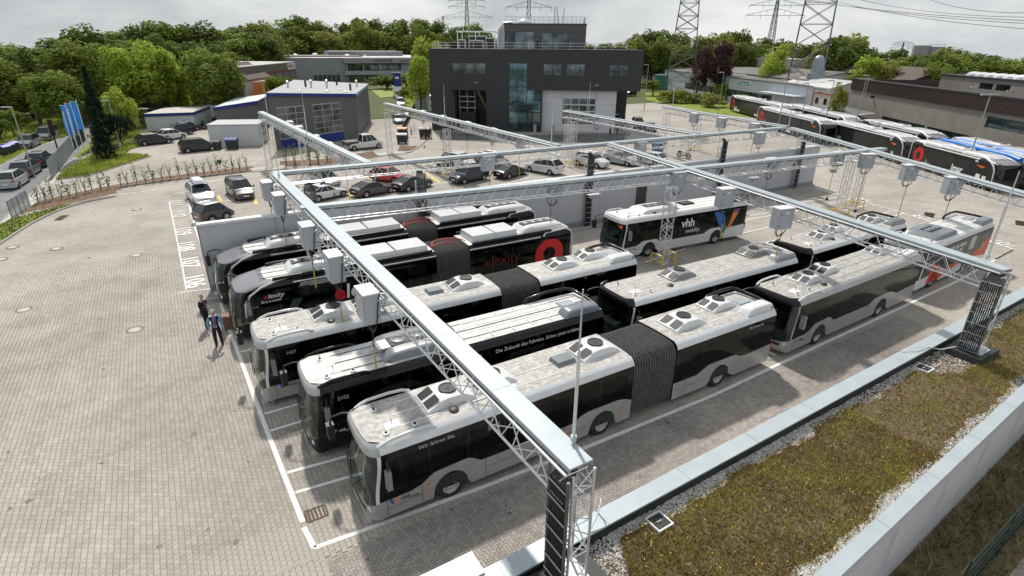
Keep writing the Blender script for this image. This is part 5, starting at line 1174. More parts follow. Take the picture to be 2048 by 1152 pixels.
# vans
def crew(t, T):
    MB().box(.95, 2.75, -.9, .9, .75, 1.2).build('load_bed', DKG_M, t); MB().box(.2, .45, -.1, .1, T['roof']+.05, T['roof']+.15).build('beacon', ORANGE, t)
DKG_M = M('bed_dark', (.06, .06, .06), .6, var=.2)
TYPES['crew'] = dict(L=5.2, W=1.9, hood=1.12, belt=1.15, tail=1.0, cab=(.8, 1.6, 2.9, 3.1), roof=1.92, zh0=.9)
car((21.65,64.91), R(186), 'crew', WH, 'white crew cab van with open load bed beside the workshop', name='crew_cab_van', cat='van', extra=crew)
car((46.12,115.23), R(75), 'van', WH, 'white van facing the camera at the corner of the workshop')
car((35.44,88.16), R(80), 'hatch', (.20, .30, .33), 'pale blue car with bonnet towards the camera in the passage')
car((40.83,97.42), R(80), 'coupe', DK, 'black car behind the pale blue one in the passage')
def boxtruck(p, rz, label, L=5.5, col=WHITE):
    t = thing('box_van', label, 'van', (p[0], p[1], 0), rz)
    MB().box(1.6, L, -1.05, 1.05, .7, 2.9).build('box_body', col, t); MB().frustum(0, 1.55, -.95, .95, .45, .35, 1.55, -.9, .9, 2.0).build('cab', col, t)
    MB().add([(.1, -.85, 1.15), (.1, .85, 1.15), (.33, .82, 1.9), (.33, -.82, 1.9)], [(0, 1, 2, 3)]).build('windscreen', CGLASS, t)
    for x in (.8, L-1): 
        for s in (-1, 1): w = put('wheel', MB().lathe([(.001, -.02), (.2, -.02), (.2, .08)], (0, 0, 0), 'y', 10).mesh('hub', DARK), t, loc=(x, s*.9, .36), rotz=0 if s < 0 else PI); put('tyre', CTY, w); put('rim', CRM, w)
boxtruck((52.46,132.99), R(75), 'white box van behind the white van at the workshop corner')
car((61.03,131.96), R(75), 'van', WH, 'white van parked beside the grass strip left of the office', scale=1.05)
car((52.80,110.59), R(75), 'mpv', WH, 'white car under the beam end beside the grass strip')
car((71.16,145.00), R(-10), 'wagon', DK, 'black car on the far street below the grey factory')
car((78.57,151.83), R(-20), 'hatch', RD, 'red and white car on the far street', roofcol=paint(WH))
car((63.04,145.07), R(10), 'suv', WH, 'white car between the blue pylon sign and the office')
# cars in the left yard
car((-3.09,82.70), R(195), 'wagon', DK, 'black estate car at the near end of the row by the white cabin')
car((-0.75,86.59), R(205), 'hatch', WH, 'white hatchback second in the row by the white cabin')
car((0.22,90.59), R(25), 'suv', NB, 'dark blue car third in the row by the white cabin')
car((1.70,94.72), R(205), 'hatch', DKG, 'dark car at the far end of the row next to the motorcycle')
car((1.81,73.57), R(188), 'mpv', DK, 'black people carrier standing alone on the pale driveway')
car((-5.76,125.49), R(150), 'suv', DK, 'dark car under the trees left of the white cabin')
car((-3.65,119.71), R(200), 'wagon', (.09, .12, .17), 'blue grey car close behind the white cabin corner')
# cars along the street
car((-15.74,60.43), R(-97), 'suv', SV, 'silver car, nearest of the three at the right kerb of the street')
car((-15.38,66.11), R(-97), 'suv', GR, 'grey car, middle of the three at the right kerb of the street')
car((-14.78,71.69), R(-97), 'suv', DKG, 'dark car, farthest of the three at the right kerb of the street')
car((-17.96,87.97), R(80), 'suv', GR, 'grey car facing the camera at the far kerb behind the bins')
car((-16.56,94.62), R(80), 'van', (.14, .15, .16), 'grey van facing the camera behind the car at the far kerb', scale=.95)
# far right
car((117.17,91.50), R(40), 'suv', DKG, 'dark grey car on the verge beside the big pylon', scale=1.15)
car((118.82,87.75), R(40), 'hatch', WH, 'white hatchback on the verge beside the dark grey car', scale=1.2)
for k, (x, dx) in enumerate((((1262,190), 0), ((1240,189), 0))): pass
car((113.65,112.94), R(10), 'wagon', DK, 'black car in the gap right of the white gate wall, far off', scale=1.1)
# caravan and camper van
t = thing('caravan', 'white caravan behind the white cabin', 'caravan', (7.41,107.82), R(150))
rows = [[(x, y, z) for x, z in ((-2.6, .5), (-2.7, 1.2), (-2.4, 2.2), (-1.8, 2.6), (1.8, 2.6), (2.4, 2.2), (2.6, 1.2), (2.5, .5))] for y in (-1.1, 1.1)]
m = MB(); m.grid(rows); m.f += [tuple(range(8)), tuple(range(8, 16))[::-1]]; m.build('shell', WHITE, t, True)
for x in (-1.4, .6): MB().box(x, x+.9, -1.13, -1.1, 1.3, 1.9).build('window', CGLASS, t); MB().box(x, x+.9, 1.1, 1.13, 1.3, 1.9).build('window', CGLASS, t)
for s in (-1, 1): put('wheel', CTY, t, loc=(0, s*.95, .33))
car((9.87,109.95), R(150), 'van', WH, 'white camper van next to the caravan', name='camper_van', scale=1.15)
# motorcycles, scooter, quad, bicycles
def motorbike(p, rz, label, name='motorcycle', cat='motorcycle', col=None, s=1.):
    t = thing(name, label, cat, p, rz, None, (s, s, s)); col = col or paint(DK)
    for x in (-.7, .7): w = MB().path([(x+.31*math.cos(a), 0, .33+.31*math.sin(a)) for a in [2*PI*k/18 for k in range(18)]], .06, 6, closed=True).build('wheel', RUBBER, t, True); MB().lathe([(.001, -.04), (.2, -.03), (.2, .03), (.001, .04)], (x, 0, .33), 'y', 12).build('rim', RIMM, w)
    MB().frustum(-.35, .25, -.17, .17, .4, -.45, .3, -.2, .2, .9).build('tank', col, t, True); MB().frustum(.2, .95, -.14, .14, .72, .25, .85, -.13, .13, .86).build('saddle', DARK, t)
    MB().frustum(-.7, -.4, -.2, .2, .75, -.62, -.4, -.14, .14, 1.2).build('fairing', col, t); MB().path([(-.7, 0, .33), (-.5, 0, .95), (-.42, 0, 1.02)], .04, 6).build('fork', STEEL, t); MB().path([(-.35, -.36, 1.05), (-.42, 0, 1.02), (-.35, .36, 1.05)], .02, 6).build('handlebar', DARK, t)
    MB().box(-.3, .3, -.16, .16, .25, .55).build('engine', GREY, t)
motorbike((3.53,95.71), R(200), 'black motorcycle at the corner of the white cabin')
motorbike((55.67,38.10), R(100), 'white scooter parked behind the wall at the black post', 'scooter', 'scooter', paint(WH))
motorbike((24.84,44.80), R(150), 'black motorcycle parked left of the dark blue car', s=1.25)
def bicycle(p, rz, label, col=None):
    t = thing('bicycle', label, 'bicycle', p, rz); col = col or paint(DK)
    for x in (-.52, .52): MB().path([(x+.33*math.cos(a), 0, .34+.33*math.sin(a)) for a in [2*PI*k/18 for k in range(18)]], .022, 5, closed=True).build('wheel', RUBBER, t)
    MB().path([(.52, 0, .34), (.1, 0, .32), (-.35, 0, .8), (.2, 0, .82), (.1, 0, .32)], .022, 5).path([(.52, 0, .34), (.2, 0, .82), (.24, 0, .95)], .02, 5).path([(-.52, 0, .34), (-.35, 0, .8), (-.32, 0, .98)], .022, 5).build('frame', col, t)
    MB().box(.12, .38, -.08, .08, .95, 1.0).build('saddle', DARK, t); MB().path([(-.25, -.28, 1.0), (-.32, 0, 1.0), (-.25, .28, 1.0)], .018, 5).build('handlebar', DARK, t)
bicycle((-12.54,52.92), R(20), 'bicycle leaning in the bed at the lamp post', paint((.02, .05, .02)))
bicycle((32.47,74.42), R(60), 'bicycle parked at the grass edge, nearer one'); bicycle((33.95,76.79), R(70), 'bicycle parked at the grass edge, farther one')
# bins
def bin4(p, rz, label, lid, s=1., body=None):
    t = thing('wheeled_bin', label, 'bin', p, rz, None, (s, s, s))
    MB().frustum(-.58, .58, -.45, .45, .18, -.68, .68, -.53, .53, 1.15).build('tub', body or M('bin_dark', (.025, .027, .03), .5, var=.2), t)
    rows = [[(x, -.56+1.12*k/8, 1.16+.22*math.sin(PI*k/8)) for k in range(9)] for x in (-.7, .7)]; m = MB(); m.grid(rows); m.f += [tuple(range(9)), tuple(range(9, 18))[::-1]]; m.build('lid', lid, t)
    for x in (-.5, .5):
        for y in (-.38, .38): MB().lathe([(.1, -.03), (.1, .03)], (x, y, .1), 'y', 10).build('castor', RUBBER, t)
BLUEL = M('lid_blue', (.03, .06, .30), .5, var=.1)
bin4((4.00,73.68), R(-20), 'black wheeled bin against the white wall', DARK, .9); bin4((5.93,73.07), R(-20), 'grey wheeled bin with blue lid against the white wall', BLUEL, 1.1)
bin4((27.84,66.34), R(-30), 'black wheeled bin near the grass strip, nearer one', M('lid_grey', (.2, .2, .21), .5, var=.1), 1.1); bin4((30.14,72.11), R(-30), 'wheeled bin with orange lid behind the black one', M('lid_orange', (.62, .30, .08), .6, var=.1), 1.1); bin4((32.75,69.56), R(-30), 'black wheeled bin behind the two men at the office corner', DARK, 1.2)
for k, p in enumerate(((-19.53,81.59), (-19.35,83.10), (-19.17,84.66))): bin4(p, R(62), ['nearest', 'middle', 'farthest'][k]+' of three bins with blue lids beyond the street', BLUEL, .95)

# ---------------------------------------------------------------- buildings
def wall_open(m, x0, x1, z0, z1, y0, y1, ops):
    """wall slab with rectangular openings (xa, xb, za, zb)"""
    xs = sorted(set([x0, x1]+[v for o in ops for v in o[:2] if x0 < v < x1])); zs = sorted(set([z0, z1]+[v for o in ops for v in o[2:] if z0 < v < z1]))
    for a, b in zip(xs, xs[1:]):
        run = None
        for c, d in zip(zs, zs[1:]):
            hole = any(o[0] < (a+b)/2 < o[1] and o[2] < (c+d)/2 < o[3] for o in ops)
            if not hole: run = (run[0], d) if run else (c, d)
            if hole or d == zs[-1]:
                if run: m.box(a, b, y0, y1, run[0], run[1])
                run = None
    return m
BGLASS = M('building_glass', (.13, .155, .165), .05, .8, var=.55, scale=.6, spec=.7, obrand=.5)
TGLASS = M('teal_glass', (.11, .19, .22), .05, .8, var=.6, scale=.35, spec=.8, obrand=.55)
FRAME = M('window_frame_dark', (.03, .032, .035), .4, var=.1)
def window(t, xa, xb, za, zb, nx=2, nz=1, y=.1, fm=None, gm=None, name='window', fw=.06):
    fm = fm or FRAME; gm = gm or BGLASS
    f = MB()
    for x in (xa, xb-fw): f.box(x, x+fw, y-.04, y+.04, za, zb)
    for z in (za, zb-fw): f.box(xa+fw, xb-fw, y-.038, y+.038, z, z+fw)
    for k in range(1, nx): x = xa+(xb-xa)*k/nx; f.box(x-fw/2, x+fw/2, y-.036, y+.036, za+fw, zb-fw)
    for k in range(1, nz): z = za+(zb-za)*k/nz; f.box(xa+fw, xb-fw, y-.034, y+.034, z-fw/2, z+fw/2)
    o = f.build(name, fm, t)
    for i in range(nx):
        for j in range(nz):
            MB().box(xa+(xb-xa)*i/nx+.02, xa+(xb-xa)*(i+1)/nx-.02, y-.005, y+.005, za+(zb-za)*j/nz+.02, za+(zb-za)*(j+1)/nz-.02).build('pane', gm, o)
    return o
def railing(t, pts, h=1.0, mat=None, step=2.0, name='railing', r=.025):
    m = MB(); mat = mat or WHITE
    for z in (h, h*.55, .12): m.path([(p[0], p[1], p[2]+z) for p in pts], r, 5)
    for a, b in zip(pts, pts[1:]):
        for k in range(int(math.dist(a, b)/step)+1): q = Vector(a).lerp(Vector(b), min(1, k*step/math.dist(a, b))); m.tube(q, q+Vector((0, 0, h)), r, 5)
    return m.build(name, mat, t)
# the dark office and workshop
ANTH = M('anthracite_panel', (.026, .027, .031), .5, var=.12, scale=.7); ANTH2 = M('anthracite_light', (.07, .07, .078), .5, var=.1, scale=.8)
LPANEL = M('pale_sandwich_panel', (.60, .61, .64), .5, var=.04, scale=.5); ROOFG = M('flat_roof', (.40, .39, .37), .8, var=.15, scale=.4)
o = thing('office_building', 'dark anthracite office and workshop building with roof terrace', 'building', (36.8, 77.2, 0), math.atan2(57.2-77.2, 64.9-36.8))
W0, W1, DP = .5, 34.6, 17.
m = MB(); wall_open(m, W0, 13.5, 0, 6.6, 0, .35, [(4.05, 9.75, 0, 6.45)]); m.build('lower_wall', ANTH, o); MB().box(18.72, 18.91, 0, .9, 0, 6.6).build('corner_pier', ANTH, o)
m = MB(); wall_open(m, W0, W1, 6.602, 12.6, -.02, .35, [(4.1, 9.7, 8.9, 10.62), (13.5, 16.38, 6.6, 10.65), (19, 21.9, 8.85, 10.6), (22.7, 25.6, 8.85, 10.6), (29.5, 32.4, 8.85, 10.55)]); m.build('upper_wall', ANTH, o)
MB().box(W0, W0+.3, .36, DP, 0, 12.59).box(W1-.3, W1, .36, DP, 6.6, 12.59).box(W0, W1, DP, DP+.3, 0, 12.59).build('side_wall', ANTH, o)
MB().box(W0+.3, W1-.3, .36, DP, 12.2, 12.45).build('flat_roof', ROOFG, o); MB().box(16.4, W1-.3, .36, DP, 6.6, 6.8).build('soffit', ANTH, o)
m = MB(); m.box(W0-.05, W1+.05, -.08, .4, 12.605, 12.68).box(W0-.05, W0+.35, .41, DP, 12.604, 12.679).box(W1-.35, W1+.05, .41, DP, 12.604, 12.679).build('parapet_cap', DARK, o)
for k in range(1, 9): x = W0+k*3.8; MB().box(x-.012, x+.012, -.03, -.019, 6.65, 12.55).build('panel_joint', DARK, o)
[MB().box(W0, W1, -.032, -.021, z-.012, z+.012).build('panel_joint', DARK, o) for z in (8.2, 11.3)]; MB().box(7.8, 8.4, -.2, -.021, 7.6, 7.75).build('wall_lamp', GREY, o); MB().box(27.3, 27.9, -.2, -.021, 7.4, 7.55).build('wall_lamp', GREY, o)
window(o, 4.1, 9.7, 8.9, 10.62, 3, 1, .15); window(o, 19, 21.9, 8.85, 10.6, 2, 1, .12); window(o, 22.7, 25.6, 8.85, 10.6, 2, 1, .12); window(o, 29.5, 32.4, 8.85, 10.55, 2, 1, .12)
for k in range(3): MB().box(4.3+k*1.85, 5.85+k*1.85, .2, .25, 9.0, 9.75).build('blind', M('blind_pale', (.45, .52, .55), .6, var=.1), o)
window(o, 13.5, 16.38, .1, 10.65, 2, 5, .14, gm=TGLASS, name='glass_tower'); window(o, 16.4, 18.7, 3.2, 6.6, 2, 2, .14, gm=TGLASS, name='glass_tower'); window(o, 17.4, 18.7, .05, 3.15, 1, 1, .14, gm=BGLASS, name='entrance_door'); window(o, 16.4, 17.35, .05, 3.15, 1, 1, .14, gm=TGLASS, name='glass_tower')
# open workshop bay with a bus frame on the lift
MB().box(4.05, 9.75, 9.0, 9.2, 0, 6.45).box(3.85, 4.04, .36, 9.2, 0, 6.45).box(9.76, 9.95, .36, 9.2, 0, 6.45).build('bay_wall', M('bay_wall', (.20, .19, .17), .8, var=.2), o); MB().box(4.05, 9.75, .36, 9, 0, .03).build('bay_floor', CONC, o)
for z in (3.4, 4.4, 5.2): MB().box(4.9, 7.6, 2.5, 2.6, z, z+.12).box(4.9, 5.0, 2.4, 5, z, z+.1).box(7.5, 7.6, 2.4, 5, z, z+.1).build('work_platform', M('platform', (.5, .5, .48), .5, .3, var=.1), o)
for x in (4.9, 6.2, 7.5): MB().tube((x, 2.5, 0), (x, 2.5, 6.2), .06, 6).build('platform_post', STEEL, o)
MB().box(5.1, 7.7, 1.6, 6, .5, 2.9).build('bus_in_bay', BUSBLACK, o); MB().box(5.1, 7.7, 1.55, 1.59, .45, 1.1).build('bus_front_in_bay', WHITE, o)
MB().add([(7.9, 1.5, 6.3), (8.3, 1.5, 6.3), (9.6, 4, 3.0), (9.2, 4, 3.0)], [(0, 1, 2, 3)]).build('ramp', M('ramp_ochre', (.3, .22, .12), .7, var=.2), o)
# pale workshop with sectional gate
m = MB(); wall_open(m, 18.92, 31.0, 0, 6.58, .9, 1.2, [(22.2, 27.75, 0, 6.4)]); m.build('workshop_wall', LPANEL, o); MB().box(30.7, 31.0, 1.21, DP, 0, 6.58).build('workshop_side', LPANEL, o)
for k in range(1, 6): MB().box(18.92, 22.15, .885, .899, k*1.1-.012, k*1.1+.012).build('panel_joint', GREY, o); MB().box(27.8, 31.0, .885, .899, k*1.1-.012, k*1.1+.012).build('panel_joint', GREY, o)
g = MB().box(22.22, 27.73, 1.02, 1.1, .02, 6.38).build('sectional_gate', LPANEL, o)
for j in range(4):
    for i in range(4): MB().box(22.4+i*1.33, 22.4+i*1.33+1.2, .99, 1.015, 1.3+j*1.05, 2.15+j*1.05).build('gate_pane', BGLASS, g)
for x in (20.6, 17.6): MB().box(x, x+.5, -.6, -.3, 0, 1.3).build('bollard_sign', GREY, o)
# roof terrace level
m = MB(); wall_open(m, 12.4, 25.6, 12.46, 16.35, 3, 3.3, [(12.6, 17.4, 12.6, 15.3), (18.5, 23.6, 12.6, 15.15)]); m.build('penthouse_wall', ANTH2, o)
MB().box(12.4, 12.7, 3.31, 13, 12.46, 16.35).box(25.3, 25.6, 3.31, 13, 12.46, 16.35).box(12.4, 25.6, 13, 13.3, 12.46, 16.35).build('penthouse_side', ANTH2, o); MB().box(12.3, 25.7, 2.92, 13.4, 16.352, 16.5).build('penthouse_roof', ANTH, o)
window(o, 12.6, 17.4, 12.6, 15.3, 3, 1, 3.12); window(o, 18.5, 23.6, 12.6, 15.15, 3, 1, 3.12)
railing(o, [(W0+.6, DP-1, 12.62), (W0+.6, .5, 12.62), (W1-2.6, .5, 12.62), (W1-2.6, 4, 12.62)], 1.0, step=2.2); railing(o, [(12.5, 3.2, 16.5), (25.4, 3.2, 16.5), (25.4, 12, 16.5)], 1.0, STEEL, 1.2); railing(o, [(13, 10, 16.5), (25, 10, 16.5)], 1.1, STEEL, .8)
m = MB()
for x in (4.6, 7.6, 10.8):
    for y in (4, 9): m.tube((x, y, 12.4), (x, y, 15.3), .07, 6)
for y in (4, 9): m.tube((4.4, y, 15.3), (11, y, 15.3), .08, 6)
for x in (4.6, 7.6, 10.8): m.tube((x, 4, 15.2), (x, 9, 15.2), .07, 6)
m.build('plant_frame', WHITE, o)
for x, y, w, h in ((4.8, 3, 1.2, 1.6), (6.6, 3, 2.4, 1.5), (9.2, 4.5, 1.5, 1.9), (6.0, 7, 3, 2.2)):
    u = MB().box(x, x+w, y, y+1.2, 12.5, 12.5+h).build('cooling_plant', M('plant_pale', (.48, .50, .50), .5, .2, var=.1), o); MB().box(x+.12, x+w-.12, y-.03, y-.002, 12.75, 12.3+h).build('plant_grille', DARK, u)
for k in range(4): MB().path([(11.3+k*.25, 5, 12.4), (11.3+k*.25, 5, 15.6), (12.2+k*.2, 5, 16.6), (13+k*.2, 5, 16.7)], .13, 8).build('duct', ALU, o, True)
MB().lathe([(1.3, 16.5), (1.2, 16.8), (.8, 17.1), (.001, 17.25)], (15.6, 4.6, 0), 'z', 16).build('dome_light', WHITE, o, True)
MB().path([(20.5, 8, 16.5), (20.4, 8, 19.2), (20.7, 8, 19.2), (21.2, 8, 16.5)], .12, 6).path([(21.8, 8, 16.5), (22, 8, 19)], .1, 6).build('antenna_frame', WHITE, o)
for k in range(7): MB().box(27.3+k*.7, 27.9+k*.7, 2, 2.6, 12.46, 13.0).build('planter', DARK, o)
# grey workshop with blue fascia
DGREY = M('grey_cladding', (.115, .115, .12), .55, var=.07, scale=.6); BLUEF = M('fascia_blue', (.012, .03, .20), .45, var=.1); SKYF = M('fascia_pale_blue', (.18, .36, .50), .4, var=.1)
FL, FR_, RR, RL = (10.9, 69.0), (24.0, 74.6), (32.4, 94.7), (19.6, 94.8)
t = thing('workshop', 'grey workshop with blue roof edge and glazed gates beside the car park', 'building', (0, 0, 0))
zl, zr = 7.3, 6.3
m = MB(); q = [FL, FR_, RR, RL]; zt = [zl, zr, zr, zl]; vs = [(p[0], p[1], 0) for p in q]+[(p[0], p[1], z) for p, z in zip(q, zt)]
m.add(vs, [(0, 1, 5, 4), (1, 2, 6, 5), (2, 3, 7, 6), (3, 0, 4, 7)]).build('wall', DGREY, t)
cx = sum(p[0] for p in q)/4; cy = sum(p[1] for p in q)/4; qq = [(cx+(p[0]-cx)*1.03, cy+(p[1]-cy)*1.03) for p in q]
m = MB(); m.add([(p[0], p[1], z+.01) for p, z in zip(qq, zt)]+[(p[0], p[1], z+.14) for p, z in zip(qq, zt)], [(3, 2, 1, 0), (4, 5, 6, 7), (2, 3, 7, 6), (3, 0, 4, 7)]).build('roof', M('roof_sheet', (.23, .24, .26), .6, var=.06, scale=.5), t)
def strip(p, q_, z0, z1, h, mat, name):
    MB().add([(p[0], p[1], z0-h), (q_[0], q_[1], z1-h), (q_[0], q_[1], z1+.16), (p[0], p[1], z0+.16)], [(0, 1, 2, 3)]).build(name, mat, t)
strip(qq[0], qq[1], zl, zr, .25, BLUEF, 'fascia'); strip(qq[1], qq[2], zr, zr, .25, SKYF, 'fascia')
th = math.atan2(FR_[1]-FL[1], FR_[0]-FL[0]); ex = Vector((math.cos(th), math.sin(th), 0)); ey = Vector((math.sin(th), -math.cos(th), 0))
def fac(m, s0, s1, z0, z1, d0, d1):
    a = Vector((FL[0], FL[1], 0)); i = len(m.v); m.box(s0, s1, d0, d1, z0, z1)
    for k in range(i, len(m.v)): x, y, z = m.v[k]; v = a+ex*x+ey*y; m.v[k] = (v.x, v.y, z)
    return m
for (s0, s1) in ((.8, 5.1), (6.45, 11.3)):
    g = fac(MB(), s0, s1, .05, 5.5, .005, .06).build('sectional_gate', M('gate_frame', (.36, .37, .38), .5, .3, var=.1), t)
    for j in range(5):
        for i in range(3): w = (s1-s0)/3; fac(MB(), s0+.08+i*w, s0+w-.06+i*w, 1.45+j*.8, 2.15+j*.8, .062, .075).build('gate_pane', M('gate_glass', (.10, .105, .10), .12, var=.7, scale=.7), g)
    fac(MB(), s0, s1, .08, 1.3, .061, .085).build('gate_panel', BLUEF, g)
for k, (f, gx, h, mt) in enumerate(((.1, .35, .9, ALU), (.28, .45, 1.0, DARK), (.36, .4, 1.1, ALU), (.55, .42, 1.2, ALU), (.62, .7, 1.0, DARK), (.88, .3, 1.0, DARK), (.9, .65, 1.0, ALU))):
    p = Vector(FL).lerp(Vector(FR_), f).lerp(Vector(RL).lerp(Vector(RR), f), gx); z = zl+(zr-zl)*f+.12
    MB().lathe([(.14, z), (.14, z+h*.5), (.22, z+h*.55), (.2, z+h), (.001, z+h+.1)] if mt is ALU else [(.16, z), (.16, z+h)], (p.x, p.y, 0), 'z', 10).build('roof_vent', mt, t, True)
for k, (f, gx) in enumerate(((.3, .1), (.62, .12), (.75, .3), (.5, .6), (.85, .1))): p = Vector(FL).lerp(Vector(FR_), f).lerp(Vector(RL).lerp(Vector(RR), f), gx); MB().lathe([(.3, 0), (.25, .15), (.001, .25)], (p.x, p.y, zl+(zr-zl)*f+.13), 'z', 10).build('roof_dome', WHITE, t)
# low white annex with the grey blue-edged volume behind it
def block(name, label, pts, h, mat, roof=None, cat='building', fascia=None, fh=.3, ztop=None):
    t = thing(name, label, cat, (0, 0, 0)); m = MB(); n = len(pts); zt = ztop or [h]*n
    m.add([(x, y, 0) for x, y in pts]+[(x, y, z) for (x, y), z in zip(pts, zt)], [(i, (i+1) % n, n+(i+1) % n, n+i) for i in range(n)]).build('wall', mat, t)
    cx = sum(p[0] for p in pts)/n; cy = sum(p[1] for p in pts)/n; Q = [(cx+(x-cx)*1.02, cy+(y-cy)*1.02) for x, y in pts]
    m = MB(); m.add([(x, y, z+.01) for (x, y), z in zip(Q, zt)]+[(x, y, z+.15) for (x, y), z in zip(Q, zt)], [tuple(range(n))[::-1], tuple(range(n, 2*n))]+[(i, (i+1) % n, n+(i+1) % n, n+i) for i in range(n)]).build('roof', roof or ROOFG, t)
    if fascia:
        m = MB()
        Q2 = [(cx+(x-cx)*1.026, cy+(y-cy)*1.026) for x, y in pts]
        for i in range(n):
            j = (i+1) % n; m.add([(*Q2[i], zt[i]-fh), (*Q2[j], zt[j]-fh), (*Q2[j], zt[j]+.17), (*Q2[i], zt[i]+.17)], [(0, 1, 2, 3)])
        m.build('fascia', fascia, t)
    return t
WREND = M('white_render', (.58, .59, .60), .7, var=.06, scale=.5)
a1, a2 = Vector((3.53,76.68)), Vector((9.82,74.19)); dv = Vector((.35, .94))
block('annex', 'low white annex with two bins against it', [a1[:], a2[:], (a2+dv*5.5)[:], (a1+dv*5.5)[:]], 2.8, WREND, M('annex_roof', (.42, .42, .43), .7, var=.1))
b1_, b2_ = Vector((5.72,88.82)), Vector((12.17,89.11)); 
block('blue_edged_hall', 'grey hall with blue roof edge behind the low white annex', [b1_[:], b2_[:], (b2_+dv*13)[:], (b1_+dv*13)[:]], 4.2, DGREY, M('pale_roof', (.52, .55, .58), .6, var=.08, scale=.5), fascia=BLUEF, ztop=[3.9, 4.6, 4.8, 4.1])
c1, c2, c3 = Vector((-3.90,97.09)), Vector((2.96,96.01)), Vector((6.25,105.17))
t = block('white_cabin', 'white cabin building with blue roof edge beside the parked cars', [c1[:], c2[:], c3[:], (c1+(c3-c2))[:]], 2.6, M('cabin_white', (.62, .63, .64), .6, var=.05, scale=.5), M('cabin_roof', (.46, .44, .41), .8, var=.1), fascia=BLUEF)
e = (c3-c2).normalized(); nrm = Vector((e.y, -e.x))
for k in range(2): p = c2+e*(2.2+k*3); MB().prism([(p+nrm*.01)[:], (p+e*1.0+nrm*.01)[:], (p+e*1.0+nrm*.06)[:], (p+nrm*.06)[:]], 0, 2.05).build('door', M('cabin_door', (.52, .53, .55), .5, var=.05), t)
# orange board, brown and red factory, grey filter factory
p0 = (18.36,137.00); p1 = (23.66,144.24)
t = block('orange_clad_block', 'block clad with bright orange horizontal boards', [p0, p1, (p1[0]+3, p1[1]+6), (p0[0]+3, p0[1]+6)], 4.6, M('orange_cladding', (.62, .16, .012), .5, var=.06))
pv = Vector(p1)-Vector(p0); L = pv.length; pv.normalize(); pn = Vector((pv.y, -pv.x))
for k in range(9): z = .3+k*.48; MB().prism([Vector(p0)[:], Vector(p1)[:], (Vector(p1)+pn*.1)[:], (Vector(p0)+pn*.1)[:]], z, z+.4).build('board', MATS['orange_cladding'], t)
def facade_box(name, label, p, q, h, dep, mat, roofm=None, cat='building'):
    d = Vector(q)-Vector(p); t = thing(name, label, cat, (p[0], p[1], 0), math.atan2(d.y, d.x)); L = d.length
    MB().box(0, L, 0, dep, 0, h).build('wall', mat, t); MB().box(-.15, L+.15, -.15, dep+.15, h+.002, h+.22).build('roof', roofm or ROOFG, t)
    return t, L
BROWN = M('brown_panel', (.13, .115, .10), .7, var=.08); REDT = M('red_trim', (.22, .02, .025), .5, var=.1)
t, L = facade_box('brown_factory', 'brown factory with red window bands and a white sign', (15.9, 140.9), (36.8, 178.4), 7.7, 30, BROWN)
for z in (2.9, 5.6): MB().box(0, L, -.06, -.004, z, z+.35).build('trim', REDT, t)
for k in range(7): window(t, 1+k*6, 6+k*6, 3.35, 5.5, 2, 1, -.08, REDT, M('factory_pane', (.16, .17, .18), .2, var=.4)); window(t, 1+k*6, 6+k*6, .6, 2.8, 2, 1, -.08, REDT, MATS['factory_pane'])
sg = MB().box(35.5, 42.6, -.16, -.08, 5.9, 7.6).build('sign_board', WHITE, t)
for k in range(3): MB().box(36+k*1.2, 37+k*1.2, -.18, -.162, 6.3, 7.2).build('sign_square', REDT, sg)
text('lettering', 'ECL', 1.0, TXTW, sg, (36.05, -.19, 6.35), (1, 0, 0), (0, 0, 1), sx=1.5)
MB().box(39.9, 42.4, -.18, -.162, 6.9, 7.05).box(39.9, 42.4, -.181, -.162, 6.4, 6.6).build('sign_line', REDT, sg)
FGREY = M('factory_grey', (.24, .255, .275), .6, var=.06, scale=.3)
t, L = facade_box('filter_factory', 'grey factory with dark blue lettering beyond the street', (29.0, 211.2), (96, 204.0), 8.0, 60, FGREY, M('factory_roof', (.52, .51, .50), .8, var=.25, scale=.15))
for k in range(6): MB().lathe([(1.4, 8.2), (1.2, 8.8), (.001, 9.2)], (8+k*9, 14+(k % 3)*12, 0), 'z', 12).build('roof_dome', WHITE, t, True)
MB().box(8, 40, 10, 30, 8.23, 8.6).build('roof_gear', M('roof_gear', (.16, .13, .12), .8, var=.4, scale=.8), t); MB().box(30, 60, 25, 40, 8.23, 10).build('roof_house', FGREY, t)
for z0, z1 in ((3.8, 6.1), (.2, 2.1)):
    for k in range(7): window(t, 32.3+k*2.9, 35+k*2.9, z0, z1, 2, 1, -.09, FRAME)
for k in range(6): MB().box(20+k*1.6, 21.2+k*1.6, -.1, -.004, 0, 2.4).build('loading_door', FRAME, t)
for x in (32, 38, 44): MB().tube((x, -.5, 0), (x, -.5, 7.2), .3, 8).build('column', FGREY, t)
MB().box(31, 56, -1.6, -.17, 2.3, 3.6).build('balcony_band', M('band_grey', (.30, .31, .335), .6, var=.05), t); MB().box(31, 60, -1.2, -.17, 6.3, 8.0).build('sign_band', FGREY, t)
text('lettering', 'VTS-FILTER', 1.25, M('letter_navy', (.02, .03, .10), .5, var=.1), t, (42.0, -1.23, 6.75), (1, 0, 0), (0, 0, 1), bold=.03, sx=1.15); MB().box(51.8, 56.6, -1.225, -1.205, 6.85, 7.15).build('sign_line', TXTD, t)
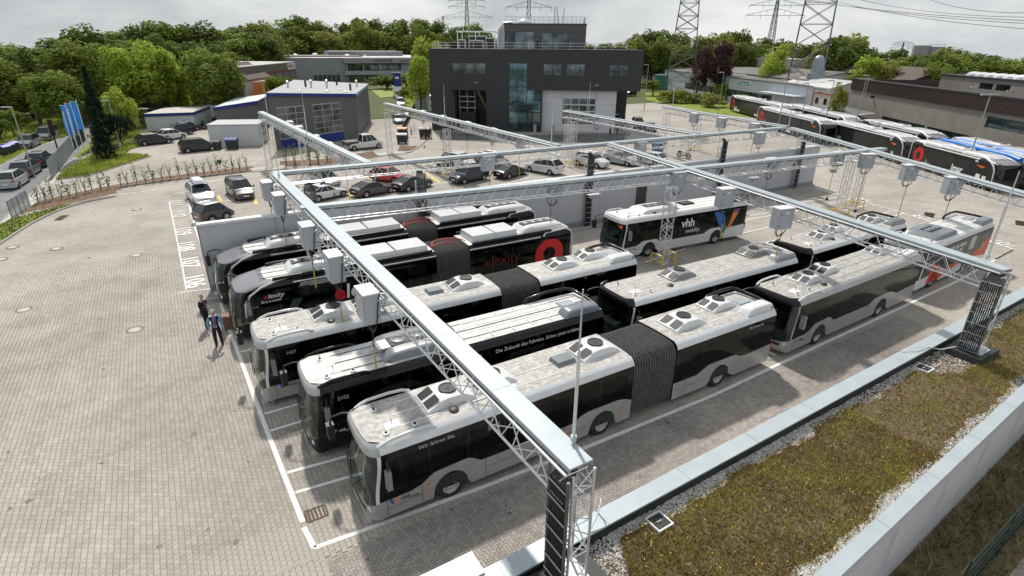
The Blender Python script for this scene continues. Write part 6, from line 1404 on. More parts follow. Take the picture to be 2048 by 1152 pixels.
# grey building with the brown metal band, right side
CONCW = M('exposed_aggregate', (.225, .205, .185), .9, var=.1, scale=.5, bump=.3, bscale=25); BRMET = M('brown_metal', (.050, .032, .028), .5, .2, var=.1)
d = Vector((84-108.8, 12.1-46.1)).normalized(); P0 = Vector((108.8, 46.1))-d*3.6
t = thing('depot_building', 'grey building with brown ribbed metal band at the right', 'building', (P0.x, P0.y, 0), math.atan2(d.y, d.x)); L = 75
m = MB(); wall_open(m, 0, L, 0, 6.1, 0, .4, [(12.8, 25.2, 1.0, 2.7), (25.8, 36.5, .8, 2.7), (38, 50, .8, 2.6), (37.4, 52, 4.1, 5.5)]); m.build('wall', CONCW, t); MB().box(0, .4, .41, 30, 0, 6.1).box(0, L, 30, 30.4, 0, 6.1).build('side_wall', CONCW, t)
MB().box(.05, L, .41, 30, 6.1, 6.3).build('flat_roof', M('bitumen_roof', (.09, .09, .09), .9, var=.15), t)
MB().box(-.2, L, -.22, -.02, 6.0, 7.85).box(-.2, 0, -.01, 30, 6.0, 7.85).build('metal_band', BRMET, t); MB().box(-.3, L, -.34, .5, 7.852, 8.05).build('roof_edge', DARK, t)
for k in range(int(L/.45)): MB().box(k*.45, k*.45+.07, -.27, -.222, 6.02, 7.83).build('rib', BRMET, t)
for a, b, za, zb, n in ((12.8, 25.2, 1.0, 2.7, 8), (25.8, 36.5, .8, 2.7, 6), (38, 50, .8, 2.6, 6), (37.4, 52, 4.1, 5.5, 5)): window(t, a, b, za, zb, n, 1, .2, gm=M('green_glass', (.02, .045, .045), .08, var=.4, scale=.4, spec=.7))
MB().box(8.4, 8.7, -.5, -.1, 5.2, 5.6).build('wall_lamp', DARK, t)
d2 = MB()
P1 = Vector((104.4, 38.2))+Vector((-d.y, d.x))*-8
t = thing('rear_hall', 'grey hall with white roof domes behind the brown banded building', 'building', (106.5+4.5, 41.5-3, 0), math.atan2(d.y, d.x)); 
m = MB(); wall_open(m, 0, 50, 0, 9.1, 4, 4.4, [(10, 13, 7.6, 8.5), (13.6, 16.6, 7.6, 8.5)]); m.build('wall', CONCW, t); MB().box(0, .4, 4.41, 26, 0, 9.1).build('side_wall', WREND, t)
window(t, 10, 13, 7.6, 8.5, 2, 1, 4.2); window(t, 13.6, 16.6, 7.6, 8.5, 2, 1, 4.2)
MB().box(-.3, 50.3, 3.8, 26, 9.102, 9.3).build('roof', DARK, t)
for k in range(11): MB().lathe([(1.1, 9.3), (1.0, 9.6), (.5, 9.85), (.001, 9.92)], (5+k*2.1 if k < 9 else 24+k*2, 6, 0), 'z', 12).build('roof_dome', WHITE, t, True)
# white hall with green signs
RIBW = M('white_ribbed', (.52, .56, .60), .6, var=.05, scale=.6)
h0 = Vector((144.1, 129.9)); h1 = Vector((115.4, 59.4)); d = (h1-h0).normalized(); L = (h1-h0).length
t = thing('repair_hall', 'long white ribbed hall with green signs behind the far buses', 'building', (h0.x, h0.y, 0), math.atan2(d.y, d.x))
m = MB(); wall_open(m, 0, L, 0, 5.7, 0, .3, [(16, 62, 1.1, 2.9)]); m.build('wall', RIBW, t); MB().box(L-.3, L, .31, 22, 0, 5.7).box(0, .3, .31, 22, 0, 5.7).build('side_wall', RIBW, t)
MB().add([(-.3, -.3, 5.71), (L+.3, -.3, 5.71), (L+.3, 24, 6.9), (-.3, 24, 6.9), (-.3, -.3, 5.9), (L+.3, -.3, 5.9), (L+.3, 24, 7.1), (-.3, 24, 7.1)], [(0, 1, 5, 4), (4, 5, 6, 7), (1, 2, 6, 5), (3, 0, 4, 7)]).build('roof', M('felt_roof', (.15, .14, .13), .9, var=.15, scale=.3), t)
for k in range(95): MB().box(.4+k*.8, .48+k*.8, -.05, -.002, 2.95, 5.68).build('rib', RIBW, t)
for k in range(14): window(t, 16.1+k*3.27, 19.2+k*3.27, 1.1, 2.9, 2, 1, .12)
for x in (17.6, 46.5):
    s_ = MB().box(x, x+6.2, -.14, -.07, 3.9, 5.4).build('sign_board', WHITE, t); MB().box(x+.2, x+5.6, -.16, -.142, 4.15, 4.75).build('sign_band', M('sign_green', (.01, .30, .20), .5, var=.05), s_)
    MB().box(x+.4, x+5.4, -.162, -.142, 4.92, 5.12).build('sign_line', TXTD, s_); MB().box(x+.9, x+5.0, -.175, -.161, 4.38, 4.55).build('sign_line', TXTW, s_)
for k in range(18): MB().box(14+k*2.6, 15.8+k*2.6, 7, 8.2, 6.1, 6.45).build('skylight', M('skylight', (.38, .39, .38), .4, var=.3, scale=.5), t)
u = MB().box(60.5, 74, -2.6, -.1, 3.55, 3.7).build('canopy', RIBW, t)
for x in (61, 67.4, 73.6): MB().tube((x, -2.4, 0), (x, -2.4, 3.55), .07, 6).build('canopy_post', GREY, u)
MB().tube((41.5, -.2, 0), (41.5, -.2, 5.8), .14, 8).build('downpipe', GREY, t)
du = MB().box(67.5, 70.5, 4, 6.5, 6.1, 8.0).box(67.9, 69.8, 4.4, 6.0, 8.001, 10.6).build('extract_duct', M('duct_metal', (.33, .37, .42), .4, .4, var=.1), t); MB().lathe([(1.0, 10.6), (.95, 11.2), (.5, 11.6), (.001, 11.7)], (68.9, 5.2, 0), 'z', 12).build('duct_cowl', MATS['duct_metal'], du, True)
# orange framed site container in front of it, sheds
t = thing('site_container', 'pale stacked site container with orange frame', 'container', (112.6, 57.5, 0), math.atan2(-.9, -.44)+PI)
OF = M('orange_frame', (.38, .07, .025), .5, var=.1)
MB().box(-6, -.1, -2.4, -.1, 1.9, 4.8).build('upper_box', M('container_cream', (.52, .47, .40), .6, var=.06), t); MB().box(-6, -.1, -2.4, -.1, .1, 1.85).build('lower_box', MATS['container_cream'], t)
for x in (-6.05, -.05):
    for y in (-2.45, -.05): MB().box(x-.07, x+.07, y-.07, y+.07, 0, 4.95).build('corner_post', OF, t)
for z in (1.85, 4.85):
    for y in (-2.45, -.05): MB().box(-5.97, -.13, y-.07, y+.07, z-.1, z+.1).build('rail', OF, t)
    for x in (-6.05, -.05): MB().box(x-.07, x+.07, -2.37, -.13, z-.1, z+.1).build('rail', OF, t)
for x in (-4.8, -2.0): MB().box(x, x+1.0, -.1, -.06, 2.9, 4.0).build('window', BGLASS, t); MB().box(x, x+1.0, -2.44, -2.4, 2.9, 4.0).build('window', BGLASS, t)
t = thing('shed', 'low shed with pale corrugated roof beside the grey building', 'shed', (103.5, 47.5, 0), math.atan2(-.81, -.59))
MB().box(-6, 8, -4, 3, 0, 2.2).build('wall', M('shed_wall', (.30, .28, .26), .8, var=.15), t); MB().add([(-6.3, -4.4, 2.25), (8.3, -4.4, 2.25), (8.3, 3.3, 3.2), (-6.3, 3.3, 3.2)], [(0, 1, 2, 3)]).build('roof', M('corrugated', (.50, .49, .47), .6, .2, var=.15, scale=1.5, bump=.4, bscale=8), t)
for k in range(30): MB().path([(-6.2+k*.48, -4.4, 2.27), (-6.2+k*.48, 3.3, 3.22)], .05, 4).build('corrugation', MATS['corrugated'], t)
def gable(name, label, c, rz, L, Wd, h, rh, wm, rm, cat='building'):
    t = thing(name, label, cat, (c[0], c[1], 0), rz)
    m = MB(); m.prism([(-Wd/2, 0), (Wd/2, 0), (Wd/2, h), (0, h+rh-.05), (-Wd/2, h)], -L/2, L/2, lambda a, b, k: (k, a, b)).build('wall', wm, t)
    for s in (-1, 1): MB().add([(-L/2-.4, s*(Wd/2+.5), h-.15), (L/2+.4, s*(Wd/2+.5), h-.15), (L/2+.4, 0, h+rh), (-L/2-.4, 0, h+rh), (-L/2-.4, s*(Wd/2+.5), h+.05), (L/2+.4, s*(Wd/2+.5), h+.05), (L/2+.4, 0, h+rh+.2), (-L/2-.4, 0, h+rh+.2)], [(0, 1, 2, 3), (4, 5, 6, 7), (0, 1, 5, 4), (0, 3, 7, 4), (1, 2, 6, 5)]).build('roof', rm, t)
    return t
BRROOF = M('brown_roof', (.085, .065, .055), .85, var=.15, scale=.4)
gable('warehouse', 'warehouse with flat brown roof behind the white hall', (135, 74), R(62), 30, 16, 6.5, 1.6, WREND, M('brown_grey_roof', (.14, .125, .115), .85, var=.12))
gable('barn', 'dark red-brown barn roof below the right lattice pylon', (141, 60), R(62), 36, 18, 6.0, 3.4, M('brick_red', (.13, .05, .04), .8, var=.15), BRROOF)
gable('long_shed', 'shed with pale roof right of the metal duct', (121, 60), R(62), 18, 9, 5.8, 1.2, RIBW, M('pale_corrugated', (.50, .51, .51), .6, var=.1))
CREAM = M('cream_render', (.50, .48, .42), .75, var=.06)
t, L = facade_box('cream_factory', 'long cream factory with small windows on the horizon behind the pylon', (165, 182), (168, 100), 9.5, 20, CREAM, M('white_roof', (.60, .60, .60), .7, var=.15))
for k in range(11): window(t, 2+k*7, 5.5+k*7, 5.5, 7.6, 2, 1, -.08); MB().lathe([(1.2, 9.7), (1.0, 10.3), (.001, 10.6)], (5+k*7, 6, 0), 'z', 10).build('roof_dome', WHITE, t, True)
facade_box('green_edged_shed', 'white shed with green edge left of the big pylon', (141, 131), (150, 112), 4.2, 14, M('shed_teal', (.03, .16, .14), .6, var=.1), WREND)
gable('brick_house', 'red brick house half hidden by trees at the left edge', (-31.5, 118), R(30), 12, 9, 4.5, 2.5, M('brick', (.22, .07, .05), .8, var=.15), M('house_roof', (.30, .29, .27), .8, var=.1))
gable('white_house', 'pale house gable behind the trees above the white cabin', (17, 150), R(60), 14, 10, 5, 3.5, WREND, BRROOF)
# white tank/transformer box and blue advertising pylon left of the office
p = (47.07,104.31); t = thing('equipment_box', 'pale box container left of the office building', 'container', p, R(-35)); MB().box(-1.4, 1.4, -1.2, 1.2, 0, 4.6).build('box', M('box_pale', (.50, .51, .53), .6, var=.06), t); MB().box(-1.5, 1.5, -1.3, 1.3, 4.602, 4.72).build('lid', WHITE, t); MB().box(.2, 1.2, -1.23, -1.2, .2, 2.4).build('door', GREY, t)
p = (53.36,135.75); t = thing('advertising_pylon', 'blue advertising pylon at the far street', 'sign', p, R(-30)); MB().box(-1.0, 1.0, -.2, .2, 0, 6.2).build('panel', BLUEF, t); MB().box(-.5, .5, -.23, -.2, 4.8, 5.3).build('panel_mark', WHITE, t); MB().box(-1.02, 1.02, -.22, .22, 6.202, 6.3).build('cap', WHITE, t)
t = thing('trailer', 'white trailer on the grass left of the office', 'trailer', (50.51,114.24), R(80)); MB().box(-1.2, 1.2, -.9, .9, .5, 1.6).build('body', WHITE, t)
for s in (-1, 1): put('wheel', CTY, t, loc=(0, s*1.0, .33))
MB().box(-1.25, -1.22, -.8, .8, .5, 1.0).build('rear_panel', DARK, t)
# far silos on the skyline
for (x, y, z), r, l in (((379.19,163.49,13.93), 9, 'pair of grey concrete silos on the right skyline'), ((429.47,173.56,10.88), 8, 'hazy grey silo right of the big silos'), ((479.88,182.66,8.85), 7, 'small hazy silo farthest right on the skyline')):
    t = thing('silo', l, 'silo', (x, y, 0)); MB().lathe([(r*.5, -40), (r*.5, z), (.001, z+.4)], (0, 0, 0), 'z', 20).build('shell', M('silo_concrete', (.30, .30, .31), .8, var=.08, scale=.1), t, True)
    if r == 9: MB().lathe([(4.3, -40), (4.3, z-.6), (.001, z-.2)], (4.2, -5.5, 0), 'z', 20).build('shell', MATS['silo_concrete'], t, True); MB().path([(4.2+4.4*math.cos(a_), -5.5+4.4*math.sin(a_), z+.5) for a_ in [2*PI*k/16 for k in range(16)]], .12, 5, closed=True).build('roof_railing', GREY, t)

# ---------------------------------------------------------------- trees, shrubs, saplings
def leaf_mat(name, col, sp=.3): return M(name, col, .75, var=.28, scale=.25, island=sp, trans=.42, spec=.25, obrand=.16)
LEAF = [leaf_mat('leaf_dark', (.12, .16, .034)), leaf_mat('leaf_mid', (.185, .24, .042)), leaf_mat('leaf_bright', (.30, .38, .055)), leaf_mat('leaf_olive', (.26, .275, .06)), leaf_mat('leaf_purple', (.10, .05, .058)), leaf_mat('leaf_conifer', (.022, .038, .02)), leaf_mat('leaf_young', (.12, .18, .045))]
BARK = M('bark', (.085, .065, .05), .9, var=.3, scale=4, bump=.5, bscale=12)
def crown_mesh(name, mat, seed, rx, rz, n, leaf, lobes=9, cone=False, base=.0):
    """crown of unit-ish size: leaf quads scattered over many lumpy clusters; z from base to base+2*rz"""
    rnd = random.Random(seed); L = []
    for k in range(lobes):
        a = rnd.uniform(0, 2*PI); h = rnd.uniform(-.75, .8); rr = math.sqrt(max(.05, 1-h*h))*rnd.uniform(.35, .75)
        L.append((rx*rr*math.cos(a), rx*rr*math.sin(a), rz*h, (rnd.uniform(.30, .52) if lobes < 15 else rnd.uniform(.2, .42))*(1-.25*abs(h))))
    L.append((0, 0, rz*.45, .5)); L.append((0, 0, -.1*rz, .55))
    vs = []; fs = []
    for k in range(n):
        if cone:
            t = rnd.random()**.8; z = -rz+2*rz*t; a = rnd.uniform(0, 2*PI); r = rx*(1-t)**.9*(.55+.45*rnd.random())*(.8+.2*math.sin(z*3+a*2)); p = Vector((r*math.cos(a), r*math.sin(a), z)); nrm = Vector((math.cos(a), math.sin(a), .5))
        else:
            lx, ly, lz, lr = L[rnd.randrange(len(L))]
            d = Vector((rnd.gauss(0, 1), rnd.gauss(0, 1), rnd.gauss(0, 1)+.25)); d.normalize()
            q = rnd.uniform(.72, 1.08) if rnd.random() < .8 else rnd.uniform(.3, .8)
            p = Vector((lx+d.x*lr*rx*q, ly+d.y*lr*rx*q, lz+d.z*lr*rz*q*1.05)); nrm = d
        nrm = (nrm+Vector((rnd.gauss(0, .5), rnd.gauss(0, .5), rnd.gauss(0, .5)))).normalized()
        a = nrm.cross(Vector((0, 0, 1))) 
        if a.length < .05: a = Vector((1, 0, 0))
        a.normalize(); b = nrm.cross(a); s = leaf*rnd.uniform(.55, 1.35); th = rnd.uniform(0, PI); A = a*math.cos(th)+b*math.sin(th); B = b*math.cos(th)-a*math.sin(th)
        o = len(vs); w = .62
        vs += [p-A*s, p+B*s*w*.8-A*s*.1, p+A*s, p-B*s*w-A*s*.1]; fs.append((o, o+1, o+2, o+3))
    me = bpy.data.meshes.new(name); me.from_pydata([(v[0], v[1], v[2]+rz+base) for v in vs], [], fs); me.materials.append(mat); return me
def trunk_mesh(name, seed, h, r, spread):
    rnd = random.Random(seed); m = MB()
    m.path([(0, 0, 0), (.03*h*rnd.uniform(-1, 1), .03*h*rnd.uniform(-1, 1), h*.35), (.04*h*rnd.uniform(-1, 1), .04*h*rnd.uniform(-1, 1), h*.7), (0, 0, h*.95)], [r, r*.75, r*.45, r*.12], 8)
    for k in range(7):
        a = rnd.uniform(0, 2*PI); z = h*rnd.uniform(.3, .6); l = spread*rnd.uniform(.5, .9)
        m.path([(0, 0, z), (l*.5*math.cos(a), l*.5*math.sin(a), z+l*.35), (l*math.cos(a), l*math.sin(a), z+l*rnd.uniform(.6, 1.0))], [r*.4, r*.26, r*.08], 5)
    return m.mesh(name, BARK, True)
# unit crowns: half width 4, full height 12 on a 3 m clear stem (total 15)
CROWNS = [crown_mesh('crown', LEAF[0], 100+k, 4.6, 6.2, 4200, .31, 20, base=2.4) for k in range(4)]
TRUNKS = [trunk_mesh('trunk', 50+k, 12, .34, 3.4) for k in range(4)]
CV = {}
def crown(k, mat):
    if (k, mat) not in CV:
        me = CROWNS[k].copy(); me.materials.clear(); me.materials.append(LEAF[mat]); CV[(k, mat)] = me
    return CV[(k, mat)]
NT = [0]
def tree(p, label, mat, w=None, group=None, name='tree', k=None):
    x, y, h = p; s = h/14.8; k = NT[0] % 4 if k is None else k; NT[0] += 1; sw = (w/9.2) if w else s
    t = thing(name, label, 'tree', (x, y, 0), (NT[0]*2.4) % 6.28, group, (sw, sw, s))
    put('crown', crown(k, mat), t); put('trunk', TRUNKS[k], t); return t
WOOD = 'leafy tree in the wood along the left and middle skyline'; WR = 'leafy tree in the wood along the right skyline'
# the wood behind: tops read off the skyline, several rows deep
BACK = [(-26.3, 134.6, 12.4, 1, 16.8), (-23.9, 116.7, 11.1, 1, 11.3), (-28.7, 174.7, 10.3, 0, 16.6), (-27.3, 156.7, 8.6, 1, 11.2), (-23.7, 170.3, 11.2, 0, 15.2), (-23.2, 152.2, 8.4, 0, 12.9), (-17.6, 150.8, 14.2, 0, 15.3), (-17.0, 132.8, 10.7, 0, 12.7), (-13.0, 136.2, 15.9, 0, 14.2), (-12.6, 118.2, 13.9, 1, 12.7), (-11.1, 146.3, 14.5, 0, 13.4), (-10.4, 128.3, 12.5, 0, 12.6), (-9.1, 161.5, 13.5, 0, 15.3), (-8.7, 143.5, 10.7, 1, 12.3), (-5.8, 161.6, 15.8, 1, 14.9), (-5.0, 143.6, 13.0, 0, 13.4), (-1.9, 156.6, 17.0, 0, 13.3), (-2.9, 138.6, 13.9, 1, 13.2), (0.8, 158.6, 17.6, 1, 15.4), (-1.1, 140.6, 14.3, 0, 13.3), (4.4, 162.5, 17.1, 0, 16.7), (2.8, 144.5, 12.7, 0, 13.3), (7.8, 166.4, 16.3, 1, 14.4), (5.8, 148.4, 12.9, 1, 11.2), (11.4, 161.1, 17.6, 0, 16.8), (9.4, 143.2, 13.8, 0, 13.2), (19.9, 215.6, 16.5, 1, 20.3), (20.1, 205.5, 13.5, 1, 19.1), (25.0, 220.1, 16.4, 1, 17.0), (23.4, 210.2, 14.4, 0, 18.5), (31.5, 224.3, 18.4, 0, 20.9), (28.4, 214.6, 16.2, 1, 19.8), (36.6, 223.5, 19.8, 3, 17.3), (34.4, 213.7, 17.0, 0, 19.5), (51.0, 271.8, 22.4, 1, 20.6), (51.0, 261.6, 18.7, 1, 19.9), (57.4, 272.6, 23.4, 0, 17.3), (53.2, 263.2, 19.6, 0, 18.5), (63.6, 274.3, 23.6, 0, 18.3), (58.6, 265.1, 20.3, 1, 18.8), (69.1, 267.8, 21.5, 1, 21.9), (67.2, 258.0, 18.1, 3, 19.0), (75.2, 268.3, 21.3, 0, 19.3), (73.9, 258.3, 16.8, 3, 19.4), (82.2, 268.4, 22.3, 3, 19.0), (78.5, 259.0, 18.8, 1, 17.2), (88.9, 268.4, 23.7, 0, 22.0), (85.3, 259.0, 21.0, 3, 17.2), (96.3, 268.0, 23.0, 0, 19.8), (92.9, 258.6, 18.3, 3, 17.1), (103.1, 267.7, 23.6, 0, 20.1), (97.7, 259.0, 20.5, 1, 18.8), (110.4, 267.0, 23.3, 3, 17.5), (108.2, 257.1, 18.4, 1, 18.4), (117.8, 266.1, 23.9, 1, 17.3), (111.7, 257.8, 20.5, 1, 18.4), (126.3, 264.5, 22.7, 0, 19.6), (120.4, 256.2, 17.8, 1, 17.4), (133.1, 263.5, 21.1, 0, 20.8), (127.6, 255.1, 16.9, 0, 19.1), (140.2, 262.2, 22.1, 1, 19.6), (137.7, 252.2, 18.7, 0, 18.6), (148.1, 263.7, 19.5, 1, 20.2), (143.9, 254.6, 14.9, 0, 19.4)]
RIGHT = [(184.7, 221.6, 13.4, 3, 15.0), (174.4, 210.7, 10.3, 1, 13.2), (191.2, 216.3, 13.9, 0, 15.2), (181.6, 204.8, 11.7, 3, 13.9), (183.4, 196.6, 14.3, 3, 15.2), (174.5, 184.5, 11.9, 1, 11.2), (154.2, 155.7, 16.9, 0, 12.9), (143.2, 145.4, 15.1, 3, 14.0), (154.6, 148.5, 17.8, 0, 13.9), (144.8, 137.1, 14.9, 0, 13.5), (159.7, 147.6, 18.2, 0, 15.6), (150.1, 136.0, 15.3, 1, 13.7), (168.3, 148.8, 17.4, 3, 15.2), (157.2, 138.7, 14.4, 3, 12.2), (172.8, 144.0, 16.4, 3, 15.0), (160.7, 135.0, 14.7, 0, 11.1), (176.8, 139.4, 16.8, 3, 15.2), (164.8, 130.4, 13.8, 1, 13.0), (176.6, 131.8, 17.7, 1, 12.6), (165.2, 122.0, 16.2, 3, 12.9), (177.6, 127.4, 18.0, 0, 13.7), (166.9, 116.7, 15.0, 0, 11.1), (184.0, 125.7, 15.8, 0, 13.2), (171.6, 117.1, 13.4, 1, 12.6), (190.3, 122.1, 15.2, 0, 12.2), (178.8, 112.3, 12.3, 3, 12.8), (189.8, 113.9, 14.3, 3, 15.3), (178.2, 104.3, 12.8, 0, 12.6), (180.4, 100.8, 14.0, 0, 15.5), (168.4, 91.7, 11.9, 0, 11.5), (169.7, 89.6, 15.8, 3, 14.5), (156.4, 82.6, 14.6, 3, 12.6), (167.1, 84.2, 16.3, 3, 15.1), (153.8, 77.3, 14.4, 0, 11.6), (177.5, 86.0, 14.3, 0, 15.1), (164.6, 78.4, 12.4, 0, 12.3), (188.4, 86.9, 11.9, 0, 14.8), (175.3, 79.6, 10.1, 1, 12.5), (185.6, 81.4, 12.8, 0, 14.8), (173.0, 73.2, 10.4, 1, 13.8), (205.6, 86.2, 10.1, 0, 15.4), (191.7, 80.4, 9.0, 1, 11.9), (207.5, 82.1, 9.3, 0, 13.7), (193.7, 76.3, 8.0, 0, 13.7), (172.4, 62.6, 11.1, 0, 15.8), (158.9, 56.0, 9.9, 1, 13.6), (164.2, 56.3, 12.2, 3, 12.9), (150.9, 49.3, 11.0, 1, 11.5), (169.9, 55.7, 11.7, 0, 12.6), (156.1, 49.8, 10.4, 1, 12.3), (175.8, 54.2, 9.6, 1, 13.3), (162.0, 48.2, 9.1, 3, 12.4), (172.2, 49.5, 8.5, 0, 13.5), (158.3, 44.0, 7.7, 0, 11.3), (168.7, 44.5, 7.7, 0, 15.9), (154.3, 40.1, 7.0, 0, 13.7), (169.8, 41.2, 7.8, 0, 13.1), (155.4, 37.0, 7.0, 3, 13.5), (180.1, 69.8, 11.6, 0, 14.5), (177.0, 64.5, 12.7, 3, 12.6), (173.6, 59.7, 13.0, 0, 13.4), (179.5, 58.6, 12.3, 0, 15.6), (176.0, 53.8, 11.5, 0, 13.3), (177.0, 51.0, 11.1, 0, 14.9), (176.1, 47.6, 11.0, 1, 14.8), (177.1, 44.6, 10.8, 0, 15.8), (206.4, 84.6, 10.7, 0, 12.6), (156.9, 47.7, 10.9, 1, 12.2), (160.6, 43.4, 10.3, 1, 14.0), (156.6, 53.7, 11.6, 0, 15.1)]
for x, y, h, m, w in BACK: tree((x, y, h), WOOD, m, w, 'trees of the wood on the left and middle skyline')
for x, y, h, m, w in RIGHT: tree((x, y, h), WR, m, w, 'trees of the wood on the right skyline')
# single trees one can tell apart
for p, l, m, w in (((-21.84,125.16,12.46), 'dark tree cut by the left edge of the picture, highest there', 0, 9), ((-24.55,119.67,7.95), 'pale green tree low at the left edge above the bins', 3, 8), ((-19.53,113.37,8.14), 'round green tree left of the conifer, beside the street', 1, 9), ((-15.36,107.85,9.21), 'broad mid green tree above the far parked van', 1, 10), ((-5.87,114.54,12.60), 'bright green tall tree right of the dark conifer', 2, 10), ((-1.42,114.61,12.94), 'bright green broad tree above the white cabin', 2, 11), ((1.63,118.57,12.08), 'bright tree with drooping crown above the cabin roof', 2, 9), ((6.70,111.32,12.67), 'green tree left of the brown factory, taller one', 1, 10), ((9.53,104.07,11.77), 'green round tree in front of the brown factory', 1, 11), ((-6.76,92.49,6.90), 'young bright green tree behind the lamp post and flags', 2, 5), ((1.99,114.55,8.54), 'bright bushy tree directly above the white cabin', 2, 7), ((48.26,104.44,14.96), 'bright green tree at the left edge of the dark office', 2, 9), ((43.79,97.63,11.30), 'smaller bright tree in front of the filter factory', 2, 6), ((132.56,82.46,13.37), 'yellow green tree behind the white hall roof', 2, 10), ((130.18,57.99,11.39), 'yellow green tree behind the brown banded building', 2, 9), ((131.91,54.70,11.07), 'pale tree right of the yellow green one behind the building', 3, 9), ((145.20,72.09,15.73), 'tall dark tree right of the lattice pylon', 0, 13), ((100.88,44.85,7.51), 'young birch beside the orange framed container', 3, 4), ((136.48,44.87,12.21), 'large dark tree behind the white roof domes', 0, 11), ((131.36,44.12,11.15), 'mid green tree left of the large dark one behind the domes', 1, 8), ((-23.22,116.85,6.47), 'shaded tree beside the brick house', 0, 8)):
    tree(p, l, m, w)
tree((127.08,100.57,13.21), 'purple leaved tree behind the white hall, left crown', 4, 8); tree((128.77,95.54,14.22), 'purple leaved tree behind the white hall, right taller crown', 4, 9)
# conifers
for p, l, w in (((-9.13,84.33,10.39), 'tall dark conifer behind the blue flags', 3.4), ((158.77,42.59,9.18), 'slim conifer at the right edge of the skyline', 4), ((-8.38,72.35,6.17), 'lower dark conifer at the foot of the flags', 3.6)):
    x, y, h = p; t = thing('conifer', l, 'tree', (x, y, 0), 0, None, (w/4, w/4, h/12)); put('crown', crown_mesh('crown', LEAF[5], 5, 2, 5.8, 3200, .26, cone=True, base=.3), t); put('trunk', MB().path([(0, 0, 0), (0, 0, 11.5)], [.22, .03], 7).mesh('trunk', BARK), t)
# bushes
BUSHM = {k: crown_mesh('foliage', LEAF[k], 300+k, 1.0, .7, 900, .11, 7) for k in (0, 1, 2, 3, 5)}
def bush(p, w, h, label, m, group=None):
    t = thing('bush', label, 'bush', (p[0], p[1], 0), (p[0]*3) % 6, group, (w/2.0, w/2.0, h/1.4)); put('foliage', BUSHM[m], t); put('stem', MB().path([(0, 0, 0), (.05, .03, .8)], [.06, .02], 5).mesh('stem', BARK), t)
for p, w, h, l, m in (((-7.09,83.91), 4, 4.2, 'round clipped dark shrub at the lamp post on the lawn', 5), ((-8.86,95.49), 5, 3.2, 'loose green shrub behind the flags', 1), ((-6.26,98.99), 5, 3, 'yellowish shrub left of the white cabin corner', 3), ((-4.66,104.91), 4, 2.6, 'green shrub touching the white cabin corner', 1), ((-21.34,101.06), 5, 3.6, 'bright round shrub beyond the street left of the lamp post', 1), ((-22.12,96.07), 4, 3, 'dark shrub at the left edge beyond the street', 0), ((-9.28,80.52), 4, 2, 'low shrub at the foot of the right flagpole', 3), ((2.27,127.40), 5, 4.0, 'bright rounded shrub behind the cabin roof', 2), ((5.53,130.08), 4, 3, 'green shrub behind the caravan', 1), ((9.19,144.33), 6, 3.5, 'hedge-like shrub in front of the brown factory', 1), ((13.09,145.15), 7, 3, 'wide shrub right in front of the brown factory', 1), ((22.23,128.62), 7, 6, 'dense green shrub beside the orange boards', 1), ((26.14,134.43), 6, 5.5, 'second dense shrub right of the orange boards', 0), ((61.39,166.72), 14, 4, 'long clipped hedge below the filter factory, left part', 0), ((68.58,168.03), 14, 4, 'long clipped hedge below the filter factory, right part', 1), ((50.46,123.57), 4, 3, 'round bush at the fence end on the grass strip', 1), ((56.30,134.30), 4, 3, 'second round bush on the grass strip', 2), ((119.80,109.92), 8, 4, 'leafy shrubs left of the big pylon foot', 1), ((109.64,92.37), 9, 3, 'brownish shrub at the big pylon foot', 3), ((110.48,81.18), 8, 3, 'wild shrub behind the white hatchback', 3), ((128.70,91.89), 6, 5, 'bright sapling clump before the white hall windows', 2), ((112.77,90.80), 8, 2.6, 'low brown hedge under the big pylon', 3), ((120.89,57.66), 5, 4.5, 'leafy shrub before the orange framed container', 1), ((121.83,55.17), 5, 5, 'pale birch-like shrub at the corner of the grey building', 3)):
    bush(p, w, h, l, m)
for k in range(6): bush((36.8+.815*(27.6+k*.75)+.58*2.3, 77.2-.58*(27.6+k*.75)+.815*2.3), .9, 14.4-12.4, 'x', 2) if False else None
# saplings in the planting beds
def sap_mesh(seed, leaves):
    rnd = random.Random(seed); m = MB(); vs = []; fs = []
    for k in range(4):
        a = rnd.uniform(0, 2*PI); h = rnd.uniform(1.1, 1.9); l = rnd.uniform(.1, .35)
        m.path([(0, 0, 0), (l*.4*math.cos(a), l*.4*math.sin(a), h*.5), (l*math.cos(a), l*math.sin(a), h)], [.022, .016, .008], 5)
        for j in range(leaves):
            t = rnd.uniform(.3, 1.05); p = Vector((l*t*math.cos(a)+rnd.gauss(0, .12), l*t*math.sin(a)+rnd.gauss(0, .12), h*t)); o = len(vs); s = rnd.uniform(.05, .1); b = rnd.uniform(0, PI)
            vs += [p+Vector((s*math.cos(b), s*math.sin(b), 0)), p+Vector((-s*math.sin(b)*.6, s*math.cos(b)*.6, s*.6)), p-Vector((s*math.cos(b), s*math.sin(b), 0)), p+Vector((s*math.sin(b)*.6, -s*math.cos(b)*.6, -s*.6))]; fs.append((o, o+1, o+2, o+3))
    me = bpy.data.meshes.new('foliage'); me.from_pydata([tuple(v) for v in vs], [], fs); me.materials.append(LEAF[6]); return m.mesh('stem', BARK), me
SAP = [sap_mesh(k, 9 if k % 2 else 16) for k in range(5)]
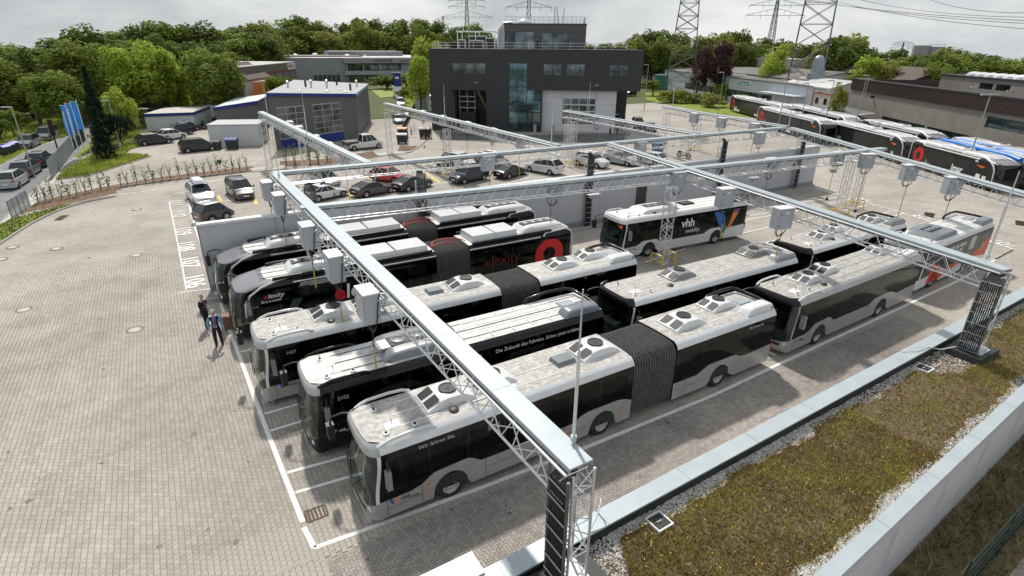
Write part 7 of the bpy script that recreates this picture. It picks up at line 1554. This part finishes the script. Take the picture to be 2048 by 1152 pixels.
pts = [(-12.67,50.75), (-12.22,51.30), (-11.74,51.63), (-11.06,51.87), (-10.50,51.97), (-9.95,52.30), (-9.35,53.29), (-8.86,53.69), (-8.14,53.98), (-7.50,54.32), (-6.50,54.48), (-5.95,54.91), (-5.13,55.21), (-4.38,55.30), (-3.67,55.41), (-2.90,55.51), (-2.11,55.87), (-1.22,55.92), (-0.40,56.02), (0.37,56.14), (1.11,56.30), (1.92,56.43), (2.59,56.65), (3.32,56.84), (4.06,57.03), (4.81,57.23), (5.63,57.40)]
for k, p in enumerate(pts):
    t = thing('sapling', 'thin young hedge sapling in the bed along the left driveway', 'sapling', (p[0], p[1], .05), k*1.3, 'hedge saplings along the left driveway', (1.0, 1.0, .85+.3*((k*7) % 5)/5)); put('stem', SAP[k % 5][0], t); put('foliage', SAP[k % 5][1], t)
pts = [(9.89,57.30), (10.88,57.43), (12.69,57.45), (13.68,57.61), (14.79,57.71)]
for k, p in enumerate(pts):
    t = thing('sapling', 'leafy hedge sapling in the bed before the workshop', 'sapling', (p[0], p[1], .05), k*1.3, 'hedge saplings before the workshop', (1.6, 1.6, 1.25)); put('stem', SAP[k % 5][0], t); put('foliage', SAP[(2*k) % 5][1], t)

# ---------------------------------------------------------------- lattice pylons and power lines
PYL = M('pylon_steel', (.12, .13, .13), .6, .3, var=.15, scale=.3); WIRE = M('wire', (.10, .105, .11), .6, var=.1)
def pylon(x, y, h, wb, wt, label, arms=(), rz=0., seg=9, r=.12, mat=None, name='power_pylon', waist=None):
    t = thing(name, label, 'pylon', (x, y, 0), rz); mat = mat or PYL
    def w(z): return wb+(wt-wb)*(z/h)**.8
    zs = [h*(k/seg)**.92 for k in range(seg+1)]
    for sx in (-1, 1):
        for sy in (-1, 1): MB().path([(sx*w(z)/2, sy*w(z)/2, z) for z in zs], r, 4).build('leg', mat, t)
    m = MB()
    for z0, z1 in zip(zs, zs[1:]):
        a, b = w(z0)/2, w(z1)/2
        for (p, q) in (((-1, -1), (1, -1)), ((1, -1), (1, 1)), ((1, 1), (-1, 1)), ((-1, 1), (-1, -1))):
            m.tube((p[0]*a, p[1]*a, z0), (q[0]*b, q[1]*b, z1), r*.5, 4); m.tube((q[0]*a, q[1]*a, z0), (p[0]*b, p[1]*b, z1), r*.5, 4); m.tube((p[0]*b, p[1]*b, z1), (q[0]*b, q[1]*b, z1), r*.45, 4)
    m.build('bracing', mat, t, kind='stuff')
    for z, l in arms:
        a = MB(); ww = w(z)/2
        for s in (-1, 1):
            a.path([(s*ww, 0, z), (s*l, 0, z)], r*.6, 4); a.path([(s*ww*.7, 0, z+l*.22), (s*l, 0, z)], r*.6, 4)
            for k in range(1, 4): f = k/4; a.tube((s*(ww+(l-ww)*f), 0, z), (s*(ww+(l-ww)*f), 0, z+l*.22*(1-f)), r*.4, 4); 
        o = a.build('cross_arm', mat, t)
        for s in (-1, 1):
            for f in (.5, 1): MB().path([(s*l*f, 0, z), (s*l*f, 0, z-1.6)], r*.6, 4).build('insulator', mat, o)
    return t
x0, y0 = (125.41,105.36)
pylon(x0, y0, 42, 8.6, 2.6, 'nearest lattice pylon between the office and the white hall', seg=13, r=.13, rz=math.atan2(y0+13.4, x0+1.75))
px, py, pz = (124.53,67.56,12.64)
pylon(px, py, 60, 7.6, 4.2, 'second lattice pylon behind the metal duct of the hall', seg=15, r=.12, rz=math.atan2(py+13.4, px+1.75))
for (u, arms, seg, l) in ((((265.50,180.21,33.53)), ((.80, 14), (.93, 13)), 11, 'distant pylon with wide arms between the two near pylons'), ((160.19,239.15,34.95), ((.84, 11), (1.0, 7)), 11, 'distant pylon above the office roof'), ((188.84,360.88,39.56), ((.74, 17), (.90, 12), (.99, 12)), 10, 'distant pylon left of the office roof'), ((536.70,251.33,16.60), ((.72, 10), (.86, 9), (.96, 8)), 8, 'small distant pylon left of the silos'), ((291.94,622.02,40.56), ((.8, 10), (.92, 8)), 8, 'tiny pylon farthest off above the wood')):
    x, y, h = u; hh = h
    pylon(x, y, hh, hh*.14, hh*.03, l, [(hh*f, a) for f, a in arms], rz=-.6, seg=seg, r=.16 if h < 60 else .22)
# conductors: sagging spans, real cables in the air
def span(a, b, sag, label, r=.035):
    pts = []
    for k in range(25):
        f = k/24; p = Vector(a).lerp(Vector(b), f); pts.append((p.x, p.y, p.z-4*sag*f*(1-f)))
    tag(MB().path(pts, r, 4, cap=False).build('power_line', WIRE), label, 'power line', 'overhead conductors')
A = Vector((x0, y0, 0)); B = Vector((px, py, 0)); far1 = Vector((265.96,179.57,29.19)[:2]+(0,)); far2 = Vector((160.27,239.10,29.84)[:2]+(0,)); far3 = Vector((188.76,360.92,35.98)[:2]+(0,))
CON = 'thin power line crossing the sky'
for k in range(4):
    o_ = Vector((-6+4*k, 3-2*k, 0))
    span(A+o_+Vector((0, 0, 33+2*(k % 2))), far1+o_*1.6+Vector((0, 0, 38+4*(k % 2))), 6, CON)
    span(far2+o_*1.6+Vector((0, 0, 34)), Vector((250, -60+12*k, 40+2*k)), 7, CON, .05)
    span(far3+o_*1.6+Vector((0, 0, 34+3*(k % 2))), Vector((20+14*k, 60, 62)), 8, CON, .05)
for k, (u_, w_) in enumerate((((123.80,68.70,23.30), (108.12,20.59,15.68)), ((119.82,74.48,24.03), (108.05,20.80,16.44)), ((116.06,79.47,24.75), (108.02,20.91,16.82)), ((118.72,57.94,22.32), (103.19,19.59,17.28)), ((124.53,47.05,21.81), (103.13,19.80,18.00)))): span(u_, w_, 1.0, CON, .045)
for k in range(5): span(B+Vector((0, 0, 34+3*k)), Vector((215, -30-4*k, 27+3.2*k)), 3+.5*k, CON, .05)
for k in range(4): span(A+Vector((-4+3*k, 0, 36)), far2+Vector((-6+4*k, 0, 34+k)), 5, CON, .05)

# ---------------------------------------------------------------- lamp posts, flags, gate, fences, signs
LAMP = M('lamp_post_grey', (.33, .34, .34), .5, .4, var=.1)
def lamp(p, h, label, rz=0., heads=1, r=.07):
    t = thing('lamp_post', label, 'lamp post', p, rz); MB().path([(0, 0, 0), (0, 0, h)], [r*1.3, r*.75], 8).build('pole', LAMP, t, True)
    for s in ((1,) if heads == 1 else (-1, 1)):
        MB().frustum(.0 if s > 0 else -1.0, 1.0 if s > 0 else 0., -.16, .16, h-.02, .05 if s > 0 else -.95, .95 if s > 0 else -.05, -.13, .13, h+.10).build('lamp_head', LAMP, t)
for p, h, l, n in (((-14.51,63.93), 7.2, 'tall lamp post at the left planting bed', 1), ((-7.30,83.07), 6, 'lamp post on the lawn beside the clipped shrub', 1), ((90.23,82.06), 9.5, 'lamp post right of the office at the big pylon', 1), ((96.00,66.71), 8.5, 'lamp post in front of the white hatchback', 1), ((84.70,45.05), 8.5, 'lamp post left of the front row battery buses', 1), ((86.89,42.64), 8, 'lamp post rising behind the beam corner', 1), ((90.44,40.72), 8.5, 'lamp post before the orange framed container', 1), ((90.61,35.95), 9, 'double lamp post at the corner of the grey building', 2), ((101.37,41.30), 9, 'lamp post right behind the double one', 1), ((95.23,23.19), 8.5, 'lamp post before the grey wall, left of the window', 1), ((72.61,13.36), 9.0, 'lamp post beside the battery bus with large white letters', 2), ((99.87,20.65), 8.0, 'lamp post at the big dark window', 1), ((56.01,128.12), 8, 'lamp post on the grass left of the office', 1), ((55.14,45.18), 0.1, 'x', 1))[:-1]: lamp(p, h, l, R(150), n)
x, y = (116.60,41.99); tag(MB().path([(x, y, 0), (x, y, 6.5)], .16, 8).build('white_pole', WHITE), 'thick white pole standing against the grey building', 'pole')
for k, (p, l, tx) in enumerate((((-10.82,70.86), 'blue flag nearest, lowest of the three on white poles', 1), ((-10.55,73.58), 'blue flag in the middle of the three flagpoles', 1), ((-10.18,76.04), 'blue flag farthest right and highest of the three', 0))):
    t = thing('flagpole', l, 'flag', p, R(-60)); H = 6.9
    MB().path([(0, 0, 0), (0, 0, H)], [.06, .04], 8).build('pole', WHITE, t, True); MB().path([(0, 0, H-.3), (-1.45, 0, H-.3)], .025, 6).build('boom', WHITE, t)
    rows = [[(-.06-1.35*i/8, .10*math.sin(i*.9+j*.5)*(i/8), H-.35-3.3*j/12-.12*(i/8)*(j/12)*3*(k == 0)) for j in range(13)] for i in range(9)]
    f = MB().grid(rows).build('flag_cloth', M('flag_blue', (.02, .22, .62), .7, var=.08, scale=2, trans=.2), t, True, ang=80)
    if tx: text('lettering', 'GRONWALDT', .52, TXTW, f, (-1.0 if k else -.9, -.13, H-.9), (0, 0, -1), (1, 0, 0), sx=.95, bold=.015)
    if tx: text('lettering', 'GRONWALDT', .52, TXTW, f, (-.42 if k else -.4, .15, H-.9), (0, 0, -1), (-1, 0, 0), sx=.95, bold=.015)
# sliding gate and fences on the left
def bar_fence(a, b, h, label, n, mat, name='bar_fence', cat='fence', panel=False):
    a = Vector((a[0], a[1], 0)); b = Vector((b[0], b[1], 0)); d = b-a; L = d.length; t = thing(name, label, cat, a, math.atan2(d.y, d.x))
    for k in range(n+1): MB().box(L*k/n-.03, L*k/n+.03, -.03, .03, 0, h).build('post', mat, t)
    m = MB()
    for z in (.12, h-.05): m.box(0, L, -.015, .015, z-.02, z+.02)
    for k in range(int(L/.13)): m.box(k*.13, k*.13+.025, -.012, .012, .1, h-.03)
    m.build('bars', mat, t, kind='stuff'); return t
GATE = M('gate_grey', (.20, .23, .25), .5, .3, var=.1)
t = bar_fence((-12.81,61.88), (-12.47,81.40), 2.0, 'grey sliding gate standing open at the left driveway', 1, GATE, 'sliding_gate', 'gate')
for k in range(26): MB().box(.05+k*.85, .05+k*.85+.78, -.02, .02, .2, 1.9).build('gate_infill', M('gate_infill', (.23, .26, .285), .55, .2, var=.08), t) if k*.85+.9 < math.dist((-12.81,61.88), (-12.47,81.40)) else None
bar_fence((-12.42,82.25), (-11.74,90.43), 2.0, 'dark mesh fence behind the sliding gate', 5, M('fence_dark', (.03, .045, .04), .6, var=.1))
t = bar_fence((-13.87,46.04), (-13.20,49.90), 1.5, 'wire fence at the left end of the planting bed', 4, GATE)
t = thing('wire_fence', 'thin wire fence behind the hedge saplings', 'fence', (0, 0, 0)); q = [(-13.18,50.27), (-11.32,52.65), (-8.38,56.28), (-2.58,58.66), (1.95,59.77), (6.91,60.67)]
for a, b in zip(q, q[1:]):
    n = max(2, int(math.dist(a, b)/2.6))
    for k in range(n): p = Vector(a).lerp(Vector(b), k/n); MB().tube((p.x, p.y, 0), (p.x, p.y, 1.3), .025, 5).build('post', GATE, t)
    for z in (.4, .8, 1.2): MB().tube((a[0], a[1], z), (b[0], b[1], z), .008, 4).build('wire', GATE, t)
p = (2.91,57.37); t = thing('small_sign', 'small green sign on a post among the saplings', 'sign', p, R(10)); MB().tube((0, 0, 0), (0, 0, 1.2), .025, 6).build('post', GATE, t); MB().box(-.22, .22, -.05, -.025, 1.0, 1.45).build('plate', M('sign_green_plate', (.02, .14, .06), .6, var=.1), t)
for k, p in enumerate(((-8.13,78.17), (-7.30,80.77), (-6.30,83.48))): t = thing('small_sign', ['left', 'middle', 'right'][k]+' of three small white plates on the lawn edge', 'sign', p, R(20)); MB().tube((0, 0, 0), (0, 0, .5), .02, 5).build('post', GATE, t); MB().box(-.22, .22, -.03, 0, .35, .75).build('plate', WHITE, t); MB().box(-.1, .1, -.036, -.031, .5, .6).build('plate_mark', DARK, t)
p = (-14.18,81.92); t = thing('signpost', 'dark slanting sign board on a post seen from its edge beside the street', 'sign', p, R(50)); MB().tube((0, 0, 0), (0, 0, 2.2), .09, 8).build('post', DARK, t); MB().box(-.3, .3, -.08, .08, 2.0, 4.1).build('board', M('sign_dark', (.02, .02, .02), .6, var=.1), t); MB().box(.3, .34, -.08, .08, 2.0, 4.1).build('board_edge', M('sign_orange_edge', (.4, .10, .03), .6, var=.1), t)
bar_fence((29.26,70.88), (53.28,122.15), 1.3, 'dark low fence along the grass strip left of the office', 7, M('fence_black', (.02, .02, .022), .6, var=.1))
bar_fence((16.92,62.72), (19.28,63.53), 1.1, 'low mesh fence left of the crew cab van', 3, M('fence_olive', (.07, .075, .05), .6, var=.1))
t = thing('box_on_ground', 'brown cardboard-like box at the nose of the red-ringed battery bus', 'box', (-0.80,16.12), R(0)); MB().box(-.32, .32, -.3, .3, .03, .75).build('carton', M('carton_brown', (.20, .125, .08), .8, var=.1), t); MB().box(-.33, .33, -.05, .05, .751, .756).build('tape', M('tape', (.3, .22, .14), .5, var=.1), t)
p = (67.62,46.78); t = thing('gravel_heap', 'grey heap of sand near the parked scooter', 'heap', p, 0); MB().lathe([(2.6, 0), (1.6, .6), (.6, 1.15), (.001, 1.3)], (0, 0, 0), 'z', 18).build('heap', M('sand_heap', (.25, .23, .20), .95, var=.15, bump=.5), t, True)
t = thing('blue_container_bin', 'blue bin behind the slanting beam', 'bin', (55.58,42.72), R(10)); MB().frustum(-.6, .6, -.5, .5, .1, -.7, .7, -.6, .6, 1.2).build('tub', M('bin_blue', (.05, .09, .22), .5, var=.1), t); MB().box(-.72, .72, -.62, .62, 1.202, 1.3).build('lid', M('bin_blue_lid', (.08, .13, .28), .5, var=.1), t)
for x, y, l in ((20.9, 15.5, 'camera lamp under the middle beam, left one'), (34.0, 13.7, 'camera lamp under the middle beam before the dark door'), (42.0, 12.6, 'camera lamp under the middle beam, right one')):
    t = thing('floodlight', l, 'lamp', (x-.3, y-2.0, 4.9)); MB().box(-.45, .45, -.2, .2, 0, .05).build('plate', ALU, t); MB().frustum(-.22, .22, -.18, .18, -.22, -.14, .14, -.12, .12, -.002).build('head', GREY, t)

# ---------------------------------------------------------------- people
def skin_body(verts, edges, radii, sub=2):
    me = bpy.data.meshes.new('body_skeleton'); me.from_pydata(verts, edges, []); ob = bpy.data.objects.new('body_skeleton', me); COL.objects.link(ob)
    sk = ob.modifiers.new('skin', 'SKIN'); sk.use_smooth_shade = True; sk.branch_smoothing = .6
    for v, r in zip(me.skin_vertices[0].data, radii): v.radius = r if isinstance(r, tuple) else (r, r); v.use_root = False
    me.skin_vertices[0].data[0].use_root = True
    sb = ob.modifiers.new('sub', 'SUBSURF'); sb.levels = sub; sb.render_levels = sub
    dg = bpy.context.evaluated_depsgraph_get(); dg.update(); r = bpy.data.meshes.new_from_object(ob.evaluated_get(dg)); bpy.data.objects.remove(ob); r.shade_smooth(); return r
def person(p, rz, label, shirt, trousers, shoes, hair, sleeves=None, pose='stand', vest=None, tie=None, lod=0, skin=None, coat=None, s=1.):
    """facing local -y; arms per pose"""
    t = thing('person', label, 'person', (p[0], p[1], 0), rz, None, (s, s, s)); skin = skin or SKIN
    V = [(0, 0, .96), (0, .01, 1.12), (0, .015, 1.30), (0, .02, 1.44), (0, .01, 1.52), (0, -.005, 1.58), (0, -.015, 1.67), (0, -.01, 1.755)]
    E = [(0, 1), (1, 2), (2, 3), (3, 4), (4, 5), (5, 6), (6, 7)]; Rr = [(.18, .13), (.175, .13), (.185, .125), (.17, .10), .055, .062, (.082, .098), (.06, .075)]
    for sx in (-1, 1):
        st = .035 if sx > 0 else -.03
        i = len(V); V += [(sx*.095, .0, .88), (sx*.11, -.01+st, .50), (sx*.12, .02+st, .10), (sx*.125, -.0+st, .045), (sx*.135, -.14+st, .035)]; E += [(0, i), (i, i+1), (i+1, i+2), (i+2, i+3), (i+3, i+4)]; Rr += [.115, .085, .062, .055, .042]
        i = len(V)
        if pose == 'fold': arm = [(sx*.20, .01, 1.43), (sx*.27, .02, 1.17), (sx*.10, -.19, 1.10), (sx*.02, -.24, 1.12), (-sx*.03, -.24, 1.14)]
        elif pose == 'akimbo': arm = [(sx*.20, .01, 1.43), (sx*.31, .05, 1.18), (sx*.26, -.06, .95), (sx*.25, -.09, .89), (sx*.24, -.12, .84)]
        elif pose == 'walk': arm = [(sx*.20, .01, 1.43), (sx*.25, .05*sx, 1.16), (sx*.25, -.12-.06*sx, .94), (sx*.25, -.15, .88), (sx*.25, -.18, .83)]
        else: arm = [(sx*.20, .01, 1.43), (sx*.25, .03, 1.15), (sx*.24, -.05, .92), (sx*.24, -.07, .85), (sx*.235, -.09, .78)]
        V += arm; E += [(3, i), (i, i+1), (i+1, i+2), (i+2, i+3), (i+3, i+4)]; Rr += [.08, .062, .048, (.038, .024), (.032, .02)]
        if lod == 0:       # fingers and thumb
            h = Vector(arm[3]); d = (Vector(arm[4])-h).normalized(); sd = d.cross(Vector((0, 0, 1))) if abs(d.z) < .9 else Vector((0, 1, 0)); sd.normalize()
            for k in range(4): j = len(V); o_ = sd*(k-1.5)*.018; V += [tuple(Vector(arm[4])+o_+d*.03), tuple(Vector(arm[4])+o_*1.1+d*(.065-.006*abs(k-1.2))+Vector((0, -.012, 0)))]; E += [(i+4, j), (j, j+1)]; Rr += [.0095, .008]
            j = len(V); V += [tuple(h+sd*.045+d*.03)]; E += [(i+3, j)]; Rr += [.010]
    me = skin_body(V, E, Rr)
    mats = [shirt, trousers, shoes, skin, sleeves or shirt, vest or shirt]
    for m_ in mats: me.materials.append(m_)
    for f in me.polygons:
        x, y, z = f.center; ax = abs(x)
        if z > 1.50: k = 3
        elif z < .085: k = 2
        elif z < .97 and ax < .215: k = 1
        elif ax > .19 or (pose == 'fold' and y < -.13): k = 4
        else: k = 5 if (vest and (ax > .075 or y > -.02)) else 0
        # hands
        hand = Vector(V[[n for n in range(len(V)) if V[n] == V[n]][0]])
        if pose == 'fold': 
            if y < -.19 and ax < .09: k = 3
        elif z < .93 and ax > .215: k = 3
        f.material_index = k
    b = put('body', me, t)
    # hair cap, ears, nose, eyes
    m = MB(); m.lathe([(.001, .125), (.05, .115), (.082, .075), (.096, .02), (.094, -.03), (.08, -.05)], (0, .022, 1.70), 'z', 14, cap=False).build('hair', hair, t, True)
    if lod == 0:
        MB().frustum(-.012, .012, -.125, -.09, 1.635, -.008, .008, -.10, -.09, 1.68).build('nose', skin, t)
        for sx in (-1, 1): MB().lathe([(.001, -.012), (.025, -.008), (.02, .008), (.001, .01)], (sx*.088, -.005, 1.665), 'x', 8).build('ear', skin, t, True); MB().lathe([(.001, .007), (.009, .003), (.009, -.004)], (sx*.032, -.108, 1.688), 'z', 8).build('eye', DARK, t)
        MB().box(-.022, .022, -.112, -.1, 1.612, 1.618).build('mouth', M('lips', (.32, .12, .10), .6, var=.1), t)
        MB().path([(0, -.085, 1.495), (.0, -.118, 1.40), (0, -.13, 1.2), (0, -.118, 1.02)], [.022, .02, .03, .018], 4).build('tie', tie, t) if tie else None
        if coat:
            rows = []
            for z, w_, d_ in ((1.47, .12, .09), (1.40, .215, .125), (1.2, .205, .135), (1.0, .20, .14), (.80, .215, .145)):
                rows.append([(w_*math.sin(a), .015-d_*math.cos(a), z) for a in [.32+(2*PI-.64)*k/18 for k in range(19)]])
            MB().grid(rows).build('jacket', coat, t, True, ang=60)
    return t
def cl(n, c): return M('cloth_'+n, c, .85, var=.15, scale=6, bump=.15, bscale=60)
NAVY = cl('navy', (.010, .012, .024)); BLK = cl('black', (.008, .008, .010)); SKYB = cl('light_blue', (.14, .28, .52)); WSH = cl('white', (.55, .55, .56)); SHO = M('shoe_black', (.008, .008, .008), .35, var=.2); HGR = M('hair_grey', (.48, .46, .44), .8, var=.15); HBR = M('hair_brown', (.07, .045, .03), .8, var=.2); TIER = M('tie_red', (.32, .01, .03), .5, var=.1)
person((-1.50,14.34), R(-8), 'man in light blue shirt, dark vest and red tie, front one of two', SKYB, NAVY, SHO, HGR, SKYB, 'akimbo', NAVY, TIER, s=1.06)
person((-1.82,16.71), R(55), 'man in dark suit with red tie standing behind the man in blue', WSH, BLK, SHO, HGR, NAVY, 'fold', None, TIER, coat=NAVY, s=1.06)
GRN = cl('green', (.06, .22, .18)); PNK = cl('pink', (.42, .16, .17)); GY = cl('grey', (.12, .12, .13))
for p, rz, l, sh, tr in (((4.15,96.05), R(30), 'person in green jacket at the white cabin', GRN, BLK), ((5.42,100.28), R(10), 'person in pink clothes beside the caravan', PNK, PNK), ((6.54,100.42), R(-20), 'person in black beside the grey hall corner', BLK, BLK), ((32.31,68.13), R(20), 'person in dark clothes at the office corner, left one', NAVY, NAVY), ((33.30,68.70), R(-20), 'person in dark clothes at the office corner, right one', BLK, BLK), ((29.49,68.57), R(80), 'person bending behind the black bins', BLK, BLK), ((60.64,58.64), R(70), 'person in white shirt walking before the white gate wall', WSH, BLK), ((62.03,58.51), R(40), 'person in black walking before the white gate wall', BLK, BLK)):
    person(p, rz, l, sh, tr, SHO, HBR, pose='walk', lod=1)
t = person((36.8+.815*17.9+.58*1.2, 77.2-.58*17.9+.815*1.2), R(-20), 'person in black on the roof terrace of the office', BLK, BLK, SHO, HBR, lod=1); t.location.z = 12.46
